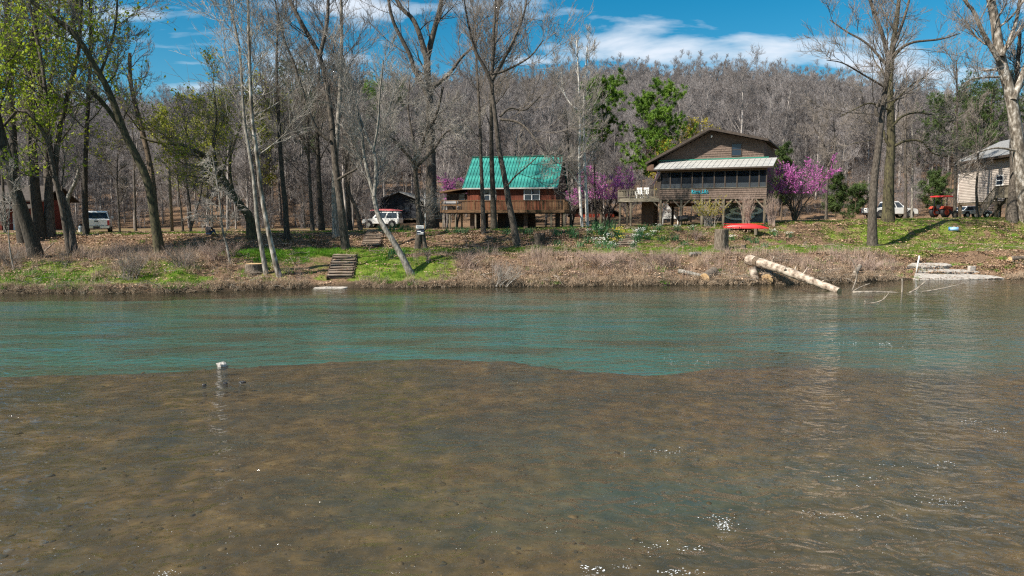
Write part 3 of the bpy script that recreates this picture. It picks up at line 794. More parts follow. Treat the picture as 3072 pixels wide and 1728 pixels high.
tree('arched_tree', 'mossy tree arching left over the seated person with yellow-green leaves',
     [([(755, 712), (751, 660), (742, 640), (715, 608), (685, 561), (652, 506), (620, 470), (583, 451), (535, 433), (466, 426), (420, 410)], 39, 7, -2),
      ([(652, 506), (640, 430), (650, 350), (640, 260)], 12, 4, 2), ([(700, 590), (690, 480), (720, 380), (740, 290)], 14, 4, 3)],
     bark='bark_moss', seed=10, leaves=5200, leaf='leaf_olive', leaf_size=0.09, clear=0.3, len1=3.6, up=0.25)
tree('sycamore', 'left stem of the leaning pair of pale sycamores by the river steps',
     [([(800, 822), (772, 665), (764, 565), (756, 506), (744, 433), (733, 360), (726, 250), (716, 130), (690, 20), (660, -150)], 19, 6, 1)],
     bark='bark_pale', twig='twig_pale', seed=11, clear=0.35, len1=5.2, l1=11, l3=5, up=0.4, droop=0.2)
tree('sycamore', 'right whiter stem of the leaning pair of pale sycamores by the river steps',
     [([(840, 828), (824, 780), (796, 648), (782, 565), (773, 488), (766, 426), (757, 360), (752, 268), (748, 150), (744, 0), (742, -200)], 22, 7, -1)],
     bark='bark_syc', twig='twig_pale', seed=12, clear=0.35, len1=5.6, l1=13, l3=5, up=0.42, droop=0.15)
tree('bank_tree', 'tall tree with a thick leaning trunk and a pale left limb behind the terrace lawn',
     [([(1038, 748), (1028, 664), (1019, 595), (1010, 526), (1002, 457), (997, 388), (990, 336), (984, 284), (972, 217), (960, 168), (911, 80), (870, 0), (840, -160)], 33, 10, 1),
      ([(986, 420), (959, 398), (938, 364), (920, 312), (885, 200), (850, 110), (820, -20)], 15, 5, -1),
      ([(960, 168), (979, 80), (985, 0), (990, -180)], 17, 7, 2), ([(1012, 540), (1045, 520), (1075, 500), (1100, 440)], 12, 4, -1)],
     bark='bark', seed=13, clear=0.45, len1=4.4, l1=11)
tree('plateau_tree', 'pale straight trunk standing close behind the thick leaning trunk at the plateau edge',
     [([(1008, 712), (1005, 640), (1003, 560), (1010, 430), (1020, 280), (1025, 120), (1020, -150)], 27, 8, 2)], bark='bark_pale', seed=14, clear=0.5)
tree('leaning_tree', 'slender grey tree leaning left from the water edge right of the river steps',
     [([(1238, 822), (1196, 751), (1153, 683), (1134, 646), (1122, 590), (1106, 528), (1091, 466), (1085, 400), (1060, 310)], 28, 7, 1),
      ([(1122, 590), (1128, 528), (1125, 466), (1108, 428), (1078, 348), (1055, 250), (1020, 150)], 17, 5, 2), ([(1120, 455), (1134, 373), (1140, 280), (1150, 180)], 11, 4, -1)],
     bark='bark_pale', twig='twig_pale', seed=15, clear=0.5, len1=3.2, l1=9)
tree('sign_tree', 'twin-footed tree carrying two small signs with a round pale crown',
     [([(1252, 748), (1258, 690), (1255, 621), (1249, 540), (1246, 490), (1277, 404), (1308, 348), (1330, 260)], 27, 7, -1),
      ([(1276, 748), (1268, 700), (1260, 640)], 20, 18, 0), ([(1250, 500), (1302, 447), (1335, 400), (1390, 370)], 15, 5, 1), ([(1247, 495), (1228, 472), (1190, 428), (1147, 385), (1110, 340)], 15, 5, -1), ([(1250, 510), (1240, 420), (1225, 330), (1230, 230)], 13, 4, 1)],
     bark='bark', twig='twig_pale', seed=16, clear=0.42, len1=3.0, l1=12, l2=8, up=0.2, droop=0.25)
tree('great_tree', 'huge thick-trunked tree left of the green-roofed cabin reaching out of the picture',
     [([(1297, 684), (1294, 600), (1294, 528), (1292, 400), (1287, 280), (1281, 186), (1302, 93), (1325, 0), (1335, -100)], 50, 12, 2),
      ([(1288, 300), (1262, 240), (1246, 217), (1228, 161), (1196, 99), (1172, 37), (1150, -120)], 22, 7, -1), ([(1283, 190), (1265, 124), (1240, 60), (1190, 0), (1150, -150)], 24, 8, 1),
      ([(1290, 270), (1345, 224), (1383, 174), (1426, 130), (1450, 60)], 18, 5, 2)],
     bark='bark', twig='twig', seed=17, clear=0.5, len1=4.6, l1=11)
tree('plateau_tree', 'slim grey trunk in front of the left part of the green roof',
     [([(1452, 701), (1449, 640), (1446, 564), (1443, 481), (1440, 380), (1434, 260), (1428, 150), (1424, 60)], 19, 5, 1)], bark='bark', seed=18, clear=0.42, len1=3.6)
tree('plateau_tree', 'dark straight trunk in front of the middle of the green roof',
     [([(1483, 690), (1479, 585), (1475, 481), (1474, 350), (1476, 220), (1488, 110), (1496, 10)], 25, 6, 2)], bark='bark_dark', seed=19, clear=0.45)
tree('bank_tree', 'leaning pale trunk crossing the green-roofed cabin with a wide fan of twigs in the sky',
     [([(1553, 738), (1541, 678), (1530, 626), (1520, 568), (1508, 502), (1497, 447), (1487, 364), (1479, 298), (1475, 245), (1480, 165), (1482, 90), (1486, 30), (1488, -50)], 28, 7, 1),
      ([(1475, 250), (1455, 205), (1425, 150), (1405, 70), (1392, 0)], 16, 5, -1), ([(1477, 240), (1510, 180), (1545, 110), (1572, 40), (1582, -20)], 16, 5, 1), ([(1500, 358), (1552, 366), (1588, 394), (1620, 440)], 11, 4, -2),
      ([(1500, 350), (1530, 325), (1575, 330), (1620, 290)], 10, 4, 1), ([(1478, 225), (1530, 205), (1590, 170), (1630, 120)], 11, 4, -1), ([(1520, 560), (1545, 530), (1580, 500), (1612, 470)], 8, 3, -1)],
     bark='bark', twig='twig', seed=20, clear=0.55, len1=4.4, l1=11, l2=8)
tree('sycamore', 'left white sycamore trunk between the two cabins', [([(1747, 686), (1741, 600), (1738, 528), (1737, 450), (1740, 380), (1738, 300), (1735, 223), (1730, 120)], 13, 4, 0), ([(1738, 335), (1706, 304), (1689, 264), (1684, 210)], 6, 3, 1),
      ([(1740, 560), (1715, 520), (1690, 500), (1665, 505)], 5, 2, -1)],
     bark='bark_white', twig='twig_pale', seed=21, Y=66, clear=0.3, len1=3.0, l1=10, flare=1.1)
tree('sycamore', 'right spotted white sycamore trunk between the two cabins', [([(1763, 690), (1759, 596), (1756, 538), (1753, 460), (1752, 400), (1751, 340), (1756, 229), (1762, 140)], 15, 4, 0), ([(1753, 440), (1764, 410), (1772, 385)], 7, 3, 0), ([(1757, 580), (1735, 545), (1700, 528), (1680, 520)], 5, 2, -1)],
     bark='bark_white', twig='twig_pale', seed=22, Y=66.6, clear=0.35, len1=3.0, l1=10, flare=1.1)
tree('terrace_tree', 'tall straight grey tree rising alone from the terrace lawn on the right',
     [([(2617, 738), (2618, 621), (2624, 528), (2636, 435), (2646, 348), (2658, 248), (2664, 174), (2640, 80), (2612, 10), (2600, -60)], 36, 9, 1),
      ([(2663, 190), (2690, 155), (2739, 127), (2819, 118), (2880, 100)], 14, 4, -1), ([(2664, 180), (2700, 90), (2725, 10), (2735, -50)], 15, 6, 1), ([(2634, 350), (2628, 330), (2640, 300)], 16, 10, 0),
      ([(2655, 190), (2600, 130), (2540, 95), (2490, 60)], 11, 4, 1), ([(2652, 260), (2600, 230), (2530, 190), (2480, 180)], 9, 3, -1)],
     bark='bark', twig='twig', seed=23, clear=0.5, len1=4.2, l1=11, l2=8)
tree('plateau_tree', 'mossy brown trunk close behind the lone terrace tree with long level limbs',
     [([(2664, 664), (2667, 528), (2673, 435), (2671, 310), (2670, 217), (2680, 124), (2695, 20), (2700, -60)], 44, 11, 1),
      ([(2678, 440), (2720, 422), (2765, 425), (2800, 460), (2840, 470)], 12, 4, -1), ([(2676, 380), (2705, 350), (2750, 338), (2800, 345)], 12, 4, 1), ([(2670, 440), (2655, 415), (2652, 390)], 12, 6, 0), ([(2670, 330), (2610, 310), (2560, 330), (2520, 350)], 9, 3, -1)],
     bark='bark_moss', twig='twig', seed=24, clear=0.42, len1=4.6, l1=12, up=0.25)
tree('sycamore', 'massive pale sycamore trunk at the far right edge leaning up to the left',
     [([(3084, 664), (3072, 580), (3056, 466), (3046, 373), (3030, 280), (3002, 174), (2985, 62), (2972, 0), (2950, -200)], 56, 22, 1),
      ([(2996, 180), (2950, 100), (2919, 31), (2894, 0), (2860, -120)], 20, 7, -1), ([(3040, 300), (3065, 230), (3095, 150), (3130, 40)], 26, 10, 1), ([(3050, 452), (2993, 444), (2937, 456), (2894, 478), (2860, 500)], 9, 3, -2), ([(3000, 230), (2960, 232), (2910, 240), (2870, 275)], 9, 3, -1), ([(3005, 170), (3040, 90), (3060, 0), (3070, -150)], 17, 6, 2)],
     bark='bark_syc', twig='twig', seed=25, clear=0.5, len1=4.2, l1=11)
tree('plateau_tree', 'dark trunk in front of the beige house deck beside the massive sycamore',
     [([(3036, 664), (3038, 600), (3042, 520), (3040, 430), (3046, 300), (3060, 100)], 37, 11, 3)], bark='bark', seed=26, clear=0.6, len1=3)
tree('plateau_tree', 'thin crooked tree in front of the beige siding', [([(2932, 660), (2931, 610), (2929, 566), (2933, 520), (2934, 470), (2928, 400), (2930, 300)], 11, 3, 0)], bark='bark', seed=27, clear=0.3, len1=2.4, l1=9, Y=67)
tree('plateau_tree', 'slim straight tree at the left corner of the beige house', [([(2864, 662), (2866, 545), (2870, 430), (2872, 300), (2868, 180)], 13, 4, 0)], bark='bark', seed=28, clear=0.3, len1=2.6, l1=9, Y=68)
# --- slimmer trees of the plateau
tree('plateau_tree', 'dark trunk with a bend left of the dark cabin', [([(862, 720), (856, 620), (845, 506), (838, 400), (834, 300), (830, 180), (835, 40)], 24, 7, 2)], bark='bark_dark', seed=29, clear=0.35)
tree('plateau_tree', 'slim grey tree standing left of the dark trunk pair on the lawn edge', [([(938, 696), (932, 590), (926, 470), (925, 350), (930, 220)], 17, 5, 2)], bark='bark', seed=30, Y=64, clear=0.3)
tree('plateau_tree', 'thick dark trunk of the pair on the lawn edge left of the dark cabin', [([(966, 694), (960, 600), (955, 480), (952, 360), (958, 200)], 25, 7, 2)], bark='bark_dark', seed=31, Y=65, clear=0.4)
tree('plateau_tree', 'dark tree directly right of the thick leaning trunk near the dark cabin', [([(1052, 694), (1044, 600), (1040, 500), (1048, 380), (1060, 240)], 20, 6, 1)], bark='bark_dark', seed=32, Y=66, clear=0.35)
tree('plateau_tree', 'tree leaning left in front of the porch of the dark cabin', [([(1084, 692), (1068, 625), (1048, 578), (1046, 520), (1060, 440), (1065, 340)], 18, 5, 0)], bark='bark', seed=33, Y=64, clear=0.4, len1=2.6)
tree('plateau_tree', 'thin forked grey tree right of the utility pole', [([(572, 700), (570, 620), (560, 545), (556, 460), (560, 360)], 10, 3, 1), ([(572, 690), (590, 630), (605, 570), (612, 490)], 7, 3, 1)], bark='bark', seed=34, Y=60, clear=0.3, len1=2.2, l1=8)
tree('plateau_tree', 'thin dark tree between the utility pole and the forked grey tree', [([(550, 697), (543, 630), (535, 560), (530, 470)], 9, 3, 1)], bark='bark_dark', seed=35, Y=66, clear=0.3, len1=2.2, l1=7)
tree('plateau_tree', 'thin straight tree on the bank edge right of the white pickup', [([(360, 708), (357, 640), (352, 560), (352, 460)], 8, 3, 1)], bark='bark_dark', seed=36, clear=0.3, len1=2, l1=7, Y=54)
tree('plateau_tree', 'straight tree behind the grass halfway between the white pickup and the leaning tree', [([(408, 698), (404, 600), (402, 500), (398, 380)], 10, 3, 1)], bark='bark', seed=37, clear=0.3, len1=2.4, l1=8, Y=68)
tree('sapling', 'pale leafless sapling on the bank right of the snag', [([(692, 792), (682, 745), (668, 690), (660, 610), (648, 530), (636, 460)], 11, 3, 0)], bark='bark_pale', twig='twig_pale', seed=38, clear=0.25, len1=1.7, l1=10, l4=3, droop=0.5, up=0.1)
tree('sapling', 'thin pale sapling at the far left edge of the bank', [([(44, 812), (30, 750), (26, 680), (32, 600), (50, 540)], 6, 2, 0)], bark='bark_pale', twig='twig_pale', seed=39, clear=0.3, len1=1.6, l1=7, l4=2)
tree('plateau_tree', 'dark slim trunk in front of the red carport between the cabins', [([(1790, 688), (1786, 620), (1784, 540), (1780, 440), (1776, 330)], 9, 3, 0)], bark='bark_dark', seed=40, Y=69, clear=0.3, len1=2.2, l1=8)
tree('plateau_tree', 'thin crooked tree right beside the green-roofed cabin deck', [([(1714, 690), (1710, 620), (1706, 540), (1706, 450), (1700, 350)], 8, 3, 0)], bark='bark_dark', seed=41, Y=66, clear=0.3, len1=2.2, l1=8)
tree('plateau_tree', 'pale slender trunk behind the white pickup on the right', [([(2735, 662), (2737, 560), (2738, 450), (2734, 340)], 10, 3, 1)], bark='bark_pale', seed=42, Y=74, clear=0.3, len1=2.5, l1=8)
tree('plateau_tree', 'grey trunk behind the right end of the white pickup beside the brown mossy trunk', [([(2716, 664), (2717, 560), (2716, 440), (2720, 320)], 13, 4, 1)], bark='bark', seed=43, Y=72, clear=0.35, len1=2.5, l1=8)
tree('plateau_tree', 'twisted dead-looking tree behind the magenta tree on the right', [([(2478, 668), (2480, 580), (2485, 500), (2470, 430), (2440, 380)], 12, 4, 1), ([(2485, 500), (2505, 440), (2500, 360)], 9, 3, 1)], bark='bark', seed=44, Y=76, clear=0.3, len1=3.0, l1=9)

# --- the wood: kinds of bare trees, copied
def wood_tree(seed, h, full):
    g = np.random.default_rng(seed)
    lean = g.normal(0, 0.04, 2) * h
    z = np.linspace(0, 1, 12); P = np.stack([lean[0] * z ** 2 + g.normal(0, 0.03, 12), lean[1] * z ** 2 + g.normal(0, 0.03, 12), h * z], 1)[None]
    r = (np.linspace(1, 0.2, 12) * h * 0.0115)[None]
    P1, R1 = spawn(P, r, 15 if full else 12, 0.2, 0.98, 0.8, 0.22, 6, 0.4, 0.12, 0.42, 0.03, g, labs=h * 0.25)
    P2, R2 = spawn(P1, R1, 8, 0.15, 0.98, 0.8, 0.28, 4, 0.3, 0.14, 0.55, 0.024, g, lf=0.5)
    P3, R3 = spawn(P2, R2, 7, 0.15, 1.0, 0.8, 0.28, 3, 0.25, 0.14, 0.6, 0.018, g, lf=0.55, tip=0.5)
    gr = [(P2, R2, 3), (P3, R3, 3)]
    P4, R4 = spawn(P3, R3, 4, 0.2, 1.0, 0.8, 0.28, 2, 0.2, 0.12, 0.7, 0.014 if full else 0.016, g, lf=0.65, tip=0.6); gr.append((P4, R4, 3))
    return branch_mesh('trunk', [(P, r, 7), (P1, R1, 4)], M['wood_bark']), branch_mesh('crown', gr, M['wood_twig'])
KINDS = [wood_tree(200 + i, h, True) for i, h in enumerate([15, 17, 13, 16, 18, 12])]

def join_meshes(name, parts):
    Vs, Qs, mi, mats, n = [], [], [], [], 0
    for k, me in enumerate(parts):
        V = np.empty(len(me.vertices) * 3, np.float32); me.vertices.foreach_get('co', V); V = V.reshape(-1, 3)
        q = np.empty(len(me.loops), np.int32); me.loops.foreach_get('vertex_index', q); q = q.reshape(-1, 4)
        Vs.append(V); Qs.append(q + n); mi.append(np.full(len(q), k)); n += len(V); mats.append(me.materials[0])
    return new_mesh(name, np.vstack(Vs), np.vstack(Qs), mats=mats, mat_q=np.concatenate(mi), smooth=True)

def build_wood():
    g = np.random.default_rng(77)
    # trees whose trunks can be told apart: foot of the hill
    spots = []
    tries = 0
    while len(spots) < 230 and tries < 20000:
        tries += 1
        Y = 72 + 46 * g.random() ** 1.25; X = g.uniform(-0.80, 0.80) * Y
        if 69 < Y < 98 and ((-9 < X < 9 and Y < 80) or (10 < X < 27 and Y < 80) or (40 < X)): continue
        if -16 < X < -8 and Y < 93: continue
        if 5 < X < 14 and 84 < Y < 97: continue
        if 22 < X < 60 and Y < 86: continue
        if 15 < X < 26 and 92 < Y < 106: continue
        if X < -36 and Y < 80: continue
        if all((X - a) ** 2 + (Y - b) ** 2 > 5.0 for a, b in spots): spots.append((X, Y))
    for X, Y in spots:
        k = int(g.integers(0, len(KINDS)))
        e = thing('woodland_tree', 'bare grey-brown tree standing in the wood at the foot of the hill', 'tree', (X, Y, gz(X, Y) - 0.1), g.uniform(0, 6.3), group='bare trees at the foot of the hill')
        sc = g.uniform(0.55, 0.98); e.scale = (sc, sc, sc * g.uniform(0.9, 1.15))
        for nm, me in zip(('trunk', 'crown'), KINDS[k]):
            link(nm, me, e)
    # the rest of the hillside reads as one grey mass
    protos = [join_meshes('hill_tree', wood_tree(300 + i, h, False)) for i, h in enumerate([16, 18, 14, 17, 15])]
    n = 15000
    Y = 116 + 130 * g.random(n) ** 0.85; X = g.uniform(-0.95, 0.95, n) * Y
    keep = np.ones(n, bool)
    cell = {}
    for i in range(n):
        c = (int(X[i] // 2.7), int(Y[i] // 2.7))
        if c in cell: keep[i] = False
        cell[c] = 1
    X, Y = X[keep], Y[keep]
    scatter('forest', 'grey leafless forest covering the hillside up to the ridge', protos, np.stack([X, Y, ground_z(X, Y) - 0.2], 1), g.uniform(0, 6.3, len(X)), g.uniform(0.48, 0.84, len(X)))
    # saplings and brush between the trunks
    bm = []
    for i in range(4):
        gg = np.random.default_rng(400 + i)
        P = np.zeros((6, 4, 3)); P[:, :, :2] = gg.normal(0, 0.3, (6, 1, 2)); P[:, :, 2] = np.linspace(0, 1, 4)[None] * gg.uniform(1.5, 4, (6, 1)); P[:, 1:, :2] += gg.normal(0, 0.25, (6, 3, 2))
        r = np.linspace(0.02, 0.008, 4)[None].repeat(6, 0)
        P1, R1 = spawn(P, r, 9, 0.2, 1, 0.7, 0.2, 3, 0.3, 0.15, 0.6, 0.009, gg, lf=0.4); P2, R2 = spawn(P1, R1, 4, 0.2, 1, 0.7, 0.2, 2, 0.2, 0.1, 0.7, 0.008, gg, lf=0.5)
        bm.append(branch_mesh('brush', [(P, r, 4), (P1, R1, 3), (P2, R2, 3)], M['wood_twig']))
    n = 1500
    Y = 76 + 60 * g.random(n) ** 1.3; X = g.uniform(-0.85, 0.85, n) * Y
    keep = ~(((X > -16) & (X < 27) & (Y < 88)) | ((X > 20) & (Y < 86)) | ((X < -30) & (Y < 84))); X, Y = X[keep], Y[keep]
    scatter('brush_undergrowth', 'leafless brush and saplings between the trees on the lower slope', bm, np.stack([X, Y, ground_z(X, Y)], 1), g.uniform(0, 6.3, len(X)), g.uniform(0.6, 1.4, len(X)))
build_wood()

# --- pines and cedars
def pine(name, label, X, Y, h, rad, seed, bare=0.45, needle='needle', tufts=26, group=None, lean=0.0, bark='bark_brown', cat='tree', nl=0.30, dens=7.0, sub=9):
    g = np.random.default_rng(seed)
    b = np.array([X, Y, gz(X, Y) - 0.1])
    z = np.linspace(0, 1, 14); P = np.stack([lean * z ** 2 * h + g.normal(0, 0.03, 14), g.normal(0, 0.03, 14), h * z], 1)[None]
    r = (np.linspace(1, 0.12, 14) * h * 0.0125)[None]
    n1 = int(dens * h * (1 - bare)) + 8
    P1, R1 = spawn(P, r, n1, bare, 0.995, 1.25, 0.2, 6, 0.30, 0.10, 0.32, 0.02, g, labs=rad)
    tt = np.clip((P1[:, 0, 2] / h - bare) / (1 - bare), 0, 1)
    prof = np.interp(tt, [0, 0.2, 0.5, 0.8, 1], [0.75, 1.05, 1.1, 1.0, 0.75]) * g.uniform(0.6, 1.15, len(tt))
    P1 = P1[:, :1] + (P1 - P1[:, :1]) * prof[:, None, None]
    P2, R2 = spawn(P1, R1, sub, 0.35, 1.0, 0.85, 0.25, 4, 0.25, 0.15, 0.6, 0.012, g, lf=0.36)
    e = thing(name, label, cat, tuple(b), group=group)
    link('trunk', branch_mesh('trunk', [(P, r, 9)], M[bark]), e)
    link('limbs', branch_mesh('limbs', [(P1, R1, 4), (P2, R2, 3)], M['bark_dark']), e)
    # needle tufts round the outer twigs
    C = np.vstack([P2[:, 2:].reshape(-1, 3), P1[:, 4:].reshape(-1, 3), P2[:, 3] + g.normal(0, 0.15, P2[:, 3].shape)])
    m = len(C); k = tufts
    d = g.normal(size=(m, k, 3)); d[:, :, 2] += 0.35; d /= np.linalg.norm(d, axis=2, keepdims=True)
    side = np.cross(d, g.normal(size=(m, k, 3))); side /= np.linalg.norm(side, axis=2, keepdims=True) + 1e-9
    ln = g.uniform(0.6, 1.2, (m, k, 1)) * nl
    c = C[:, None, :] + g.normal(0, 0.05, (m, k, 3))
    V = np.stack([c - side * 0.028, c + side * 0.028, c + d * ln], 2).reshape(-1, 3)
    link('foliage', new_mesh('foliage', V, None, np.arange(len(V)).reshape(-1, 3), mats=[M[needle]]), e)
    return e
def on(px, Y):
    return (px - W_PX / 2) / F_PX * Y
pine('pine_tree', 'tall open-crowned pine directly right of the white sycamores', on(1802, 82), 82, 16.2, 3.7, 501, 0.50, tufts=40, lean=0.002, dens=5.2, sub=7)
pine('pine_tree', 'broad bright green pine left of the brown cabin gable', on(1962, 80), 80, 14.6, 3.9, 502, 0.32, tufts=36, lean=0.004, dens=5.6, sub=7)
pine('pine_tree', 'dark pine on the slope far behind the tall open-crowned pine', on(890, 105), 105, 19, 5.4, 503, 0.3, 'needle_dark', 11, lean=0.01)
pine('pine_tree', 'dark rounded pine on the slope left of the thick leaning trunk', on(960, 98), 98, 16, 5.0, 504, 0.35, 'needle_dark', 11)
pine('pine_tree', 'olive green pine on the hillside behind the sign tree', on(1085, 120), 120, 16, 5.0, 505, 0.4, 'needle', 9)
pine('pine_tree', 'olive green pine on the hillside right behind the great tree', on(1190, 125), 125, 15, 5.0, 506, 0.4, 'needle_dark', 9)
pine('pine_tree', 'large dark pine above the roof of the beige house', on(2945, 92), 92, 15.5, 6.0, 507, 0.38, 'needle_dark', 13)
pine('pine_tree', 'smaller dark pine left of the pine above the beige house', on(2840, 98), 98, 13, 5.0, 508, 0.35, 'needle_dark', 11)
pine('cedar_tree', 'dark young cedar right of the magenta tree', on(2500, 80), 80, 4.6, 1.5, 509, 0.06, 'needle_dark', 9)
pine('cedar_tree', 'low dark cedar between the magenta tree and the terrace tree', on(2560, 84), 84, 3.8, 1.5, 510, 0.05, 'needle_dark', 9)
pine('cedar_tree', 'small dark cedar behind the right corner of the brown cabin', on(2340, 84), 84, 8.6, 1.5, 511, 0.2, 'needle_dark', 12)
pine('cedar_tree', 'dark cedar behind the tractor', on(2790, 88), 88, 5.0, 1.7, 512, 0.05, 'needle_dark', 12)

def leafy(name, label, px, Y, h, rad, seed, leaf, nleaf, bark='bark', size=0.12):
    x = on(px, Y); g = gz(x, Y)
    P = [(x, Y, g), (x + 0.1, Y, g + h * 0.4), (x - 0.1, Y, g + h * 0.7), (x, Y, g + h)]
    pts = []
    for p in P:                                   # back to picture points for the common builder
        q = np.array(p) - [0, 0, CAM_Z]; f = q[1] * CP - q[2] * SP; u = q[1] * SP + q[2] * CP
        pts.append((W_PX / 2 + F_PX * q[0] / f, H_PX / 2 - F_PX * u / f))
    return tree(name, label, [(pts, h * 0.022 * F_PX / Y, 3, 0)], base=(x, Y, g), seed=seed, bark=bark, l1=12, l2=7, l3=5, l4=0, len1=rad, clear=0.2, leaves=nleaf, leaf=leaf, leaf_size=size, leaf_spread=0.2)
leafy('budding_tree', 'yellow-green budding tree rising behind the left slope of the brown gable', 2070, 84, 10.5, 3.6, 601, 'leaf_yellow', 5200, size=0.10)
leafy('budding_tree', 'second yellow-green budding tree behind the brown gable nearer the pine', 2010, 78, 7.5, 2.8, 602, 'leaf_yellow', 3600, size=0.10)
leafy('budding_tree', 'olive-green budding tree left of the sycamore pair', 640, 82, 12.5, 4.2, 603, 'leaf_olive', 5200)
leafy('budding_tree', 'yellow-green budding tree right behind the sycamore pair', 815, 88, 13.0, 4.2, 604, 'leaf_olive', 6000)
leafy('budding_tree', 'olive-green budding tree behind the snag', 520, 92, 12.5, 4.2, 605, 'leaf_olive', 4200)
leafy('budding_tree', 'green-leaved tree left of the forked tree at the picture edge', 20, 58, 15, 4.5, 606, 'leaf_fresh', 3200, size=0.12)

def redbud(label, px, Y, h, w, seed, blossoms, stems_n=5):
    g = np.random.default_rng(seed); x = on(px, Y); b = np.array([x, Y, gz(x, Y) - 0.05])
    k = 8; P = np.zeros((stems_n, k, 3)); az = np.arange(stems_n) * 2 * math.pi / stems_n + g.uniform(0, 1, stems_n)
    t = np.linspace(0, 1, k)
    for i in range(stems_n):
        s = w * 0.5 * g.uniform(0.55, 0.9)
        P[i, :, 0] = np.cos(az[i]) * s * t ** 1.3; P[i, :, 1] = np.sin(az[i]) * s * 0.7 * t ** 1.3; P[i, :, 2] = h * g.uniform(0.75, 0.95) * t
        P[i, 1:] += g.normal(0, 0.06, (k - 1, 3))
    Rr = np.linspace(0.075, 0.02, k)[None].repeat(stems_n, 0)
    P1, R1 = spawn(P, Rr, 9, 0.3, 1.0, 0.75, 0.25, 6, 0.3, 0.14, 0.5, 0.014, g, labs=w * 0.30)
    P2, R2 = spawn(P1, R1, 7, 0.15, 1.0, 0.75, 0.25, 4, 0.25, 0.15, 0.6, 0.01, g, lf=0.5)
    P3, R3 = spawn(P2, R2, 3, 0.2, 1.0, 0.6, 0.2, 3, 0.25, 0.12, 0.7, 0.007, g, lf=0.6)
    e = thing('redbud_tree', label, 'tree', tuple(b))
    link('trunk', branch_mesh('trunk', [(P, Rr, 7), (P1, R1, 4)], M['bark']), e)
    link('crown', branch_mesh('crown', [(P2, R2, 3), (P3, R3, 3)], M['twig_dark']), e)
    C = np.vstack([along(P3, blossoms * 2 // 3, g, 0.03), along(P2, blossoms // 3, g, 0.03)])
    C = C[C[:, 2] > h * 0.5]
    V, Q = leaf_cards(C, 0.044, g, 0.8)
    link('blossom', new_mesh('blossom', V, Q, mats=[M['blossom']]), e)
    return e
redbud('magenta blossoming tree right of the brown cabin', 2380, 62.5, 5.2, 7.0, 701, 8500, 8)
redbud('purple blossoming tree between the two cabins', 1818, 70, 5.4, 6.2, 702, 8000, 8)
redbud('purple blossoming tree behind the left end of the green-roofed cabin', 1372, 78, 5.8, 5.0, 703, 6500)
redbud('small purple blossoming tree half hidden left of the white sycamores', 1716, 75, 4.6, 3.2, 704, 2600, 4)

# ------------------------------------------------------------------ building materials
M['shake'] = mat_noise('brown_shake_siding', (0.075, 0.051, 0.039), (0.20, 0.145, 0.115), 9, 0.85, 0.5, (3.0, 1, 0.5), (0.13, 0.094, 0.074), per_object=0.10)
M['roof_dark'] = mat_noise('dark_roof_edge', (0.045, 0.036, 0.03), (0.10, 0.08, 0.066), 6, 0.8, 0.3)
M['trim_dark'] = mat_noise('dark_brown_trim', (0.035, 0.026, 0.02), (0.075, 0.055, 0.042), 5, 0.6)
M['metal_white'] = mat_noise('off_white_metal_roof', (0.33, 0.325, 0.31), (0.49, 0.48, 0.455), 2, 0.45, stretch=(1, 3, 1), spec=0.5, per_object=0.05)
M['metal_green'] = mat_noise('green_metal_roof', (0.014, 0.12, 0.11), (0.05, 0.33, 0.265), 1.6, 0.5, stretch=(1, 1, 0.6), c3=(0.022, 0.205, 0.175), spec=0.5, per_object=0.10, lo=0.3, hi=0.72)
M['flash_green'] = mat_plain('green_flashing', (0.03, 0.20, 0.14), 0.4)
M['deck_wood'] = mat_noise('weathered_grey_deck', (0.10, 0.085, 0.062), (0.27, 0.235, 0.175), 3, 0.85, 0.4, (0.7, 3, 3), per_object=0.15)
M['post_wood'] = mat_noise('weathered_post', (0.085, 0.068, 0.048), (0.21, 0.175, 0.125), 3, 0.85, 0.4, (4, 4, 0.6), per_object=0.12)
M['deck_brown'] = mat_noise('brown_deck_boards', (0.075, 0.042, 0.022), (0.22, 0.125, 0.062), 3, 0.8, 0.4, (0.7, 3, 3), per_object=0.2)
M['red_plank'] = mat_noise('red_brown_plank', (0.085, 0.022, 0.012), (0.23, 0.06, 0.028), 2.5, 0.75, 0.3, (5, 5, 0.5), per_object=0.22)
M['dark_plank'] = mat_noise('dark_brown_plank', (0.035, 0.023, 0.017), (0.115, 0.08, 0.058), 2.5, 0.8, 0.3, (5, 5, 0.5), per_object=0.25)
M['navy_board'] = mat_noise('dark_slate_board', (0.025, 0.028, 0.034), (0.06, 0.066, 0.078), 3, 0.8, per_object=0.12)
M['beige_board'] = mat_noise('beige_siding', (0.38, 0.33, 0.285), (0.52, 0.46, 0.405), 2.5, 0.75, stretch=(0.4, 1, 2), per_object=0.07)
M['grey_shingle'] = mat_noise('grey_roof_shingle', (0.12, 0.12, 0.12), (0.32, 0.32, 0.315), 7, 0.9, 0.5)
M['red_paint'] = mat_noise('red_painted_wall', (0.26, 0.035, 0.02), (0.42, 0.075, 0.038), 2, 0.7, stretch=(4, 4, 0.5), per_object=0.1)
M['red_dull'] = mat_noise('dull_red_wall', (0.10, 0.018, 0.013), (0.20, 0.036, 0.024), 2, 0.7, stretch=(1, 1, 3))
M['tan_wall'] = mat_noise('tan_wall', (0.30, 0.19, 0.12), (0.40, 0.27, 0.18), 2, 0.8)
M['grey_wall'] = mat_noise('grey_block_wall', (0.13, 0.13, 0.14), (0.22, 0.22, 0.235), 3, 0.85)  # plain grey of the lower room wall and the paddleboard pads
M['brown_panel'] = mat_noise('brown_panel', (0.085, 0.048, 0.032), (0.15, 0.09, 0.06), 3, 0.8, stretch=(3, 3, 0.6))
M['white_paint'] = mat_noise('white_paint', (0.68, 0.68, 0.67), (0.84, 0.84, 0.83), 2.5, 0.4, coat=0.3)
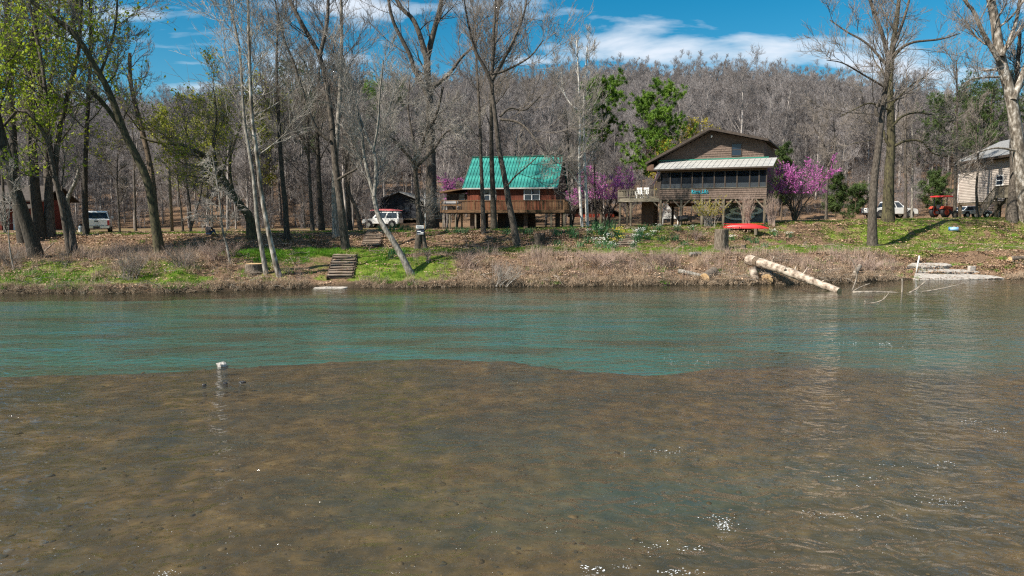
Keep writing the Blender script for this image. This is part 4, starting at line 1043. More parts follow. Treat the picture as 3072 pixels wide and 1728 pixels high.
M['white_vinyl'] = mat_plain('white_vinyl', (0.78, 0.78, 0.76), 0.5, var=0.05)
M['glass'] = mat_glass('window_glass', (0.02, 0.035, 0.055), 0.75)
M['pale_pane'] = mat_glass('pane_reflection_tint', (0.09, 0.10, 0.11), 0.4, 0.3, 0.3)  # grey tint puts the reflection in the lower porch panes into the colour
M['screen'] = mat_glass('porch_screen', (0.010, 0.014, 0.020), 0.66, 0.8, 0.08)
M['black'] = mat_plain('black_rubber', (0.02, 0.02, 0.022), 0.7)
M['dark_metal'] = mat_plain('dark_metal', (0.045, 0.045, 0.05), 0.4, metallic=0.6)
M['chrome'] = mat_plain('chrome', (0.6, 0.6, 0.62), 0.2, metallic=1.0)
M['tail_red'] = mat_plain('tail_light_red', (0.42, 0.02, 0.02), 0.25)
M['kayak'] = mat_noise('red_kayak_plastic', (0.56, 0.018, 0.02), (0.70, 0.035, 0.035), 1.5, 0.35, spec=0.5)
M['teal'] = mat_noise('teal_letter', (0.02, 0.27, 0.36), (0.05, 0.40, 0.46), 5, 0.5)
M['concrete'] = mat_noise('weathered_concrete', (0.17, 0.145, 0.12), (0.46, 0.42, 0.375), 5, 0.9, 0.8, c3=(0.34, 0.305, 0.265), lo=0.3, hi=0.6)
M['cut_wood'] = mat_noise('fresh_cut_wood', (0.42, 0.26, 0.12), (0.62, 0.44, 0.25), 7, 0.8, 0.3)
M['stair_wood'] = mat_noise('stair_wood', (0.095, 0.065, 0.048), (0.25, 0.185, 0.14), 3, 0.85, 0.4, (0.6, 4, 4), per_object=0.2)
M['riser_wood'] = mat_noise('shaded_riser_wood', (0.05, 0.034, 0.025), (0.13, 0.092, 0.07), 3, 0.85, 0.4, (0.6, 4, 4))  # stair wood darkened: shade on the risers put into the colour
M['tread_wood'] = mat_noise('lit_tread_wood', (0.17, 0.125, 0.09), (0.40, 0.32, 0.25), 3, 0.85, 0.4, (0.6, 4, 4), per_object=0.2)  # stair wood lightened: daylight on the treads put into the colour
M['drift'] = mat_noise('driftwood', (0.13, 0.105, 0.08), (0.38, 0.325, 0.265), 4, 0.85, 0.5)
M['log_bark'] = mat_noise('fallen_log_bark', (0.09, 0.062, 0.045), (0.50, 0.42, 0.34), 3.4, 0.85, 1.0, (1, 1, 1), (0.30, 0.235, 0.18), lo=0.33, hi=0.6, bump_dist=0.05)
M['stump_bark'] = mat_noise('stump_bark', (0.05, 0.038, 0.028), (0.25, 0.21, 0.165), 6, 0.9, 0.9, (3, 3, 0.5), (0.14, 0.11, 0.085), bump_dist=0.04)

class House:
    """parts are given in the house's own axes: x along the front, y into the depth, z up from its ground"""
    def __init__(s, name, label, px, py, Y, theta, cat='house'):
        p = at(px, py, Y)
        s.e = thing(name, label, cat, (p[0], p[1], p[2]), -R(theta))
        s.cache = {}
    def box(s, name, x0, x1, y0, y1, z0, z1, m, parent=None):
        key = (round(x1 - x0, 4), round(y1 - y0, 4), round(z1 - z0, 4), m)
        if key not in s.cache:
            s.cache[key] = MB().box(0, x1 - x0, 0, y1 - y0, 0, z1 - z0).mesh(name, M[m])
        return link(name, s.cache[key], parent or s.e, (x0, y0, z0))
    def prism(s, name, poly, axis, a, b, m): return MB().prism(poly, axis, a, b).build(name, M[m], s.e)
    def bar(s, name, a, b, w, m, h=None): return MB().bar(a, b, w, h).build(name, M[m], s.e)
    def window(s, x0, x1, z0, z1, y, frame='white_vinyl', split='h', out=0.05, w=0.06, pane='glass'):
        f = MB()
        f.box(x0, x1, y - out, y + 0.02, z0, z0 + w).box(x0, x1, y - out, y + 0.02, z1 - w, z1)
        f.box(x0, x0 + w, y - out, y + 0.02, z0 + w, z1 - w).box(x1 - w, x1, y - out, y + 0.02, z0 + w, z1 - w)
        zm, xm = (z0 + z1) / 2, (x0 + x1) / 2
        if 'h' in split: f.box(x0 + w, x1 - w, y - out + 0.01, y + 0.01, zm - w / 2.4, zm + w / 2.4)
        if 'v' in split: f.box(xm - w / 2, xm + w / 2, y - out + 0.004, y + 0.014, z0 + w, z1 - w)
        o = f.build('window', M[frame], s.e)
        hs = [(z0 + w, zm), (zm, z1 - w)] if 'h' in split else [(z0 + w, z1 - w)]
        vs = [(x0 + w, xm), (xm, x1 - w)] if 'v' in split else [(x0 + w, x1 - w)]
        for a, b in hs:
            for c, d in vs:
                MB().box(c, d, y - 0.022, y - 0.014, a, b).build('pane', M[pane], o)
        return o

# ------------------------------------------------------------------ the brown cabin on posts
def brown_cabin():
    h = House('brown_cabin', 'brown shake cabin on posts with a broad gable, pale porch roof and screened porch', 1977, 680, 64, 26)
    rid, le, re_ = (3.98, 8.77), (-1.76, 5.88), (8.95, 7.56)
    def under(x):
        return np.interp(x, [le[0], rid[0], re_[0]], [le[1], rid[1], re_[1]]) - 0.16
    # gable wall, course by course
    z = 5.92; c = 0.205
    while z < 8.62:
        xs = np.linspace(-1.0, 8.52, 400); ok = under(xs) > z + c * 0.45
        if ok.any():
            x0, x1 = float(xs[ok][0]), float(xs[ok][-1])
            zt = z + c + 0.02
            xs2 = np.linspace(-1.0, 8.52, 400); ok2 = under(xs2) > zt
            a0, a1 = (float(xs2[ok2][0]), float(xs2[ok2][-1])) if ok2.any() else ((x0 + x1) / 2 - 0.05, (x0 + x1) / 2 + 0.05)
            V = [(x0, 2.555, z), (x1, 2.555, z), (x1, 2.66, z), (x0, 2.66, z), (a0, 2.605, zt), (a1, 2.605, zt), (a1, 2.66, zt), (a0, 2.66, zt)]
            MB().add(V, [[0, 3, 2, 1], [4, 5, 6, 7], [0, 1, 5, 4], [1, 2, 6, 5], [2, 3, 7, 6], [3, 0, 4, 7]]).build('shingle_course', M['shake'], h.e)
        z += c
    h.prism('gable_backing', [(-1.0, 5.2), (8.52, 5.2), (8.52, under(8.52) - 0.03), (rid[0], under(rid[0]) - 0.03), (-1.0, under(-1.0) - 0.03)], 'y', 2.66, 2.8, 'trim_dark')
    h.window(5.74, 6.62, 6.28, 7.36, 2.55, 'trim_dark', 'h', 0.05, 0.05)
    lamp = MB().box(3.92, 4.06, 2.42, 2.555, 8.0, 8.16).build('gable_lamp', M['white_vinyl'], h.e)
    # roof
    for nm, a, b in (('roof_slope', le, rid), ('roof_slope', rid, re_)):
        h.prism(nm, [a, b, (b[0], b[1] - 0.12), (a[0], a[1] - 0.12)], 'y', 1.52, 11.5, 'roof_dark')
        h.prism('rake_board', [(a[0], a[1] + 0.02), (b[0], b[1] + 0.02), (b[0], b[1] - 0.2), (a[0], a[1] - 0.2)], 'y', 1.44, 1.517, 'trim_dark')
    h.box('soffit', -1.68, -1.02, 1.6, 11, 5.15, 5.70, 'brown_panel')
    h.box('side_wall', -1.0, -0.9, 2.82, 11, 2.5, 5.9, 'shake'); h.box('side_wall', 8.42, 8.52, 2.82, 11, 2.5, 7.4, 'shake')
    h.box('rear_wall', -0.9, 8.42, 10.9, 11.0, 2.5, 6.0, 'shake')
    # porch roof of ribbed metal panels
    x0, x1, n = -0.48, 9.62, 22
    w = (x1 - x0) / n
    V0 = np.array([(0, -0.42, 5.13), (w - 0.012, -0.42, 5.13), (w - 0.012, 2.55, 6.02), (0, 2.55, 6.02)])
    V1 = V0 - np.array([0, 0, 0.04])
    pm = MB().add(np.vstack([V1, V0]), [[0, 3, 2, 1], [4, 5, 6, 7], [0, 1, 5, 4], [1, 2, 6, 5], [2, 3, 7, 6], [3, 0, 4, 7]])
    pm.add(np.vstack([V0[[0, 3]] , V0[[0, 3]] + [0.035, 0, 0], V0[[0, 3]] + [0.0, 0, 0.035], V0[[0, 3]] + [0.035, 0, 0.035]]), [[4, 6, 7, 5], [0, 4, 5, 1], [2, 3, 7, 6], [0, 2, 6, 4]])
    pmesh = pm.mesh('roof_panel', M['metal_white'])
    for i in range(n): link('porch_roof_panel', pmesh, h.e, (x0 + i * w, 0, 0))
    h.box('flashing', x0 - 0.3, x1 - 0.7, 2.47, 2.553, 6.03, 6.12, 'flash_green')
    h.box('gutter', x0 - 0.03, x1 + 0.03, -0.52, -0.425, 4.98, 5.11, 'trim_dark')
    h.box('porch_beam', 0, 9.1, -0.02, 0.16, 4.82, 5.0, 'brown_panel')
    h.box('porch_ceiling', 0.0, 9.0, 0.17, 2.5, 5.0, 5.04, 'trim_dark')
    # screened porch
    xs = [0.0, 0.88, 1.86, 2.82, 3.72, 4.72, 5.62, 6.62, 7.66, 8.42, 9.02]
    for i, x in enumerate(xs): h.box('porch_post', x, x + 0.1, 0.0, 0.1, 3.36, 4.82, 'trim_dark')
    for a, b in zip(xs[:-1], xs[1:]): h.box('screen', a + 0.1, b, 0.045, 0.052, 3.37, 4.82, 'screen')
    for a, b in zip(xs[:-1], xs[1:]): h.box('lower_pane', a + 0.1, b, 0.036, 0.042, 3.37, 3.80, 'pale_pane')
    h.box('porch_floor', 0.0, 9.1, 0.09, 2.6, 2.36, 2.5, 'deck_wood')
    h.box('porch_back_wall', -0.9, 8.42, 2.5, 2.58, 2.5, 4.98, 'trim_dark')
    for a, b in ((0.9, 1.7), (2.2, 3.0), (6.2, 7.0)): h.window(a, b, 3.3, 4.4, 2.49, 'white_vinyl', 'h', 0.04, 0.05)
    d = h.box('door', 7.5, 8.3, 2.44, 2.49, 2.5, 4.5, 'white_vinyl'); h.box('door_pane', 0.15, 0.65, -0.02, -0.004, 0.9, 1.7, 'glass', d)
    # solid shingled rail
    for i in range(5):
        z = 2.42 + i * 0.186
        V = [(0, -0.05, z), (9.12, -0.05, z), (9.12, 0.08, z), (0, 0.08, z), (0, -0.005, z + 0.2), (9.12, -0.005, z + 0.2), (9.12, 0.08, z + 0.2), (0, 0.08, z + 0.2)]
        MB().add(V, [[0, 3, 2, 1], [4, 5, 6, 7], [0, 1, 5, 4], [1, 2, 6, 5], [2, 3, 7, 6], [3, 0, 4, 7]]).build('rail_course', M['shake'], h.e)
    h.box('rail_cap', -0.03, 9.15, -0.08, 0.11, 3.37, 3.405, 'deck_wood')
    # posts and braces below
    h.box('rim_joist', -0.02, 9.1, 0.1, 0.22, 2.1, 2.355, 'brown_panel')
    for x in (0.02, 1.86, 3.68, 5.52, 7.2, 8.9):
        h.box('post', x, x + 0.19, -0.03, 0.095, -0.6, 2.41, 'post_wood')
        for sgn in (-1, 1):
            if x < 0.1 and sgn < 0: continue
            h.bar('brace', (x + 0.095 + sgn * 0.1, 0.02, 1.72), (x + 0.095 + sgn * 0.72, 0.02, 2.36), 0.09, 'post_wood', 0.11)
    for y in (4.2, 8.0):
        for x in (0.1, 2.9, 5.8, 8.7): h.box('rear_post', x, x + 0.2, y, y + 0.2, -0.6, 2.35, 'dark_plank')
    h.box('lower_floor_beam', 0.0, 9.0, 3.4, 3.6, 1.85, 2.3, 'brown_panel')
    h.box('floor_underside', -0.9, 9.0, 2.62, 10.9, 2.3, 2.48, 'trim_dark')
    h.box('lower_room_wall', 5.0, 8.95, 2.9, 3.02, -0.6, 2.29, 'grey_wall'); h.box('lower_room_wall', 8.85, 8.95, 3.03, 8.0, -0.6, 2.29, 'grey_wall')
    h.box('storage_room', -2.15, -1.0, 1.8, 3.4, -0.6, 2.28, 'brown_panel')
    lt = MB().box(8.35, 8.5, 2.8, 2.895, 1.75, 1.86).build('wall_lamp', M['white_vinyl'], h.e)
    # open deck on the left
    for i in range(18): h.box('deck_board', -3.86, -0.03, 0.06 + i * 0.145, 0.06 + i * 0.145 + 0.135, 2.555, 2.59, 'deck_wood')
    h.box('deck_rim', -3.88, -0.02, -0.02, 0.05, 2.25, 2.56, 'deck_wood'); h.box('deck_rim', -3.88, -3.81, 0.06, 2.62, 2.25, 2.55, 'deck_wood')
    h.box('deck_joists', -3.8, -0.05, 0.06, 2.62, 2.3, 2.5, 'trim_dark')
    for (ax, ay, bx, by) in ((-3.86, 0.0, -0.1, 0.0), (-3.86, 2.6, -0.95, 2.6), (-3.86, 0.05, -3.86, 2.6)):
        L_ = math.hypot(bx - ax, by - ay)
        MB().bar((ax, ay, 3.33), (bx, by, 3.33), 0.13, 0.045).build('hand_rail', M['deck_wood'], h.e)
        MB().bar((ax, ay, 2.70), (bx, by, 2.70), 0.05, 0.06).build('bottom_rail', M['deck_wood'], h.e)
        k = int(L_ / 0.145)
        for i in range(1, k):
            f = i / k; h.box('baluster', ax + (bx - ax) * f - 0.018, ax + (bx - ax) * f + 0.018, ay + (by - ay) * f - 0.018, ay + (by - ay) * f + 0.018, 2.73, 3.306, 'deck_wood')
    for x in (-3.9, -2.8, -1.4): h.box('rail_post', x, x + 0.09, -0.045, 0.045 - 0.07 + 0.004, 2.5, 3.30, 'deck_wood')
    for x, y in ((-3.8, 0.06), (-2.76, 0.06), (-3.8, 2.4), (-1.2, 2.4)):
        h.box('post', x, x + 0.16, y, y + 0.16, -0.6, 2.30, 'post_wood')
    h.bar('brace', (-2.6, 0.14, 1.7), (-2.0, 0.14, 2.27), 0.09, 'post_wood'); h.bar('brace', (-0.02, 0.1, 1.7), (-0.62, 0.1, 2.27), 0.09, 'post_wood')
    return h
bc = brown_cabin()

def place(h, x, y, z):
    """a point in a house's axes as a world point"""
    a = h.e.rotation_euler.z; o = h.e.location
    return (o.x + x * math.cos(a) - y * math.sin(a), o.y + x * math.sin(a) + y * math.cos(a), o.z + z)

def river_sign():
    e = thing('house_sign', 'teal cut-out lettering fixed to the shingled porch rail', 'sign', place(bc, 2.86, -0.09, 2.93), bc.e.rotation_euler.z)
    x = 0.0
    for ch in 'River Life':
        if ch == ' ': x += 0.13; continue
        cu = bpy.data.curves.new('letter', 'FONT'); cu.body = ch; cu.size = 0.42; cu.extrude = 0.02; cu.offset = 0.012
        t = bpy.data.objects.new('letter', cu); COL.objects.link(t)
        bpy.context.view_layer.update()
        dg = bpy.context.evaluated_depsgraph_get()
        me = bpy.data.meshes.new_from_object(t.evaluated_get(dg))
        wd = max(v.co.x for v in me.vertices) - min(v.co.x for v in me.vertices); mn = min(v.co.x for v in me.vertices)
        bpy.data.objects.remove(t)
        me.materials.clear(); me.materials.append(M['teal'])
        o = link('letter', me, e, (x - mn, 0, 0.03)); o.rotation_euler = (math.pi / 2, 0, 0)
        x += wd + 0.035
    e.scale = (1.46 / x, 1, 1)
    MB().bar((0.0, 0.025, 0.02), (x, 0.025, 0.02), 0.02, 0.04).build('mounting_strip', M['teal'], e)
river_sign()

def flag():
    p = place(bc, 0.1, -0.1, 4.85)
    e = thing('flag', 'striped red and white flag hanging at the left corner of the screened porch', 'flag', p, bc.e.rotation_euler.z)
    MB().tube([(0, 0, 0.0), (-0.25, -0.35, 0.05)], 0.015, 6).build('pole', M['white_vinyl'], e)
    white, red, blue = mat_plain('flag_white', (0.75, 0.73, 0.72), 0.9), mat_plain('flag_red', (0.45, 0.03, 0.05), 0.9), mat_plain('flag_blue', (0.03, 0.04, 0.16), 0.9)
    a, b = np.array([-0.04, -0.06, -0.02]), np.array([-0.22, -0.33, 0.03])
    dn = np.array([-0.42, -0.05, -1.0]); dn /= np.linalg.norm(dn)
    for i in range(13):
        f0, f1 = i / 13, (i + 1) / 13; V = []
        for t in np.linspace(0, 1.3, 8):
            for f in (f0, f1):
                c = a + (b - a) * f + dn * t + np.array([0.05 * math.sin(t * 5 + f * 3), 0.06 * math.sin(t * 4 + f * 5), 0])
                V += [c, c + [0.004, -0.006, 0]]
        Q = []
        for k in range(7):
            o = k * 4; Q += [[o, o + 2, o + 6, o + 4], [o + 1, o + 5, o + 7, o + 3], [o, o + 4, o + 5, o + 1], [o + 2, o + 3, o + 7, o + 6]]
        MB().add(V, Q).build('stripe', red if i % 2 == 0 else white, e)
    V = []
    for t in np.linspace(0, 0.55, 5):
        for f in (0.46, 1.0):
            c = a + (b - a) * f + dn * t + np.array([0.05 * math.sin(t * 5 + f * 3), 0.06 * math.sin(t * 4 + f * 5), 0]) + [0.012, -0.016, 0]
            V.append(c)
    MB().add(V, [[2 * k, 2 * k + 1, 2 * k + 3, 2 * k + 2] for k in range(4)]).build('canton', blue, e)
flag()

# ------------------------------------------------------------------ the green-roofed cabin
def green_cabin():
    h = House('green_roofed_cabin', 'red-brown plank cabin on posts under a steep green metal roof', 1390, 688, 68, 12)
    w = 0.218; x0 = 0.43; n = int((8.98 - x0) / w); w = (8.98 - x0) / n
    for i in range(n):
        a = x0 + i * w
        h.box('wall_plank', a, a + w - 0.012, 0.0, 0.05, 1.84, 3.95, 'red_plank')
    h.box('wall_core', 0.46, 8.95, 0.052, 6.9, 1.84, 3.93, 'dark_plank')
    for i in range(10): h.box('annex_plank', -1.74 + i * 0.215, -1.74 + i * 0.215 + 0.2, 0.32, 0.37, 1.84, 3.42, 'dark_plank')
    h.box('annex_core', -1.7, 0.42, 0.375, 4.5, 1.84, 3.38, 'dark_plank')
    h.prism('annex_roof', [(-2.25, 3.62), (0.44, 3.98), (0.44, 3.86), (-2.25, 3.46)], 'y', -0.3, 4.7, 'deck_brown')
    for x in (0.1, 8.96):
        h.prism('gable_end', [(-0.1, 3.9), (7.0, 3.9), (3.5, 6.98)], 'x', x, x + 0.08, 'dark_plank')
    # roof panels with raised seams
    n = 30; a0, a1 = 0.02, 9.2; w = (a1 - a0) / n
    def panel(y0, z0, y1, z1):
        V0 = np.array([(0, y0, z0), (w - 0.006, y0, z0), (w - 0.006, y1, z1), (0, y1, z1)]); V1 = V0 - [0, 0, 0.05]
        b = MB().add(np.vstack([V1, V0]), [[0, 3, 2, 1], [4, 5, 6, 7], [0, 1, 5, 4], [1, 2, 6, 5], [2, 3, 7, 6], [3, 0, 4, 7]])
        nz = 0.045; e = V0[[0, 3]]
        b.add(np.vstack([e, e + [0.03, 0, 0], e + [0, -nz * 0.5, nz], e + [0.03, -nz * 0.5, nz]]), [[4, 6, 7, 5], [0, 4, 5, 1], [2, 3, 7, 6], [0, 2, 6, 4]])
        return b.mesh('roof_panel', M['metal_green'])
    front, back = panel(-0.32, 3.93, 3.5, 7.1), panel(7.32, 3.93, 3.52, 7.1)
    for i in range(n):
        link('roof_panel', front, h.e, (a0 + i * w, 0, 0)); link('roof_panel', back, h.e, (a0 + i * w, 0, 0))
    MB().bar((a0 - 0.05, 3.51, 7.13), (a1 + 0.05, 3.51, 7.13), 0.3, 0.05).build('ridge_cap', M['flash_green'], h.e)
    for x in (a0 - 0.05, a1): MB().bar((x + 0.02, -0.32, 3.86), (x + 0.02, 3.5, 7.03), 0.05, 0.2).build('rake_board', M['trim_dark'], h.e)
    h.box('gutter', a0, a1, -0.43, -0.33, 3.80, 3.92, 'metal_white')
    h.window(2.06, 3.25, 2.72, 3.80, -0.01, 'white_vinyl', 'hv'); h.window(5.93, 7.45, 2.72, 3.82, -0.01, 'white_vinyl', 'hv')
    h.window(-0.55, 0.12, 2.66, 3.40, 0.3, 'dark_plank', 'h')
    d = h.box('door', 0.72, 1.55, -0.045, -0.002, 1.87, 3.75, 'red_plank'); MB().box(0.68, 0.73, -0.05, -0.006, 0.9, 0.96).build('handle', M['chrome'], d)
    # deck
    for i in range(14): h.box('deck_board', -1.62, 10.05, -2.0 + i * 0.142, -2.0 + i * 0.142 + 0.132, 1.80, 1.838, 'deck_brown')
    h.box('deck_rim', -1.64, 10.07, -2.07, -2.006, 1.58, 1.85, 'deck_brown'); h.box('deck_rim', 10.01, 10.07, -2.0, 3.0, 1.58, 1.85, 'deck_brown'); h.box('deck_rim', -1.64, -1.58, -2.0, 3.0, 1.58, 1.80, 'deck_brown')
    h.box('deck_board', 9.0, 10.0, 0.02, 3.0, 1.80, 1.838, 'deck_brown')
    h.box('joists', -1.5, 9.95, -1.95, 6.8, 1.5, 1.78, 'trim_dark')
    MB().bar((-1.64, -2.04, 2.70), (10.06, -2.04, 2.70), 0.13, 0.05).build('hand_rail', M['deck_brown'], h.e)
    MB().bar((-1.64, -2.04, 2.28), (0.4, -2.04, 2.28), 0.05, 0.12).build('middle_rail', M['deck_brown'], h.e)
    MB().bar((10.04, -2.0, 2.70), (10.04, 2.9, 2.70), 0.13, 0.05).build('hand_rail', M['deck_brown'], h.e)
    MB().bar((-1.6, -2.0, 2.70), (-1.6, 0.3, 2.70), 0.13, 0.05).build('hand_rail', M['deck_brown'], h.e)
    for x in (-1.62, -0.1, 1.6, 3.2, 4.8, 6.4, 8.0, 9.95): h.box('rail_post', x, x + 0.1, -2.10, -2.072, 1.6, 2.67, 'deck_brown')
    for i in range(72):
        x = 0.5 + i * 0.131; h.box('baluster', x, x + 0.085 if x < 9.2 else x + 0.05, -2.05, -2.02, 1.86, 2.672, 'deck_brown')
    for i in range(30): h.box('baluster', 10.02, 10.05, -1.9 + i * 0.16, -1.9 + i * 0.16 + 0.06, 1.86, 2.672, 'deck_brown')
    for x, y, t in ((-1.5, -1.95, 0.1), (-0.85, -1.95, 0.16), (-0.25, -1.95, 0.1), (1.0, -1.2, 0.36), (1.75, 0.1, 0.4), (6.15, -1.2, 0.36), (8.75, -1.95, 0.17), (9.9, -1.95, 0.2), (8.9, 0.1, 0.4), (9.9, 2.7, 0.17), (0.4, 3.5, 0.3), (8.6, 6.4, 0.3), (0.5, 6.4, 0.3), (-0.4, 0.6, 0.14), (1.7, -1.95, 0.1)):
        h.box('post', x, x + t, y, y + t, -0.7, 1.575 if y < -1 else 1.5, 'post_wood' if t < 0.3 else 'dark_plank')
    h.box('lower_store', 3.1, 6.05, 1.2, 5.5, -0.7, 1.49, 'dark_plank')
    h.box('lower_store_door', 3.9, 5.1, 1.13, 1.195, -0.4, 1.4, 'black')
    # flight of steps on the right
    for i in range(9): h.box('tread', 8.5 + 0.0, 9.4, 3.2 + i * 0.26, 3.2 + i * 0.26 + 0.24, 1.6 - i * 0.2, 1.64 - i * 0.2, 'red_paint')
    return h
gc = green_cabin()

def slat_bench(label, p, rz, w, m, cat='bench'):
    e = thing('bench', label, cat, p, rz)
    for i in range(3): MB().box(-w / 2, w / 2, -0.02, 0.02, 0.52 + i * 0.13, 0.61 + i * 0.13).build('back_slat', M[m], e)
    for i in range(3): MB().box(-w / 2, w / 2, -0.5 + i * 0.16, -0.38 + i * 0.16, 0.42, 0.45).build('seat_slat', M[m], e)
    for x in (-w / 2 + 0.06, w / 2 - 0.12):
        MB().box(x, x + 0.06, -0.5, -0.44, 0, 0.42).build('leg', M[m], e); MB().box(x, x + 0.06, 0.021, 0.07, 0, 0.9).build('leg', M[m], e)
    return e
M['grey_slat'] = mat_noise('grey_slat', (0.34, 0.34, 0.36), (0.52, 0.52, 0.54), 3, 0.6, stretch=(0.5, 3, 3))
slat_bench('long grey slatted bench on the left end of the green-roofed cabin deck', place(gc, -0.65, -1.75, 1.84), gc.e.rotation_euler.z + math.pi, 1.35, 'grey_slat')
slat_bench('dark wooden swing bench under the right end of the green-roofed cabin', place(gc, 7.4, 1.0, 0.05), gc.e.rotation_euler.z, 1.2, 'dark_plank')
def deck_chair(label, x):
    e = thing('deck_chair', label, 'chair', place(bc, x, 0.75, 2.592), bc.e.rotation_euler.z, 'white chairs on the open deck')
    for i in range(4): MB().box(-0.24 + i * 0.13, -0.14 + i * 0.13, 0.22, 0.25, 0.40, 0.98).build('back_slat', M['white_vinyl'], e)
    MB().box(-0.26, 0.26, -0.25, 0.22, 0.36, 0.40).build('seat', M['white_vinyl'], e)
    for a in (-0.26, 0.2):
        for b in (-0.25, 0.16): MB().box(a, a + 0.06, b, b + 0.06, 0, 0.36).build('leg', M['white_vinyl'], e)
        MB().box(a - 0.02, a + 0.08, -0.28, 0.21, 0.58, 0.61).build('armrest', M['white_vinyl'], e); MB().box(a, a + 0.05, -0.26, -0.21, 0.40, 0.58).build('arm_support', M['white_vinyl'], e)
deck_chair('left white slatted chair behind the deck railing of the brown cabin', -2.15)
deck_chair('right white slatted chair behind the deck railing of the brown cabin', -1.5)

# ------------------------------------------------------------------ the beige house at the right edge
def beige_house():
    h = House('beige_house', 'beige clapboard house on posts with a grey roof and outside stairs', 2872, 655, 78, 98.5)
    n = 24; c = (5.76 - 1.70) / n; X1 = 16.0
    for i in range(n):
        z = 1.70 + i * c
        V = [(-0.1, -0.05, z), (X1, -0.05, z), (X1, 0.05, z), (-0.1, 0.05, z), (-0.1, -0.008, z + c + 0.008), (X1, -0.008, z + c + 0.008), (X1, 0.05, z + c + 0.008), (-0.1, 0.05, z + c + 0.008)]
        MB().add(V, [[0, 3, 2, 1], [4, 5, 6, 7], [0, 1, 5, 4], [1, 2, 6, 5], [2, 3, 7, 6], [3, 0, 4, 7]]).build('clapboard', M['beige_board'], h.e)
    h.box('wall_core', -0.06, X1 - 0.02, 0.055, 8.5, 1.70, 5.8, 'beige_board')
    h.box('corner_board', -0.17, -0.1, -0.07, 0.1, 1.65, 5.8, 'white_vinyl')
    h.prism('roof_slope', [(-0.75, 5.98), (4.1, 8.35), (4.1, 8.22), (-0.75, 5.85)], 'x', -0.5, X1 + 0.5, 'grey_shingle')
    h.prism('roof_slope', [(9.2, 5.98), (4.1, 8.35), (4.1, 8.22), (9.2, 5.85)], 'x', -0.5, X1 + 0.5, 'grey_shingle')
    h.prism('gable_end', [(0.1, 5.81), (8.4, 5.81), (4.15, 8.15)], 'x', -0.06, 0.0, 'beige_board')
    h.box('fascia', -0.5, X1 + 0.5, -0.83, -0.755, 5.80, 6.02, 'trim_dark'); h.box('soffit', -0.45, X1 + 0.4, -0.75, -0.07, 5.84, 5.87, 'trim_dark')
    h.window(7.75, 9.05, 3.2, 4.22, -0.05, 'white_vinyl', 'h', 0.05, 0.1)
    h.box('floor_beam', -0.1, X1 - 0.1, 0.0, 0.22, 1.45, 1.695, 'post_wood')
    for x, y in ((-0.05, 0.02), (3.9, 0.02), (7.6, 0.02), (11.4, 0.02), (15.3, 0.02), (-0.05, 4.0), (5.0, 4.0), (10.0, 4.0), (15.3, 4.0), (2.4, 8.0), (9.0, 8.0)): h.box('post', x, x + 0.28, y, y + 0.28, -0.8, 1.445 if y < 1 else 1.695, 'post_wood')
    h.box('lower_pipe', 5.2, 5.32, 1.5, 1.62, -0.6, 1.69, 'white_vinyl')
    for i in range(9): h.box('deck_board', 10.6, 15.6, -1.45 + i * 0.155, -1.45 + i * 0.155 + 0.145, 2.16, 2.2, 'deck_wood')
    h.box('deck_rim', 10.58, 15.6, -1.53, -1.46, 1.93, 2.21, 'deck_wood'); h.box('deck_rim', 10.52, 10.575, -1.53, -0.06, 1.93, 2.2, 'deck_wood')
    for x in (10.62, 12.6, 15.2): h.box('post', x, x + 0.15, -1.45, -1.30, -0.8, 2.155, 'post_wood')
    MB().bar((10.6, -1.5, 3.05), (15.6, -1.5, 3.05), 0.1, 0.05).build('hand_rail', M['deck_wood'], h.e)
    for i in range(28): h.box('baluster', 10.68 + i * 0.17, 10.73 + i * 0.17, -1.52, -1.47, 2.215, 3.02, 'deck_wood')
    for i in range(12):
        f = i / 12; h.box('tread', 10.5 - 3.1 * f - 0.29, 10.5 - 3.1 * f, -1.4, -0.4, 2.0 - 2.1 * f, 2.04 - 2.1 * f, 'stair_wood')
    for y in (-1.45, -0.34): MB().bar((10.55, y, 1.98), (7.3, y, -0.25), 0.06, 0.26).build('stringer', M['deck_wood'], h.e)
    MB().bar((10.6, -1.47, 3.03), (7.35, -1.47, 0.84), 0.07, 0.06).build('stair_rail', M['deck_wood'], h.e)
    for i in range(16):
        f = (i + 0.5) / 16; x = 10.55 - 3.2 * f; z = 2.08 - 2.2 * f; h.box('baluster', x - 0.025, x + 0.025, -1.49, -1.45, z, z + 0.88, 'deck_wood')
    h.box('rail_post', 7.28, 7.38, -1.51, -1.41, -0.6, 0.95, 'deck_wood')
    return h
bh = beige_house()
def planter(label, x):
    e = thing('planter', label, 'planter', place(bh, x, -1.28, 2.2), bh.e.rotation_euler.z, 'brown planters on the beige house deck')
    MB().tube([(0, 0, 0), (0, 0, 0.6), (0, 0, 0.84), (0, 0, 0.86)], [0.16, 0.21, 0.24, 0.22], 12).build('pot', mat_plain('terracotta_brown', (0.20, 0.12, 0.08), 0.8), e, True)
    MB().tube([(0, 0, 0.78), (0, 0, 0.87)], [0.2, 0.19], 12).build('soil', M['trim_dark'], e)
planter('left brown planter above the stairs of the beige house', 11.1); planter('right brown planter above the stairs of the beige house', 12.3)

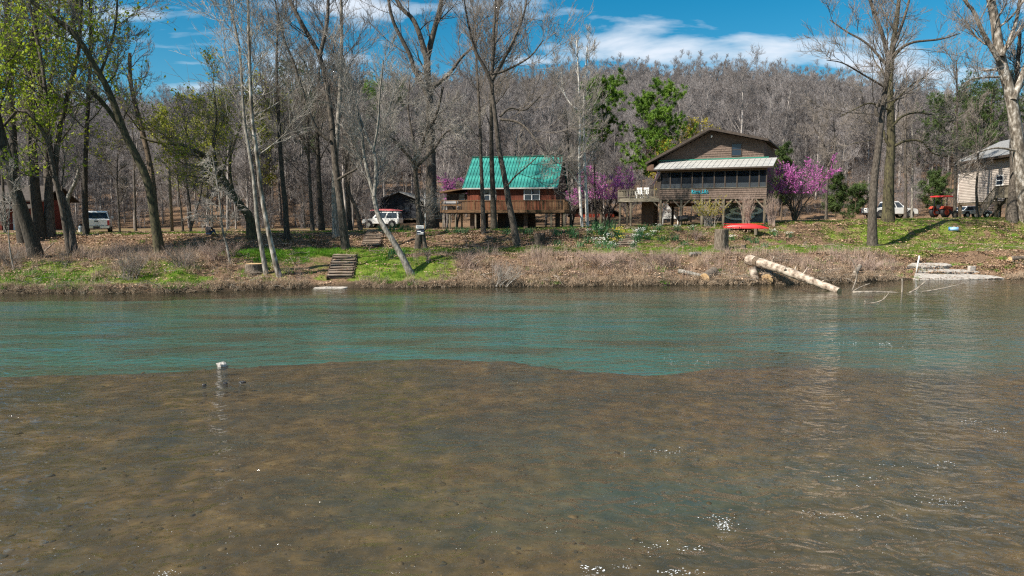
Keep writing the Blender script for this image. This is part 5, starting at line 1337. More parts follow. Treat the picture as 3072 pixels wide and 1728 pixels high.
# ------------------------------------------------------------------ buildings farther back
def dark_cabin():
    h = House('dark_cabin', 'dark slate-grey cabin behind the white off-road car with a porch on its left', 1108, 692, 88, 4)
    for i in range(11): h.box('wall_board', 0, 6.6, 0.0, 0.05, 1.55 + i * 0.19, 1.55 + i * 0.19 + 0.18, 'navy_board')
    h.box('wall_core', 0.03, 6.57, 0.055, 6, 1.55, 3.6, 'navy_board')
    h.prism('gable_wall', [(0.0, 3.62), (6.6, 3.62), (3.9, 4.65)], 'y', 0.0, 0.06, 'navy_board')
    for a, b in (((-1.3, 2.95), (3.9, 4.85)), ((3.9, 4.85), (8.0, 3.3))):
        h.prism('roof_slope', [a, b, (b[0], b[1] - 0.13), (a[0], a[1] - 0.13)], 'y', -0.7, 7, 'grey_shingle')
    h.box('floor_beam', -0.05, 6.7, -0.06, 0.14, 1.33, 1.54, 'post_wood')
    for x in (0.0, 3.0, 6.3): h.box('post', x, x + 0.28, 0.0, 0.28, -0.6, 1.32, 'post_wood')
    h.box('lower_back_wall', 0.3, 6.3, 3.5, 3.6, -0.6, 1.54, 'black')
    for z in (1.5, 1.95, 2.35): MB().bar((-1.1, -0.5, z), (-0.05, -0.5, z), 0.06, 0.09).build('porch_rail', M['deck_brown'], h.e)
    for x in (-1.1, -0.6, -0.1): h.box('porch_post', x, x + 0.1, -0.5, -0.4, -0.6, 3.0, 'deck_brown')
    h.box('porch_floor', -1.1, -0.02, -0.45, 4, 1.3, 1.42, 'deck_brown')
    h.window(1.2, 2.0, 2.2, 3.1, 0.0, 'navy_board', 'h'); h.window(4.2, 5.2, 2.2, 3.1, 0.0, 'navy_board', 'h')
dark_cabin()
def red_carport():
    h = House('red_carport', 'red-fronted carport with a dark roof between the cabins', 1717, 683, 92, 2, 'carport')
    w = 0.27
    for i in range(20): h.box('front_plank', i * w, i * w + w - 0.012, -0.03, 0.03, 1.0, 1.78, 'red_paint')
    for x in (0.0, 2.6, 5.1): h.box('post', x, x + 0.3, 0.035, 0.3, -0.8, 1.8, 'red_paint')
    for a, b in (((-0.9, 1.9), (2.7, 3.6)), ((2.7, 3.6), (6.3, 1.9))):
        h.prism('roof_slope', [a, b, (b[0], b[1] - 0.14), (a[0], a[1] - 0.14)], 'y', -0.5, 6, 'roof_dark')
    h.prism('gable_wall', [(0, 1.79), (5.4, 1.79), (2.7, 3.35)], 'y', -0.02, 0.04, 'dark_plank')
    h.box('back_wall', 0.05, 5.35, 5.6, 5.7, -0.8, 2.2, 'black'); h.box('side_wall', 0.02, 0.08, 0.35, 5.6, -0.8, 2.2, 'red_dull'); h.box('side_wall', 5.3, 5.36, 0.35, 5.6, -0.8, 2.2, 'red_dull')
red_carport()
def red_cabin():
    h = House('red_cabin', 'dark red cabin mostly hidden behind the leaning trunks at the left', -150, 705, 74, -6)
    for i in range(17): h.box('wall_board', 0, 9.2, 0, 0.05, 0.3 + i * 0.2, 0.3 + i * 0.2 + 0.19, 'red_dull')
    h.box('wall_core', 0.03, 9.17, 0.055, 6, -0.6, 3.7, 'red_dull')
    for a, b in (((-0.5, 3.65), (3.2, 5.3)), ((7.0, 3.65), (3.2, 5.3))):
        h.prism('roof_slope', [a, b, (b[0], b[1] - 0.15), (a[0], a[1] - 0.15)], 'x', -0.5, 9.7, 'roof_dark')
    h.window(1.6, 2.5, 1.5, 2.6, 0); h.window(4.2, 5.0, 1.5, 2.6, 0); d = h.box('door', 6.3, 7.2, -0.05, -0.004, 0.3, 2.3, 'white_vinyl'); MB().box(0.75, 0.82, -0.06, -0.003, 1.0, 1.06).build('handle', M['chrome'], d)
    for x in (0.2, 3.0, 6.0, 9.0): h.box('porch_post', x, x + 0.14, -1.8, -1.66, -0.6, 2.8, 'red_dull')
    h.prism('porch_roof', [(-2.1, 2.8), (0.0, 3.3), (0.0, 3.2), (-2.1, 2.7)], 'x', 0, 9.2, 'roof_dark')
    h.box('porch_floor', 0, 9.2, -1.8, -0.06, 0.1, 0.28, 'deck_brown')
red_cabin()
def tan_house():
    h = House('tan_house', 'small tan house on a dark base seen between the posts of the brown cabin', 1990, 682, 104, 0)
    h.box('wall', 0, 6.4, 0, 5, 0.7, 3.6, 'tan_wall'); h.box('base', 0.1, 6.3, 0.1, 4.9, -1, 0.69, 'black')
    for a, b in (((-0.5, 3.55), (2.5, 4.9)), ((5.5, 3.55), (2.5, 4.9))):
        h.prism('roof_slope', [a, b, (b[0], b[1] - 0.15), (a[0], a[1] - 0.15)], 'x', -0.4, 6.8, 'roof_dark')
    h.window(0.8, 1.6, 1.6, 2.6, 0); h.window(4.4, 5.2, 1.6, 2.6, 0)
    for i in range(6): h.box('tread', 0.3 + i * 0.28, 0.6 + i * 0.28, -1.3, -0.4, -0.5 + i * 0.2, -0.45 + i * 0.2, 'deck_wood')
    MB().bar((0.2, -1.3, 0.3), (2.0, -1.3, 1.6), 0.08).build('stair_rail', M['post_wood'], h.e); h.box('rail_post', 1.95, 2.05, -1.35, -1.25, -0.8, 1.6, 'post_wood')
tan_house()
def slat_screen():
    p = place(bc, -0.55, 6.5, 0)
    e = thing('slat_screen', 'white slatted screen standing behind the open deck of the brown cabin', 'screen', p, bc.e.rotation_euler.z)
    for i in range(11): MB().box(-0.75, 0.75, -0.015, 0.015, 0.72 + i * 0.135, 0.83 + i * 0.135).build('slat', M['white_vinyl'], e)
    for x in (-0.78, 0.70): MB().box(x, x + 0.08, 0.016, 0.09, -0.5, 2.24).build('post', M['white_vinyl'], e)
slat_screen()

# ------------------------------------------------------------------ steps down the banks
def spot(px, s):
    """ground point in picture column px, s metres inland of the water's edge"""
    Y = 46.0
    for _ in range(12): Y = float(shore(on(px, Y))) + s
    x = on(px, Y); return np.array([x, Y, gz(x, Y)])
def stairs(label, top, bot, width, n, m='stair_wood', lift=0.14, sides=True):
    T, B = spot(*top), spot(*bot); T = T + [0, 0, lift]; B = B + [0, 0, lift]
    d = (T - B)[:2]; run = np.linalg.norm(d); rz = math.atan2(d[1], d[0]) - math.pi / 2
    e = thing('wooden_stairs', label, 'stairs', tuple(B), rz)
    g = run / n; rise = (T[2] - B[2]) / n
    tm = MB().box(-width / 2, width / 2, -0.03, g * 0.98, rise - 0.065, rise).mesh('tread', M['tread_wood'])
    rm = MB().box(-width / 2 + 0.03, width / 2 - 0.03, 0.0, 0.05, -0.12, rise - 0.067).mesh('riser', M['riser_wood'])
    for i in range(n):
        link('tread', tm, e, (0, i * g, i * rise)).rotation_euler = (RNG.normal(0, 0.015), RNG.normal(0, 0.02), RNG.normal(0, 0.02))
        link('riser', rm, e, (0, i * g + 0.02, i * rise))
    if sides:
        for x in (-width / 2 - 0.05, width / 2 + 0.05):
            MB().bar((x, -0.05, -0.14), (x, run, T[2] - B[2] - 0.14), 0.06, 0.3).build('stringer', M['riser_wood'], e)
    return e
stairs('wide wooden steps going down to the water through the green grass', (1036, 4.5), (1018, 0.75), 1.5, 9)
stairs('dark wooden steps climbing the upper bank behind the leaning slender tree', (1128, 13.3), (1112, 9.2), 1.25, 10)
stairs('narrow weathered steps between daffodils below the brown cabin', (1898, 13.4), (1874, 9.1), 1.1, 11)
def slab(name, label, poly, z0, z1, m='concrete', cat='slab', seed=1, tilt=0.0):
    g = np.random.default_rng(seed); P = []
    n = len(poly)
    for i in range(n):
        a, b = np.array(poly[i], float), np.array(poly[(i + 1) % n], float); k = max(2, int(np.linalg.norm(b - a) / 0.35))
        for j in range(k): P.append(a + (b - a) * j / k + g.normal(0, 0.05, 2))
    c = np.mean(P, 0); P = [p - c for p in P]
    k = len(P); V = [(p[0], p[1], 0) for p in P] + [(p[0], p[1], z1 - z0) for p in P] + [(0, 0, 0), (0, 0, z1 - z0)]
    o = MB().add(V, [[i, (i + 1) % k, k + (i + 1) % k, k + i] for i in range(k)], [[2 * k, (i + 1) % k, i] for i in range(k)] + [[2 * k + 1, k + i, k + (i + 1) % k] for i in range(k)]).build(name, M[m], None, loc=(c[0], c[1], z0))
    o.rotation_euler = (tilt, 0.01, 0)
    bv = o.modifiers.new('worn_edges', 'BEVEL'); bv.width = 0.03; bv.segments = 2; bv.limit_method = 'ANGLE'
    return tag(o, label, cat)
def sl(px0, px1, s0, s1): return [tuple(spot(px0, s0)[:2]), tuple(spot(px1, s0)[:2]), tuple(spot(px1, s1)[:2]), tuple(spot(px0, s1)[:2])]
def sp(*q): return [tuple(spot(a, b)[:2]) for a, b in q]
slab('landing_slab', 'flat concrete landing slab at the foot of the wide wooden steps', sp((932, -0.3), (1020, -0.35), (1046, 0.2), (1040, 0.9), (950, 0.85)), -0.6, 0.10, seed=2, tilt=0.2)
slab('concrete_step', 'lowest and longest cracked concrete slab at the water edge on the right', sp((2738, -0.1), (2830, -0.3), (2930, -0.2), (3014, 0.15), (2985, 0.75), (2900, 1.05), (2830, 1.2), (2742, 1.4)), -0.6, 0.14, seed=3, tilt=0.2)
slab('concrete_step', 'middle concrete step above the longest slab on the right', sp((2756, 1.5), (2850, 1.45), (2938, 1.65), (2922, 2.2), (2840, 2.35), (2760, 2.4)), -0.1, 0.47, seed=4, tilt=0.15)
slab('concrete_step', 'uppermost concrete step nearest the terrace lawn on the right', sp((2718, 2.55), (2790, 2.4), (2856, 2.75), (2838, 3.3), (2790, 3.5), (2732, 3.6)), 0.1, 0.86, seed=5, tilt=0.2)
slab('concrete_block', 'loose pale concrete block right of the middle concrete step', sl(2908, 2930, 1.5, 1.95), 0.2, 0.80, cat='block', seed=6)
p = spot(2752, 1.48)
e = MB().tube([(0, 0, -0.2), (0.08, 0, 0.5), (0.17, 0, 1.08)], 0.05, 10).build('white_post', M['white_vinyl'], None, True, (p[0], p[1], 0.5))
tag(e, 'white pipe post leaning up from the concrete steps', 'post')

# ------------------------------------------------------------------ kayak, boards, stumps, logs
def kayak():
    L_, n, k = 3.95, 25, 12
    t = np.linspace(-1, 1, n); V = []
    for x in t:
        w = 0.39 * max(0.02, (1 - abs(x) ** 2.3)); hgt = 0.37 * max(0.06, (1 - abs(x) ** 2.6)); sheer = 0.10 * abs(x) ** 2
        for j in range(k + 1):
            a = math.pi * j / k; c, s_ = math.cos(a), math.sin(a)
            V.append((x * L_ / 2, w * math.copysign(abs(c) ** 0.8, c), sheer * 0 + hgt * s_ ** 0.75 + 0.02))
    Q = [[i * (k + 1) + j, (i + 1) * (k + 1) + j, (i + 1) * (k + 1) + j + 1, i * (k + 1) + j + 1] for i in range(n - 1) for j in range(k)]
    p = place(bc, 7.75, -3.0, 0); z = gz(p[0], p[1])
    e = thing('kayak', 'red kayak lying upside down on low blocks in front of the brown cabin', 'kayak', (p[0], p[1], z + 0.22), bc.e.rotation_euler.z + 0.03)
    hull = MB().add(V, Q).build('hull', M['kayak'], e, True)
    MB().bar((-L_ / 2 * 0.8, 0, 0.385), (L_ / 2 * 0.8, 0, 0.385), 0.03, 0.03).build('keel_strip', M['kayak'], e)
    rim = [(x * L_ / 2, 0.40 * max(0.02, (1 - abs(x) ** 2.3)), 0.02) for x in t]
    for sg in (-1, 1): MB().tube([(a, b * sg, c) for a, b, c in rim], 0.018, 6).build('gunwale', M['kayak'], e)
    for x in (-1.0, 1.0):
        b = MB().box(-0.1, 0.1, -0.45, 0.45, -0.3, 0.215).build('support_block', M['post_wood'], None, loc=tuple(np.array((p[0] + x * math.cos(bc.e.rotation_euler.z), p[1] + x * math.sin(bc.e.rotation_euler.z), z))))
        b.rotation_euler = (0, 0, bc.e.rotation_euler.z)
        tag(b, 'wooden block under the %s end of the red kayak' % ('left' if x < 0 else 'right'), 'block')
kayak()
M['board'] = mat_noise('pale_board_foam', (0.52, 0.53, 0.53), (0.66, 0.67, 0.66), 1.5, 0.4)
def paddleboard(label, x0, x1, z, y):
    L_ = (x1 - x0) / 2; pts = []
    for i in range(36):
        a = 2 * math.pi * i / 36; pts.append((L_ * math.copysign(abs(math.cos(a)) ** 0.9, math.cos(a)), 0.36 * math.sin(a)))
    e = thing('paddleboard', label, 'paddleboard', place(bc, (x0 + x1) / 2, y, z), bc.e.rotation_euler.z)
    MB().prism(pts, 'y', -0.05, 0.05).build('board', M['board'], e)
    MB().prism([(a * 0.72, b * 0.55) for a, b in pts], 'y', -0.062, -0.052).build('deck_pad', M['grey_wall'], e)
    MB().box(-0.35, -0.1, -0.075, -0.063, -0.03, 0.03).build('handle', M['black'], e)
    for x in (-0.8, 0.8): MB().box(x - 0.03, x + 0.03, -0.02, 0.36, -0.42, -0.365).build('wall_bracket', M['dark_metal'], e)
paddleboard('upper pale paddleboard on the wall under the brown cabin', 5.75, 8.6, 1.42, 2.52)
paddleboard('lower pale paddleboard on the wall under the brown cabin', 5.35, 7.9, 0.95, 2.68)

def stump(label, px, py, w, hgt, bark='stump_bark', hollow=False, seed=1, top='cut_wood', tilt=0.0, p=None):
    g = np.random.default_rng(seed); p = hit(px, py) if p is None else p
    r = w * p[1] / F_PX / 2; n, k = 28, 9
    lob = 1 + 0.08 * np.sin(np.arange(n) * 2 * math.pi / n * 3 + 1) + g.normal(0, 0.03, n)
    V = []
    for j in range(k):
        t = j / (k - 1); fl = 1 + 0.35 * math.exp(-t * 6)
        for i in range(n):
            a = 2 * math.pi * i / n; rr = r * lob[i] * fl * (1 + g.normal(0, 0.015))
            jag = (g.uniform(-0.25, 0.1) * hgt if hollow and j == k - 1 else 0)
            V.append((rr * math.cos(a) + tilt * t * hgt, rr * math.sin(a), -0.2 + t * (hgt + 0.2) + jag))
    Q = [[j * n + i, j * n + (i + 1) % n, (j + 1) * n + (i + 1) % n, (j + 1) * n + i] for j in range(k - 1) for i in range(n)]
    e = thing('tree_stump', label, 'stump', tuple(p))
    MB().add(V, Q).build('bark', M[bark], e, True)
    top_ring = [np.array(v) for v in V[-n:]]; c = np.mean(top_ring, 0) + (np.array([0, 0, -0.35 * hgt]) if hollow else 0)
    b = MB().add(np.vstack([top_ring, [c]]), None, [[i, (i + 1) % n, n] for i in range(n)]); b.build('cut_face', M['trim_dark' if hollow else top], e)
    return e
stump('tall thick sawn stump standing in front of the red kayak', 2163, 752, 40, 1.62, seed=1)
stump('small dark stump right of the tall thick stump', 2230, 748, 14, 0.36, seed=2)
stump('hollow dark rotten stump on the upper bank right of the leaning pale trunk', 1618, 738, 30, 0.95, 'bark_dark', True, seed=3)
stump('low wide sawn stump with a pale face left of the pale sycamore pair', 765, 808, 56, 0.36, 'stump_bark', False, 4)

def log(name, label, A, B, ra, rb, bark='log_bark', seed=1, cat='log', ends=('cut_wood', 'cut_wood'), bend=0.15, band=None):
    g = np.random.default_rng(seed); A, B = np.array(A, float), np.array(B, float)
    C = catmull(np.array([A, A + (B - A) * 0.35 + [0, 0, bend], A + (B - A) * 0.7 + [0, 0, bend * 0.5], B]), 22)
    n = 18; rad = np.linspace(ra, rb, 22) * (1 + 0.06 * np.sin(np.linspace(0, 14, 22)) + g.normal(0, 0.02, 22))
    V, Q = tubes((C - A)[None], rad[None], n)
    V = V + (fbm(V[:, 0] * 3 + V[:, 2] * 2, V[:, 1] * 3, 1.2, seed)[:, None] - 0.5) * 0.05
    e = thing(name, label, cat, tuple(A))
    link('bark', new_mesh('bark', V, Q, mats=[M[bark]], smooth=True), e)
    for ring, m in ((V[:n], ends[0]), (V[-n:], ends[1])):
        MB().add(np.vstack([ring, [ring.mean(0)]]), None, [[i, (i + 1) % n, n] for i in range(n)]).build('cut_face', M[m], e)
    if band is not None:
        i = int(band * 21); MB().tube([(C - A)[i], (C - A)[i + 1]], [rad[i] * 1.03 + 0.02, rad[i + 1] * 1.03 + 0.02], 18, False).build('missing_bark_band', M['bark_brown'], e)
    return e
pA = hit(2243, 808); pA = np.array([pA[0], pA[1], pA[2] + 0.66])
pB = at(2518, 874, 41.2); pB[2] = 0.03
log('fallen_log', 'long pale fallen trunk lying from the bank down into the water', pA, pB, 0.34, 0.2, seed=1, band=0.1, bend=0.12)
fl = [o for o in bpy.data.objects if o.name.startswith('fallen_log')][0]
for f, d, L_, r in ((0.28, (0.1, -0.3, 0.9), 0.35, 0.06), (0.45, (-0.5, -0.8, 0.4), 0.28, 0.07), (0.62, (0.4, -0.2, 0.8), 0.42, 0.045), (0.8, (0.2, -0.9, 0.3), 0.22, 0.05), (0.55, (0.2, 0.5, 0.85), 0.3, 0.05)):
    q = (pB - pA) * f; q[2] += 0.09; d = np.array(d) / np.linalg.norm(d); r0 = 0.34 - 0.14 * f
    MB().tube([q + d * r0 * 0.6, q + d * (r0 + L_ * 0.5), q + d * (r0 + L_) + [0.04, 0, 0.03]], [r * 1.5, r, r * 0.7], 8).build('broken_stub', M['log_bark'], fl, True)
p1 = hit(2300, 848); log('log_section', 'short sawn log with an orange cut face under the long fallen trunk', (p1[0], p1[1], 0.30), (p1[0] + 0.5, p1[1] + 1.3, 0.55), 0.38, 0.36, 'stump_bark', 2, bend=0.0)
p1 = hit(2268, 842); log('log_section', 'upright pale log piece left of the orange cut face', (p1[0], p1[1] + 0.2, 0.25), (p1[0] - 0.12, p1[1] + 0.45, 1.05), 0.27, 0.25, 'log_bark', 3, bend=0.0)
p1 = hit(2114, 842); log('log_section', 'sawn log end with an orange face in the dry bank grass below the tall stump', (p1[0], p1[1], 0.42), (p1[0] + 0.9, p1[1] + 1.1, 0.75), 0.34, 0.33, 'stump_bark', 4, bend=0.0)
p1 = hit(2035, 822); log('log_section', 'weathered grey log lying in the dry bank grass left of the orange-faced log', (p1[0], p1[1], p1[2] + 0.16), (p1[0] + 1.5, p1[1] - 0.9, p1[2] - 0.12), 0.14, 0.11, 'bark_pale', 5, ends=('drift', 'drift'), bend=0.05)
p1 = hit(2090, 770); log('log_section', 'grey rotten log piece lying high in the dry grass near the tall stump', (p1[0] - 0.5, p1[1], p1[2] + 0.15), (p1[0] + 0.35, p1[1] + 0.2, p1[2] + 0.2), 0.14, 0.12, 'bark_pale', 6, ends=('drift', 'drift'), bend=0.02)
p1 = hit(2560, 826); log('log_section', 'grey broken log leaning out of the grass mound by the water', (p1[0] - 0.2, p1[1] - 0.3, 0.25), (p1[0] + 0.8, p1[1] + 0.8, 1.0), 0.2, 0.14, 'drift', 7, ends=('drift', 'drift'), bend=0.05)
p1 = hit(3062, 782); log('log_section', 'dark rotten log among fallen leaves at the right edge', (p1[0] - 0.8, p1[1], p1[2] + 0.1), (p1[0] + 1.3, p1[1] + 0.3, p1[2] + 0.18), 0.2, 0.18, 'stump_bark', 8, bend=0.02)
p1 = hit(136, 762); log('broken_branch', 'pale forked broken branch lying by the foot of the leftmost leaning tree', (p1[0] - 0.2, p1[1], p1[2] + 0.05), (p1[0] + 0.7, p1[1] - 0.1, p1[2] + 0.75), 0.06, 0.03, 'drift', 9, 'branch', ('drift', 'drift'), 0.0)

def driftwood(label, paths, seed, wet=0.0):
    g = np.random.default_rng(seed)
    P0 = np.array([at(*paths[0][0][0], paths[0][2])[0], paths[0][2], 0.0])
    e = thing('driftwood', label, 'driftwood', tuple(P0)); first = True
    for pts, w, Y, w1 in paths:
        W = catmull(np.array([at(x, y, Y + dy) for x, y, dy in [(q + (0,))[:3] for q in pts]]), 12) - P0
        r = np.linspace(w, w1, 12) * Y / F_PX / 2
        MB().tube(W, r, 7).build('branch', M['drift'], e, True)
        Pp, Rr = spawn(W[None], r[None], 3, 0.3, 1, 0.7, 0.2, 4, 0.15, 0.15, 0.5, 0.006, g, lf=0.25)
        link('twig', branch_mesh('twig', [(Pp, Rr, 4)], M['drift']), e)
driftwood('tangle of pale bare branches lying in the shallows right of the fallen trunk', [([(2558, 877), (2640, 876), (2704, 880)], 8, 41.0, 6), ([(2718, 884), (2750, 866), (2778, 843)], 6, 41.0, 3),
    ([(2720, 880), (2790, 872), (2860, 858), (2900, 846)], 5, 41.6, 2), ([(2722, 884), (2770, 886), (2820, 884)], 4, 40.6, 2), ([(2706, 880), (2707, 850), (2706, 836)], 5, 41.0, 4)], 3)
driftwood('small twisted twig cluster poking out of the river beyond the log tip', [([(2590, 913), (2625, 908), (2650, 898), (2672, 872)], 5, 36.0, 2), ([(2595, 902), (2600, 910), (2640, 905)], 4, 36.0, 2), ([(2612, 918), (2628, 922), (2640, 908)], 3, 36.0, 2)], 4)
driftwood('two thin bare sticks rising from the water left of the branch tangle', [([(2556, 874), (2570, 830), (2566, 800), (2548, 766)], 4, 41.4, 2), ([(2558, 874), (2580, 862), (2610, 850)], 4, 41.4, 2)], 5)

def rock(label, px, py, w, hgt, seed, m, cat='rock'):
    g = np.random.default_rng(seed); d = ray(px, py); Y = -CAM_Z / d[2]; p = np.array([d[0] * Y, Y, 0])
    r = w * Y / F_PX / 2; n, k = 12, 7; V = []
    off = g.normal(0, 0.16, (k, n))
    for j in range(k):
        ph = math.pi * j / (k - 1)
        for i in range(n):
            a = 2 * math.pi * i / n; q = 1 + (off[j, i] if 0 < j < k - 1 else 0)
            V.append((r * q * math.sin(ph) ** 0.7 * math.cos(a) * 1.0, r * 0.8 * q * math.sin(ph) ** 0.7 * math.sin(a), math.cos(ph) * hgt * Y / F_PX * q))
    Q = [[j * n + i, (j + 1) * n + i, (j + 1) * n + (i + 1) % n, j * n + (i + 1) % n] for j in range(k - 1) for i in range(n)]
    o = MB().add(V, Q).build('river_rock', m, None, False, tuple(p)); return tag(o, label, cat)
rw = mat_noise('white_rock', (0.22, 0.20, 0.18), (0.52, 0.50, 0.47), 6, 0.85, 0.5); rd = mat_noise('dark_wet_rock', (0.02, 0.02, 0.022), (0.06, 0.058, 0.06), 6, 0.4)
rock('white rock sticking out of the river at the edge of the gravel bar', 668, 1098, 34, 13, 1, rw)
rock('leftmost tiny dark stone breaking the water below the white rock', 612, 1156, 13, 5, 2, rd); rock('middle tiny dark stone breaking the water below the white rock', 675, 1151, 14, 5, 3, rd); rock('rightmost tiny flat stone breaking the water below the white rock', 726, 1147, 22, 4, 4, rd)
p1 = hit(1050, 862); rk = np.array([on(1052, 43.6), 43.6, 0])
rock('pale boulder beside the landing slab of the wide steps', 1052, 862, 20, 9, 5, rw)

# ------------------------------------------------------------------ vehicles
def wheel(e, x, y, z, r, w, rim='chrome'):
    o = MB().tube([(0, -w / 2, 0), (0, -w / 2 + 0.04, 0), (0, w / 2 - 0.04, 0), (0, w / 2, 0)], [r * 0.9, r, r, r * 0.9], 20).build('wheel', M['black'], e, True, (x, y, z))
    MB().tube([(0, -w / 2 - 0.012, 0), (0, w / 2 + 0.012, 0)], r * 0.55, 14).build('rim', M[rim], o)
    return o
def car(label, p, rz, prof, cab, width, wheels, r=0.37, extras=None, cat='pickup truck', name='pickup_truck'):
    """side profiles are (x, z) with the nose towards +x"""
    e = thing(name, label, cat, tuple(p), rz)
    b = MB().prism(prof, 'y', -width / 2, width / 2).build('body', M['white_paint'], e)
    bv = b.modifiers.new('round', 'BEVEL'); bv.width = 0.06; bv.segments = 3; bv.limit_method = 'ANGLE'
    n = len(cab); wt, wb = width / 2 - 0.24, width / 2 - 0.06
    zs = [q[1] for q in cab]; z0, z1 = min(zs), max(zs)
    def half(z): return wb + (wt - wb) * (z - z0) / (z1 - z0)
    V = [(x, -half(z), z) for x, z in cab] + [(x, half(z), z) for x, z in cab]
    Q = [[i, (i + 1) % n, n + (i + 1) % n, n + i] for i in range(n)]; T = [[0, i + 1, i] for i in range(1, n - 1)] + [[n, n + i, n + i + 1] for i in range(1, n - 1)]
    c = MB().add(V, Q, T).build('cab', M['white_paint'], e); bv = c.modifiers.new('round', 'BEVEL'); bv.width = 0.05; bv.segments = 2; bv.limit_method = 'ANGLE'
    cx = sum(q[0] for q in cab) / n; cz = (z0 + z1) / 2
    # side glass, shrunk copy of the side outline, in two lights
    for s in (-1, 1):
        for lo, hi in ((0.04, 0.48), (0.54, 0.96)):
            xs0, xs1 = min(q[0] for q in cab), max(q[0] for q in cab)
            za, zb = z0 + 0.06, z1 - 0.09
            def edge(z, left):
                pts = sorted([q for q in cab], key=lambda q: q[1]); bot = [q for q in cab if abs(q[1] - z0) < 1e-6]; top = [q for q in cab if q[1] > z0 + 0.2]
                bx = min(q[0] for q in bot) if left else max(q[0] for q in bot); tx = min(q[0] for q in top) if left else max(q[0] for q in top)
                return bx + (tx - bx) * (z - z0) / (z1 - z0)
            q4 = []
            for z, f in ((za, lo), (za, hi), (zb, hi), (zb, lo)):
                a, b2 = edge(z, True) + 0.09, edge(z, False) - 0.09; q4.append((a + (b2 - a) * f, s * (half(z) + 0.008), z))
            MB().add(q4 + [(x, y - s * 0.012, z) for x, y, z in q4], [[0, 1, 2, 3], [4, 7, 6, 5]]).build('side_window', M['glass'], e)
    bot = [q for q in cab if abs(q[1] - z0) < 1e-6]; top = [q for q in cab if q[1] > z0 + 0.2]
    for left, nm in ((True, 'rear_window'), (False, 'windscreen')):
        f = min if left else max
        bx, tx = f(q[0] for q in bot), f(q[0] for q in top); tz = [q[1] for q in top if q[0] == tx][0]
        sg = -0.012 if left else 0.012
        q4 = []
        for k, sd in ((0.14, -1), (0.14, 1), (0.86, 1), (0.86, -1)):
            z = z0 + (tz - z0) * k; x = bx + (tx - bx) * k + sg; q4.append((x, sd * (half(z) - 0.1), z))
        MB().add(q4 + [(x - sg * 0.6, y, z) for x, y, z in q4], [[0, 1, 2, 3], [4, 7, 6, 5]]).build(nm, M['glass'], e)
    for x, sgn in wheels:
        wheel(e, x, sgn * (width / 2 - 0.1), r, r, 0.24)
        MB().tube([(x, sgn * (width / 2 - 0.2), r + 0.05), (x, sgn * (width / 2 + 0.004), r + 0.05)], r * 1.2, 18).build('wheel_arch', M['black'], e)
    return e
PICK = [(-2.85, 0.55), (-2.88, 1.12), (-0.9, 1.13), (1.35, 1.13), (2.55, 1.06), (2.8, 0.92), (2.82, 0.45), (-2.7, 0.45)]
PCAB = [(-0.92, 1.12), (-0.72, 1.80), (-0.5, 1.86), (0.55, 1.86), (1.32, 1.12)]
WH = [(-1.75, -1), (-1.75, 1), (1.85, -1), (1.85, 1)]
def pickup(label, p, rz):
    e = car(label, p, rz, PICK, PCAB, 1.98, WH, 0.4)
    MB().box(-2.72, -1.0, -0.82, 0.82, 1.135, 1.142).build('bed_liner', M['black'], e)
    t = MB().box(-2.925, -2.885, -0.80, 0.80, 0.60, 1.10).build('tailgate', M['white_paint'], e); MB().box(-2.945, -2.928, -0.14, 0.14, 0.92, 1.02).build('handle', M['black'], t)
    for s in (-1, 1): MB().box(-2.93, -2.84, s * 0.905 - 0.075, s * 0.905 + 0.075, 0.62, 1.06).build('tail_light', M['tail_red'], e)
    MB().box(-3.02, -2.9, -0.95, 0.95, 0.38, 0.56).build('rear_bumper', M['chrome'], e); MB().box(-3.035, -3.022, -0.25, 0.25, 0.36, 0.54).build('number_plate', M['dark_metal'], e)
    MB().box(2.78, 2.9, -0.95, 0.95, 0.42, 0.62).build('front_bumper', M['chrome'], e)
    for s in (-1, 1): MB().box(2.70, 2.815, s * 0.78 - 0.16, s * 0.78 + 0.16, 0.76, 0.94).build('headlight', M['glass'], e); MB().box(0.9, 1.1, s * 1.06 - 0.1, s * 1.06 + 0.1, 1.2, 1.38).build('mirror', M['white_paint'], e)
    MB().box(-0.5, -0.3, -0.15, 0.15, 1.862, 1.885).build('brake_light', M['black'], e)
    return e
def on_ground(px, Y): x = on(px, Y); return np.array([x, Y, gz(x, Y)])
p = on_ground(300, 63); pickup('white pickup seen from behind beside the slim dark tree on the left', p, 2.05)
p = on_ground(2662, 80); pickup('white pickup parked sideways behind the terrace tree on the right', p, 0.12)
SUV = [(-2.1, 0.55), (-2.15, 1.05), (1.0, 1.05), (1.95, 0.98), (2.1, 0.85), (2.12, 0.48), (-2.0, 0.45)]
SCAB = [(-2.12, 1.04), (-2.0, 1.74), (-1.8, 1.80), (0.35, 1.80), (1.0, 1.04)]
p = on_ground(1150, 80); suv = car('white off-road car facing left in front of the dark cabin', p, math.pi - 0.12, SUV, SCAB, 1.85, [(-1.35, -1), (-1.35, 1), (1.35, -1), (1.35, 1)], 0.38, cat='car', name='parked_car')
for x in (-1.3, 0.0): MB().box(x, x + 0.06, -0.8, 0.8, 1.80, 1.93).build('roof_rack', M['dark_metal'], suv)
MB().box(2.08, 2.2, -0.9, 0.9, 0.45, 0.62).build('front_bumper', M['dark_metal'], suv)
n = 17; V = []
for i in range(n):
    x = -1 + 2 * i / (n - 1); w = 0.36 * max(0.03, 1 - abs(x) ** 2.5); hh = 0.2 * max(0.15, 1 - abs(x) ** 3)
    for j in range(9): a = math.pi * j / 8; V.append((x * 2.0, w * math.cos(a), hh * math.sin(a)))
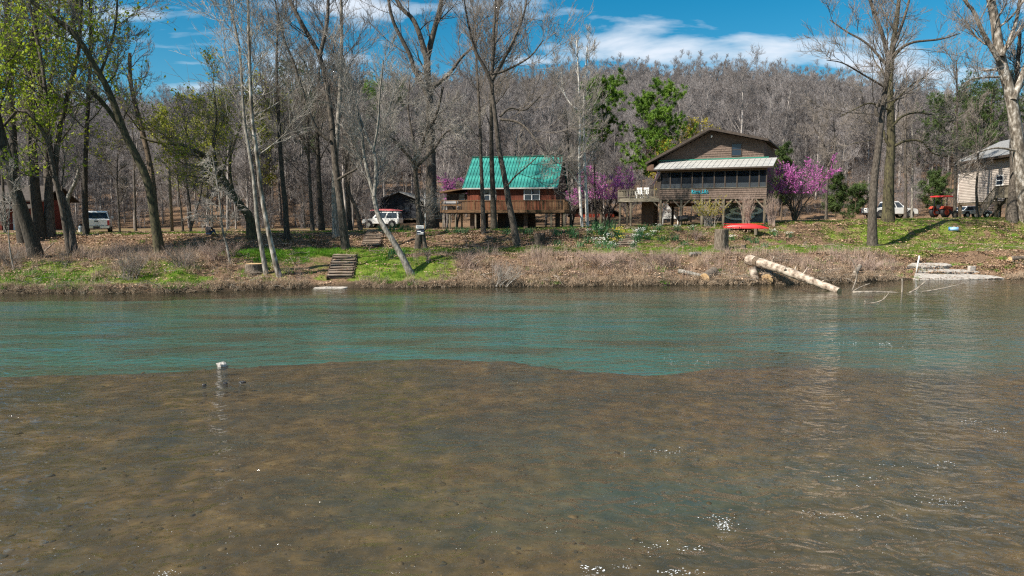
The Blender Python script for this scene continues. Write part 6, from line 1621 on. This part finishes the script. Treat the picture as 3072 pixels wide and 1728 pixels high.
cn = MB().add(V, [[i * 9 + j, (i + 1) * 9 + j, (i + 1) * 9 + j + 1, i * 9 + j + 1] for i in range(n - 1) for j in range(8)]).build('canoe', mat_plain('faded_red', (0.46, 0.10, 0.10), 0.5), None, True, (p[0] + 0.3, p[1] + 0.05, p[2] + 1.935))
cn.rotation_euler = (0, 0, -0.12); tag(cn, 'faded red canoe strapped upside down on the white off-road car', 'canoe')
p = on_ground(2905, 80); car('white low car half hidden behind the posts of the beige house', p, 0.2, [(-2.1, 0.4), (-2.15, 0.8), (1.0, 0.85), (1.95, 0.75), (2.1, 0.45)], [(-1.7, 0.8), (-1.0, 1.3), (0.3, 1.33), (1.05, 0.84)][:1] + [(-1.1, 1.28), (0.3, 1.33), (1.05, 0.80)], 1.75, [(-1.3, -1), (-1.3, 1), (1.3, -1), (1.3, 1)], 0.31, cat='car', name='parked_car')

def tractor():
    p = on_ground(2822, 79)
    e = thing('tractor', 'red tractor with a red sunshade canopy beside the beige house', 'tractor', tuple(p), 0.35)
    red = M['kayak']
    MB().box(0.1, 1.5, -0.28, 0.28, 0.75, 1.25).build('hood', M['red_paint'], e); MB().box(1.5, 1.56, -0.26, 0.26, 0.78, 1.2).build('grille', M['black'], e)
    MB().box(-0.9, 1.3, -0.2, 0.2, 0.45, 0.75).build('chassis', M['dark_metal'], e)
    for s in (-1, 1):
        w = wheel(e, -0.5, s * 0.68, 0.62, 0.62, 0.34, 'red_paint'); wheel(e, 1.1, s * 0.6, 0.36, 0.36, 0.22, 'red_paint')
        MB().prism([(-1.2, 1.0), (-0.95, 1.28), (-0.05, 1.28), (0.2, 0.95), (0.12, 0.92), (-0.1, 1.2), (-0.9, 1.2), (-1.12, 0.96)], 'y', s * 0.68 - 0.19, s * 0.68 + 0.19).build('fender', M['red_paint'], e)
        for x in (-0.9,): MB().bar((x, s * 0.45, 0.75), (x + 0.05, s * 0.45, 2.28), 0.07).build('canopy_post', M['dark_metal'], e)
    MB().bar((0.05, 0.3, 0.9), (0.1, 0.35, 2.28), 0.05).build('canopy_post', M['dark_metal'], e); MB().bar((0.05, -0.3, 0.9), (0.1, -0.35, 2.28), 0.05).build('canopy_post', M['dark_metal'], e)
    c = MB().prism([(-1.25, 2.28), (-1.15, 2.40), (-0.3, 2.48), (0.55, 2.40), (0.65, 2.28)], 'y', -0.75, 0.75).build('canopy', red, e); bv = c.modifiers.new('round', 'BEVEL'); bv.width = 0.06; bv.segments = 2
    MB().box(-0.75, -0.3, -0.22, 0.22, 0.95, 1.05).build('seat', M['black'], e); MB().box(-0.8, -0.74, -0.22, 0.22, 1.05, 1.45).build('seat_back', M['black'], e)
    MB().tube([(0.2, 0, 1.2), (-0.08, 0, 1.45)], 0.02, 6).build('steering_column', M['black'], e)
    MB().tube([(-0.08 + 0.08 * math.cos(a), 0.19 * math.sin(a), 1.45 + 0.1 * math.cos(a)) for a in np.linspace(0, 2 * math.pi, 17)], 0.015, 6, False).build('steering_wheel', M['black'], e)
    MB().tube([(0.9, 0.2, 1.2), (0.9, 0.2, 1.8)], 0.03, 8).build('exhaust', M['dark_metal'], e)
tractor()

# ------------------------------------------------------------------ small things on the plateau
def person():
    p = hit(625, 706, 50); p = np.array([p[0], p[1], gz(p[0], p[1])])
    J, E, Rd = [], [], []
    def add(x, y, z, r, parent=None):
        J.append((x, y, z)); Rd.append(r)
        if parent is not None: E.append((parent, len(J) - 1))
        return len(J) - 1
    pel = add(0, 0, 0.15, 0.15); ab = add(0, 0.02, 0.30, 0.145, pel); ch = add(0, 0.08, 0.50, 0.165, ab); nk = add(0, 0.11, 0.665, 0.06, ch); h0 = add(0, 0.13, 0.73, 0.075, nk); h1 = add(0, 0.14, 0.82, 0.098, h0); add(0, 0.135, 0.90, 0.075, h1)
    for s in (-1, 1):
        sh = add(s * 0.19, 0.09, 0.58, 0.075, ch); el = add(s * 0.31, 0.22, 0.36, 0.052, sh); wr = add(s * 0.2, 0.44, 0.44, 0.036, el); pm = add(s * 0.18, 0.52, 0.46, 0.036, wr)
        for f in range(4): a = add(s * (0.21 - 0.025 * f), 0.57, 0.46, 0.011, pm); add(s * (0.21 - 0.025 * f), 0.60 + (0.01 if f in (1, 2) else 0), 0.43, 0.009, a)
        th = add(s * 0.13, 0.53, 0.47, 0.012, pm); add(s * 0.115, 0.56, 0.45, 0.010, th)
        hp = add(s * 0.11, 0.05, 0.13, 0.11, pel); kn = add(s * 0.19, 0.47, 0.40, 0.075, hp); an = add(s * 0.16, 0.70, 0.09, 0.05, kn); add(s * 0.18, 0.88, 0.05, 0.042, an)
    me = bpy.data.meshes.new('person'); me.from_pydata(J, E, []); o = bpy.data.objects.new('person', me); COL.objects.link(o)
    sk = o.modifiers.new('skin', 'SKIN'); ss = o.modifiers.new('sub', 'SUBSURF'); ss.levels = 2; ss.render_levels = 2
    for v, r in zip(me.skin_vertices[0].data, Rd): v.radius = (r, r)
    me.skin_vertices[0].data[0].use_root = True
    bpy.context.view_layer.update()
    m2 = bpy.data.meshes.new_from_object(o.evaluated_get(bpy.context.evaluated_depsgraph_get()))
    bpy.data.objects.remove(o)
    for c, r in (((0.42, 0.26, 0.19), 0.5), ((0.018, 0.018, 0.024), 0.9), ((0.05, 0.10, 0.19), 0.9), ((0.05, 0.035, 0.025), 0.8), ((0.6, 0.6, 0.58), 0.7)):
        m2.materials.append(mat_plain('person_%d' % len(m2.materials), c, r))
    for q in m2.polygons:
        x, y, z = q.center; q.use_smooth = True
        if z > 0.68: q.material_index = 0 if (z < 0.80 or y > 0.19) else 3
        elif z > 0.655 and abs(x) < 0.08: q.material_index = 0
        elif y > 0.42 and z > 0.405 and abs(x) < 0.26: q.material_index = 0
        elif (y > 0.18 and z < 0.5 and abs(x) < 0.27) or z < 0.2: q.material_index = 4 if z < 0.085 and y > 0.62 else 2
        else: q.material_index = 1
    o = link('person', m2, None, (p[0], p[1], p[2] - 0.01)); o.rotation_euler = (0, 0, -0.15)
    tag(o, 'person in a dark shirt and jeans sitting on the bank edge with their back turned', 'person')
person()
p = on_ground(247, 61)
e = thing('canister', 'white canister with a dark top beside the slim tree left of the pickup', 'canister', tuple(p))
MB().tube([(0, 0, 0), (0, 0, 0.05), (0, 0, 0.5), (0, 0, 0.6)], [0.17, 0.19, 0.19, 0.12], 14).build('body', M['white_vinyl'], e, True); MB().tube([(0, 0, 0.6), (0, 0, 0.66), (0, 0, 0.74)], [0.13, 0.15, 0.11], 12).build('cap', M['black'], e, True)
P_ = np.array([at(517, 697, 64), at(503, 430, 64)]); z0 = gz(P_[0][0], 64)
e = thing('utility_pole', 'plain grey wooden utility pole between the leaning tree and the thin trees', 'pole', (P_[0][0], 64, z0))
d = P_[1] - P_[0]
MB().tube([(0, 0, -0.3), tuple(d * 0.5), tuple(d)], [0.14, 0.125, 0.10], 12).build('shaft', M['post_wood'], e, True); MB().tube([tuple(d), tuple(d + [0, 0, 0.03])], [0.11, 0.09], 12).build('cap', M['dark_metal'], e)
MB().bar((d[0] * 0.93 - 0.12, 0, d[2] * 0.93), (d[0] * 0.93 + 0.12, 0, d[2] * 0.93), 0.08).build('bracket', M['dark_metal'], e)
p = on_ground(1277, 60)
e = thing('flagpole', 'thin white flagpole left of the great tree trunk', 'pole', tuple(p)); MB().tube([(0, 0, -0.2), (0, 0, 1.5), (0, 0, 3.2)], [0.035, 0.032, 0.025], 8).build('shaft', M['white_vinyl'], e, True)
MB().tube([(0, 0, 3.2), (0, 0, 3.24), (0, 0, 3.3)], [0.03, 0.05, 0.02], 8).build('finial', M['chrome'], e, True)

pt = hit(1252, 748)
def tree_sign(label, x0, x1, y0, y1, m, marks):
    Y = pt[1] - 0.44
    a, b = at(x0, y1, Y), at(x1, y0, Y); w, hh = b[0] - a[0], b[2] - a[2]
    e = thing('tree_sign', label, 'sign', ((a[0] + b[0]) / 2, Y, a[2]))
    MB().box(-w / 2, w / 2, -0.02, 0.02, 0, hh).build('panel', m, e)
    for u0, u1, v0, v1, mm in marks: MB().box(-w / 2 + u0 * w, -w / 2 + u1 * w, -0.03, -0.021, v0 * hh, v1 * hh).build('mark', mm, e)
    MB().box(-0.03, 0.03, 0.021, 0.2, hh * 0.3, hh * 0.6).build('bracket', M['dark_metal'], e)
navy = mat_plain('navy_sign', (0.02, 0.03, 0.055), 0.5)
tree_sign('small white sign board on the twin-footed tree', 1248, 1271, 676, 685, M['white_vinyl'], [(0.15, 0.85, 0.35, 0.6, navy)])
tree_sign('dark blue square sign below the white board on the twin-footed tree', 1250, 1272, 689, 704, navy, [(0.1, 0.6, 0.55, 0.75, M['white_vinyl']), (0.55, 0.92, 0.3, 0.5, M['white_vinyl']), (0.12, 0.9, 0.1, 0.2, M['white_vinyl'])])

p = hit(2860, 694)
e = thing('drain_pipe', 'short light-blue plastic pipe lying on the grassy slope on the right', 'pipe', (p[0], p[1], p[2] + 0.17), -0.5)
n = 20; a = np.arange(n) * 2 * math.pi / n; V = []
for x, r in ((-0.36, 0.17), (0.36, 0.17), (0.36, 0.14), (-0.36, 0.14)): V += [(x, r * math.cos(t), r * math.sin(t)) for t in a]
MB().add(V, [[k * n + i, k * n + (i + 1) % n, ((k + 1) % 4) * n + (i + 1) % n, ((k + 1) % 4) * n + i] for k in range(4) for i in range(n)]).build('pipe_wall', mat_plain('light_blue_plastic', (0.28, 0.48, 0.72), 0.4), e, True)
MB().tube([(-0.37, 0, 0), (-0.29, 0, 0)], 0.18, 20, False).build('collar', mat_plain('blue_plastic', (0.06, 0.2, 0.5), 0.4), e, True)

def grill():
    p = place(bc, 2.35, -0.9, 0); p = (p[0], p[1], gz(p[0], p[1]))
    e = thing('barbecue_grill', 'black covered grill in front of the posts of the brown cabin', 'grill', p, 0.3)
    for x in (-0.3, 0.3):
        for y in (-0.2, 0.2): MB().bar((x, y, 0), (x * 0.8, y * 0.8, 0.55), 0.04).build('leg', M['dark_metal'], e)
    MB().tube([(-0.42, 0, 0.7), (-0.4, 0, 0.7), (0.4, 0, 0.7), (0.42, 0, 0.7)], [0.2, 0.26, 0.26, 0.2], 16).build('drum', M['black'], e, True)
    MB().bar((-0.25, -0.29, 0.76), (0.25, -0.29, 0.76), 0.03).build('handle', M['chrome'], e); MB().box(0.43, 0.8, -0.18, 0.18, 0.68, 0.72).build('side_shelf', M['dark_plank'], e)
    MB().tube([(0.2, 0, 0.92), (0.2, 0, 1.25)], 0.04, 8).build('chimney', M['dark_metal'], e)
grill()

# ------------------------------------------------------------------ shrubs and flowers
def shrub(label, px, py, h, w, seed, mat, n=26, sub=5, cards=0, card_m='leaf_yellow', Y=None, curve=0.5, name='shrub', r0=0.014, lean=0.0, csize=0.05):
    g = np.random.default_rng(seed); p = hit(px, py) if Y is None else on_ground(px, Y)
    k = 7; az = g.uniform(0, 2 * math.pi, n); s = g.uniform(0.15, 0.5, n) * w; t = np.linspace(0, 1, k)
    P = np.zeros((n, k, 3)); b = g.normal(0, 0.09 * w, (n, 2))
    P[:, :, 0] = b[:, :1] + (np.cos(az) * s)[:, None] * t ** (1 + curve) + lean * t; P[:, :, 1] = b[:, 1:] + (np.sin(az) * s)[:, None] * t ** (1 + curve)
    P[:, :, 2] = (h * g.uniform(0.6, 1.05, n))[:, None] * (t - 0.12 * t ** 2) - 0.05
    P[:, 1:] += g.normal(0, 0.02, (n, k - 1, 3))
    Rr = np.linspace(r0, r0 * 0.4, k)[None].repeat(n, 0)
    e = thing(name, label, 'shrub', tuple(p))
    link('stems', branch_mesh('stems', [(P, Rr, 5)], M[mat]), e)
    P1, R1 = spawn(P, Rr, sub, 0.3, 1, 0.6, 0.2, 4, 0.3, 0.12, 0.6, 0.005, g, lf=0.32); P2, R2 = spawn(P1, R1, 4, 0.2, 1, 0.6, 0.2, 3, 0.2, 0.12, 0.7, 0.004, g, lf=0.5)
    link('twigs', branch_mesh('twigs', [(P1, R1, 3), (P2, R2, 3)], M[mat]), e)
    if cards:
        C = np.vstack([along(P1, cards // 2, g, 0.03), along(P2, cards // 2, g, 0.03)]); C = C[C[:, 2] > h * 0.35]
        V, Q = leaf_cards(C, csize, g, 0.7); link('blossom', new_mesh('blossom', V, Q, mats=[M[card_m]]), e)
shrub('yellow-flowering shrub in front of the brown cabin posts', 2126, 684, 2.6, 3.0, 801, 'twig_pale', 40, 6, 1700, 'leaf_yellow', Y=59.0)
shrub('tall bare brown shrub between the yellow shrub and the kayak end', 2236, 676, 2.9, 1.5, 802, 'dry_stem', 46, 5, 0, Y=58.6, curve=0.9)
shrub('bare brown shrub behind the right end of the kayak', 2312, 674, 2.7, 1.5, 803, 'dry_stem', 44, 5, 0, Y=59.5, curve=0.9)
shrub('grey twiggy shrub on the low bank below the white pickup', 392, 838, 1.7, 2.6, 804, 'twig', 46, 6, 0)
shrub('spray of pale bare stems at the water edge in the middle', 1500, 858, 1.55, 2.8, 805, 'twig_pale', 40, 2, 0, curve=0.1, lean=0.5, r0=0.013)
shrub('low brown twiggy bush on the left bank near the sapling', 640, 780, 1.3, 2.0, 806, 'dry_stem', 40, 5, 0)
shrub('leafless tangle of brown stems beside the low wide stump', 690, 770, 1.2, 2.2, 807, 'dry_stem', 40, 5, 0)
shrub('reddish dead weed clump right of the slender leaning tree', 1285, 788, 1.1, 0.9, 808, 'dry_stem', 20, 4, 0)
shrub('pinkish brown brush clump in the dry grass below the steps of the brown cabin', 1800, 800, 1.2, 3.2, 809, 'dry_stem', 60, 5, 0)
shrub('wide clump of bare stems in the dry grass left of the pale spray', 1400, 800, 1.1, 2.6, 810, 'dry_stem', 50, 5, 0)
shrub('dense bare brush clump in the dry grass below the tall stump', 1985, 800, 1.2, 3.0, 811, 'dry_stem', 60, 5, 0)
shrub('twiggy brush at the left edge of the picture on the low bank', 30, 800, 1.3, 2.4, 812, 'twig', 44, 5, 0)
shrub('grey brush on the bank below the leaning big tree', 545, 800, 1.2, 2.4, 813, 'twig', 44, 5, 0)
shrub('brown brush mound right of the fallen trunk', 2600, 812, 1.0, 3.2, 814, 'dry_stem', 60, 5, 0)
shrub('brown weed clump on the upper bank under the yellow shrub', 2090, 720, 0.9, 2.2, 815, 'dry_stem', 46, 4, 0)

M['daff_leaf'] = mat_noise('daffodil_leaf', (0.03, 0.10, 0.035), (0.08, 0.20, 0.07), 3, 0.6, per_object=0.2)
M['daff_white'] = mat_plain('daffodil_white', (0.80, 0.80, 0.70), 0.6); M['daff_yellow'] = mat_plain('daffodil_yellow', (0.75, 0.58, 0.08), 0.6)
def clump_meshes(seed):
    g = np.random.default_rng(seed)
    V, Q = blades(70, 0.22, 0.48, 0.16, 0.016, 0.45, g, 3); lv = new_mesh('leaves', V, Q, mats=[M['daff_leaf']])
    out = [lv]
    for m in ('daff_white', 'daff_yellow'):
        b = MB()
        for i in range(26):
            c = np.append(g.normal(0, 0.2, 2), g.uniform(0.3, 0.5)); r = 0.042; a0 = g.uniform(0, 6); tl = g.uniform(0.5, 1.2); az = g.uniform(-2.6, -0.5)
            nrm = np.array([math.cos(az) * math.sin(tl), math.sin(az) * math.sin(tl), math.cos(tl)]); u = np.cross(nrm, [0.3, 0.2, 1.0]); u /= np.linalg.norm(u); v = np.cross(nrm, u)
            ring = [c + r * (1 if k % 2 == 0 else 0.5) * (u * math.cos(a0 + k * math.pi / 6) + v * math.sin(a0 + k * math.pi / 6)) for k in range(12)]
            b.add(np.vstack([ring, [c - nrm * 0.01], [c + nrm * 0.03]]), None, [[k, (k + 1) % 12, 12] for k in range(12)] + [[k, (k + 4) % 12, 13] for k in range(0, 12, 4)])
        out.append(b.mesh('blossom', M[m]))
    return out
CL = [clump_meshes(900 + i) for i in range(3)]
def clump(px, py, kind, scale=1.0):
    p = hit(px, py); k = CL[int(RNG.integers(0, 3))]
    lab = {'w': 'clump of white daffodils on the bank near the brown cabin steps', 'y': 'clump of yellow daffodils beside the top of the brown cabin steps', 'g': 'dark green leafy clump of flowerless bulbs on the upper bank'}[kind]
    e = thing('daffodil_clump', lab, 'flowers', tuple(p - [0, 0, 0.02]), RNG.uniform(0, 6.3), {'w': 'white daffodil clumps', 'y': 'yellow daffodil clumps', 'g': 'green bulb clumps'}[kind]); e.scale = (scale,) * 3
    link('leaves', k[0], e)
    if kind != 'g': link('blossom', k[1 if kind == 'w' else 2], e)
for px, py, kd, sc in [(1850, 702, 'y', 1.2), (1858, 714, 'y', 1.3), (1862, 726, 'y', 1.1), (1840, 735, 'y', 1.0), (1800, 700, 'w', 1.1), (1768, 703, 'w', 1.0), (1822, 722, 'w', 1.2), (1812, 734, 'w', 1.2), (1828, 746, 'w', 1.2), (1845, 748, 'w', 1.0), (1795, 742, 'w', 1.0), (1785, 728, 'w', 0.9),
        (1914, 712, 'w', 1.4), (1922, 704, 'w', 1.2), (1905, 726, 'w', 1.3), (1898, 744, 'w', 1.1), (1942, 718, 'w', 1.0), (1960, 706, 'w', 0.9), (1930, 690, 'g', 1.4), (1975, 690, 'w', 1.1), (2030, 692, 'w', 1.0), (2075, 690, 'w', 0.9), (1985, 722, 'g', 1.1), (2025, 722, 'g', 1.3), (2050, 735, 'g', 1.0),
        (2195, 720, 'w', 0.9), (2240, 722, 'g', 1.0), (2262, 728, 'g', 1.2), (2320, 706, 'w', 1.1), (2368, 712, 'w', 1.0), (2296, 742, 'g', 1.1), (1790, 690, 'g', 2.0), (1830, 686, 'g', 1.8), (1812, 706, 'g', 1.7), (1720, 712, 'g', 1.5), (1712, 700, 'g', 1.6), (1672, 706, 'g', 1.5), (1740, 742, 'g', 1.2), (1670, 738, 'g', 1.3), (1760, 728, 'g', 1.3), (1520, 702, 'g', 1.3), (1572, 700, 'g', 1.2), (1590, 702, 'g', 1.2), (1372, 698, 'g', 1.2), (1395, 699, 'g', 1.1), (1340, 697, 'g', 1.0),
        (1140, 696, 'g', 1.3), (1175, 694, 'g', 1.4), (1205, 693, 'g', 1.4), (1230, 692, 'g', 1.2), (1180, 762, 'g', 1.2), (1205, 766, 'g', 1.1), (1172, 775, 'g', 1.0)]:
    clump(px, py, kd, sc)

# ------------------------------------------------------------------ sticks, roots and foam
def litter_sticks():
    ms = []
    for i in range(5):
        g = np.random.default_rng(950 + i); P = np.zeros((3, 5, 3)); L_ = g.uniform(0.5, 1.4, 3); az = g.uniform(0, 6.3, 3); t = np.linspace(0, 1, 5)
        P[:, :, 0] = np.cos(az)[:, None] * L_[:, None] * t; P[:, :, 1] = np.sin(az)[:, None] * L_[:, None] * t; P[:, :, 2] = 0.04 + 0.35 * g.random((3, 1)) * t + 0.05 * np.sin(t * 5); P += g.normal(0, 0.03, P.shape)
        Rr = np.linspace(0.018, 0.008, 5)[None].repeat(3, 0); P1, R1 = spawn(P, Rr, 4, 0.2, 1, 0.7, 0.2, 3, 0.1, 0.15, 0.6, 0.005, g, lf=0.4)
        ms.append(branch_mesh('stick', [(P, Rr, 5), (P1, R1, 3)], M['drift']))
    def w(X, Y, s):
        p = pix_x(X, Y); st = ((p > 925) & (p < 1090)) | ((p > 2725) & (p < 3030) & (s < 4))
        return np.where(s < 0.9, 0.55, 0.14) * (~st) * np.interp(p, [0, 1050, 1080, 1300, 1340], [1, 1, 0.25, 0.25, 1])
    P = pick_spots(1500, w, -40, 44, 0.05, 8.5)
    scatter('fallen_twigs', 'pale dead twigs and roots littering the water edge and bank', ms, P + [0, 0, 0.03], RNG.uniform(0, 6.3, len(P)), RNG.uniform(0.5, 1.2, len(P)), tilt=0.2)
litter_sticks()

def foam():
    """small white bubbles and crests where the current breaks"""
    g = np.random.default_rng(31); C, S = [], []
    def add(px, py, n, sx, sy, size):
        d = ray(px, py); Y = -CAM_Z / d[2]
        q = g.normal(0, 1, (n, 2)) * [sx, sy]
        for a, b in q: C.append((d[0] * Y + a, Y + b)); S.append(size * g.uniform(0.5, 1.5))
    for px, py, n, sx, sy, z in [(2170, 1575, 70, 0.07, 0.10, 0.009), (2158, 1560, 20, 0.2, 0.12, 0.010), (2840, 1510, 46, 0.16, 0.09, 0.007), (2800, 1500, 14, 0.25, 0.1, 0.01), (2660, 1034, 30, 0.14, 0.2, 0.016), (2540, 1028, 14, 0.4, 0.2, 0.018), (2590, 1550, 30, 0.35, 0.06, 0.009), (2000, 1355, 24, 0.30, 0.1, 0.011), (2600, 1440, 18, 0.22, 0.14, 0.010),
            (1780, 1708, 26, 0.08, 0.05, 0.012), (1880, 1700, 16, 0.08, 0.04, 0.008), (2030, 1714, 34, 0.14, 0.04, 0.010), (2080, 1650, 26, 0.10, 0.08, 0.009), (1940, 1640, 14, 0.12, 0.08, 0.008), (2820, 1386, 12, 0.16, 0.1, 0.012), (2990, 1292, 14, 0.16, 0.12, 0.013), (2900, 1262, 8, 0.14, 0.1, 0.012), (2060, 1083, 24, 0.7, 0.25, 0.013), (500, 1720, 26, 0.07, 0.03, 0.007), (2450, 1540, 12, 0.2, 0.05, 0.008), (2700, 1390, 14, 0.3, 0.15, 0.01)]:
        add(px, py, n, sx, sy, z)
    n = 560; py = 880 + 840 * g.random(n) ** 0.9; px = g.uniform(0, 3072, n)
    for a, b in zip(px, py):
        if g.random() > 0.25 + 0.75 * float(fbm(np.array([a / 300]), np.array([b / 120]), 1.0, 5)[0]): continue
        k = 1 + int(g.exponential(0.8)); add(a, b, k, 0.05 if b > 1200 else 0.2, 0.03, 0.0042 + 0.009 * max(0, (1300 - b) / 420) ** 1.1 + (0.001 if b > 1500 else 0))
    C, S = np.array(C), np.array(S) * 0.72; m = len(C)
    a = np.arange(6) * math.pi / 3
    ring = np.stack([np.cos(a), np.sin(a) * 0.8], 1)
    jit = g.uniform(0.6, 1.3, (m, 6, 1))
    V = np.zeros((m, 7, 3)); V[:, :6, :2] = C[:, None] + ring[None] * S[:, None, None] * jit * [1.3, 1]; V[:, :6, 2] = 0.002; V[:, 6, :2] = C; V[:, 6, 2] = S * 0.3
    T = np.array([[i, (i + 1) % 6, 6] for i in range(6)])[None] + (np.arange(m) * 7)[:, None, None]
    o = link('foam', new_mesh('foam', V.reshape(-1, 3), None, T.reshape(-1, 3), mats=[mat_plain('foam_white', (0.85, 0.87, 0.88), 0.5)]))
    tag(o, 'white foam flecks on the running water', None, kind='stuff')
foam()
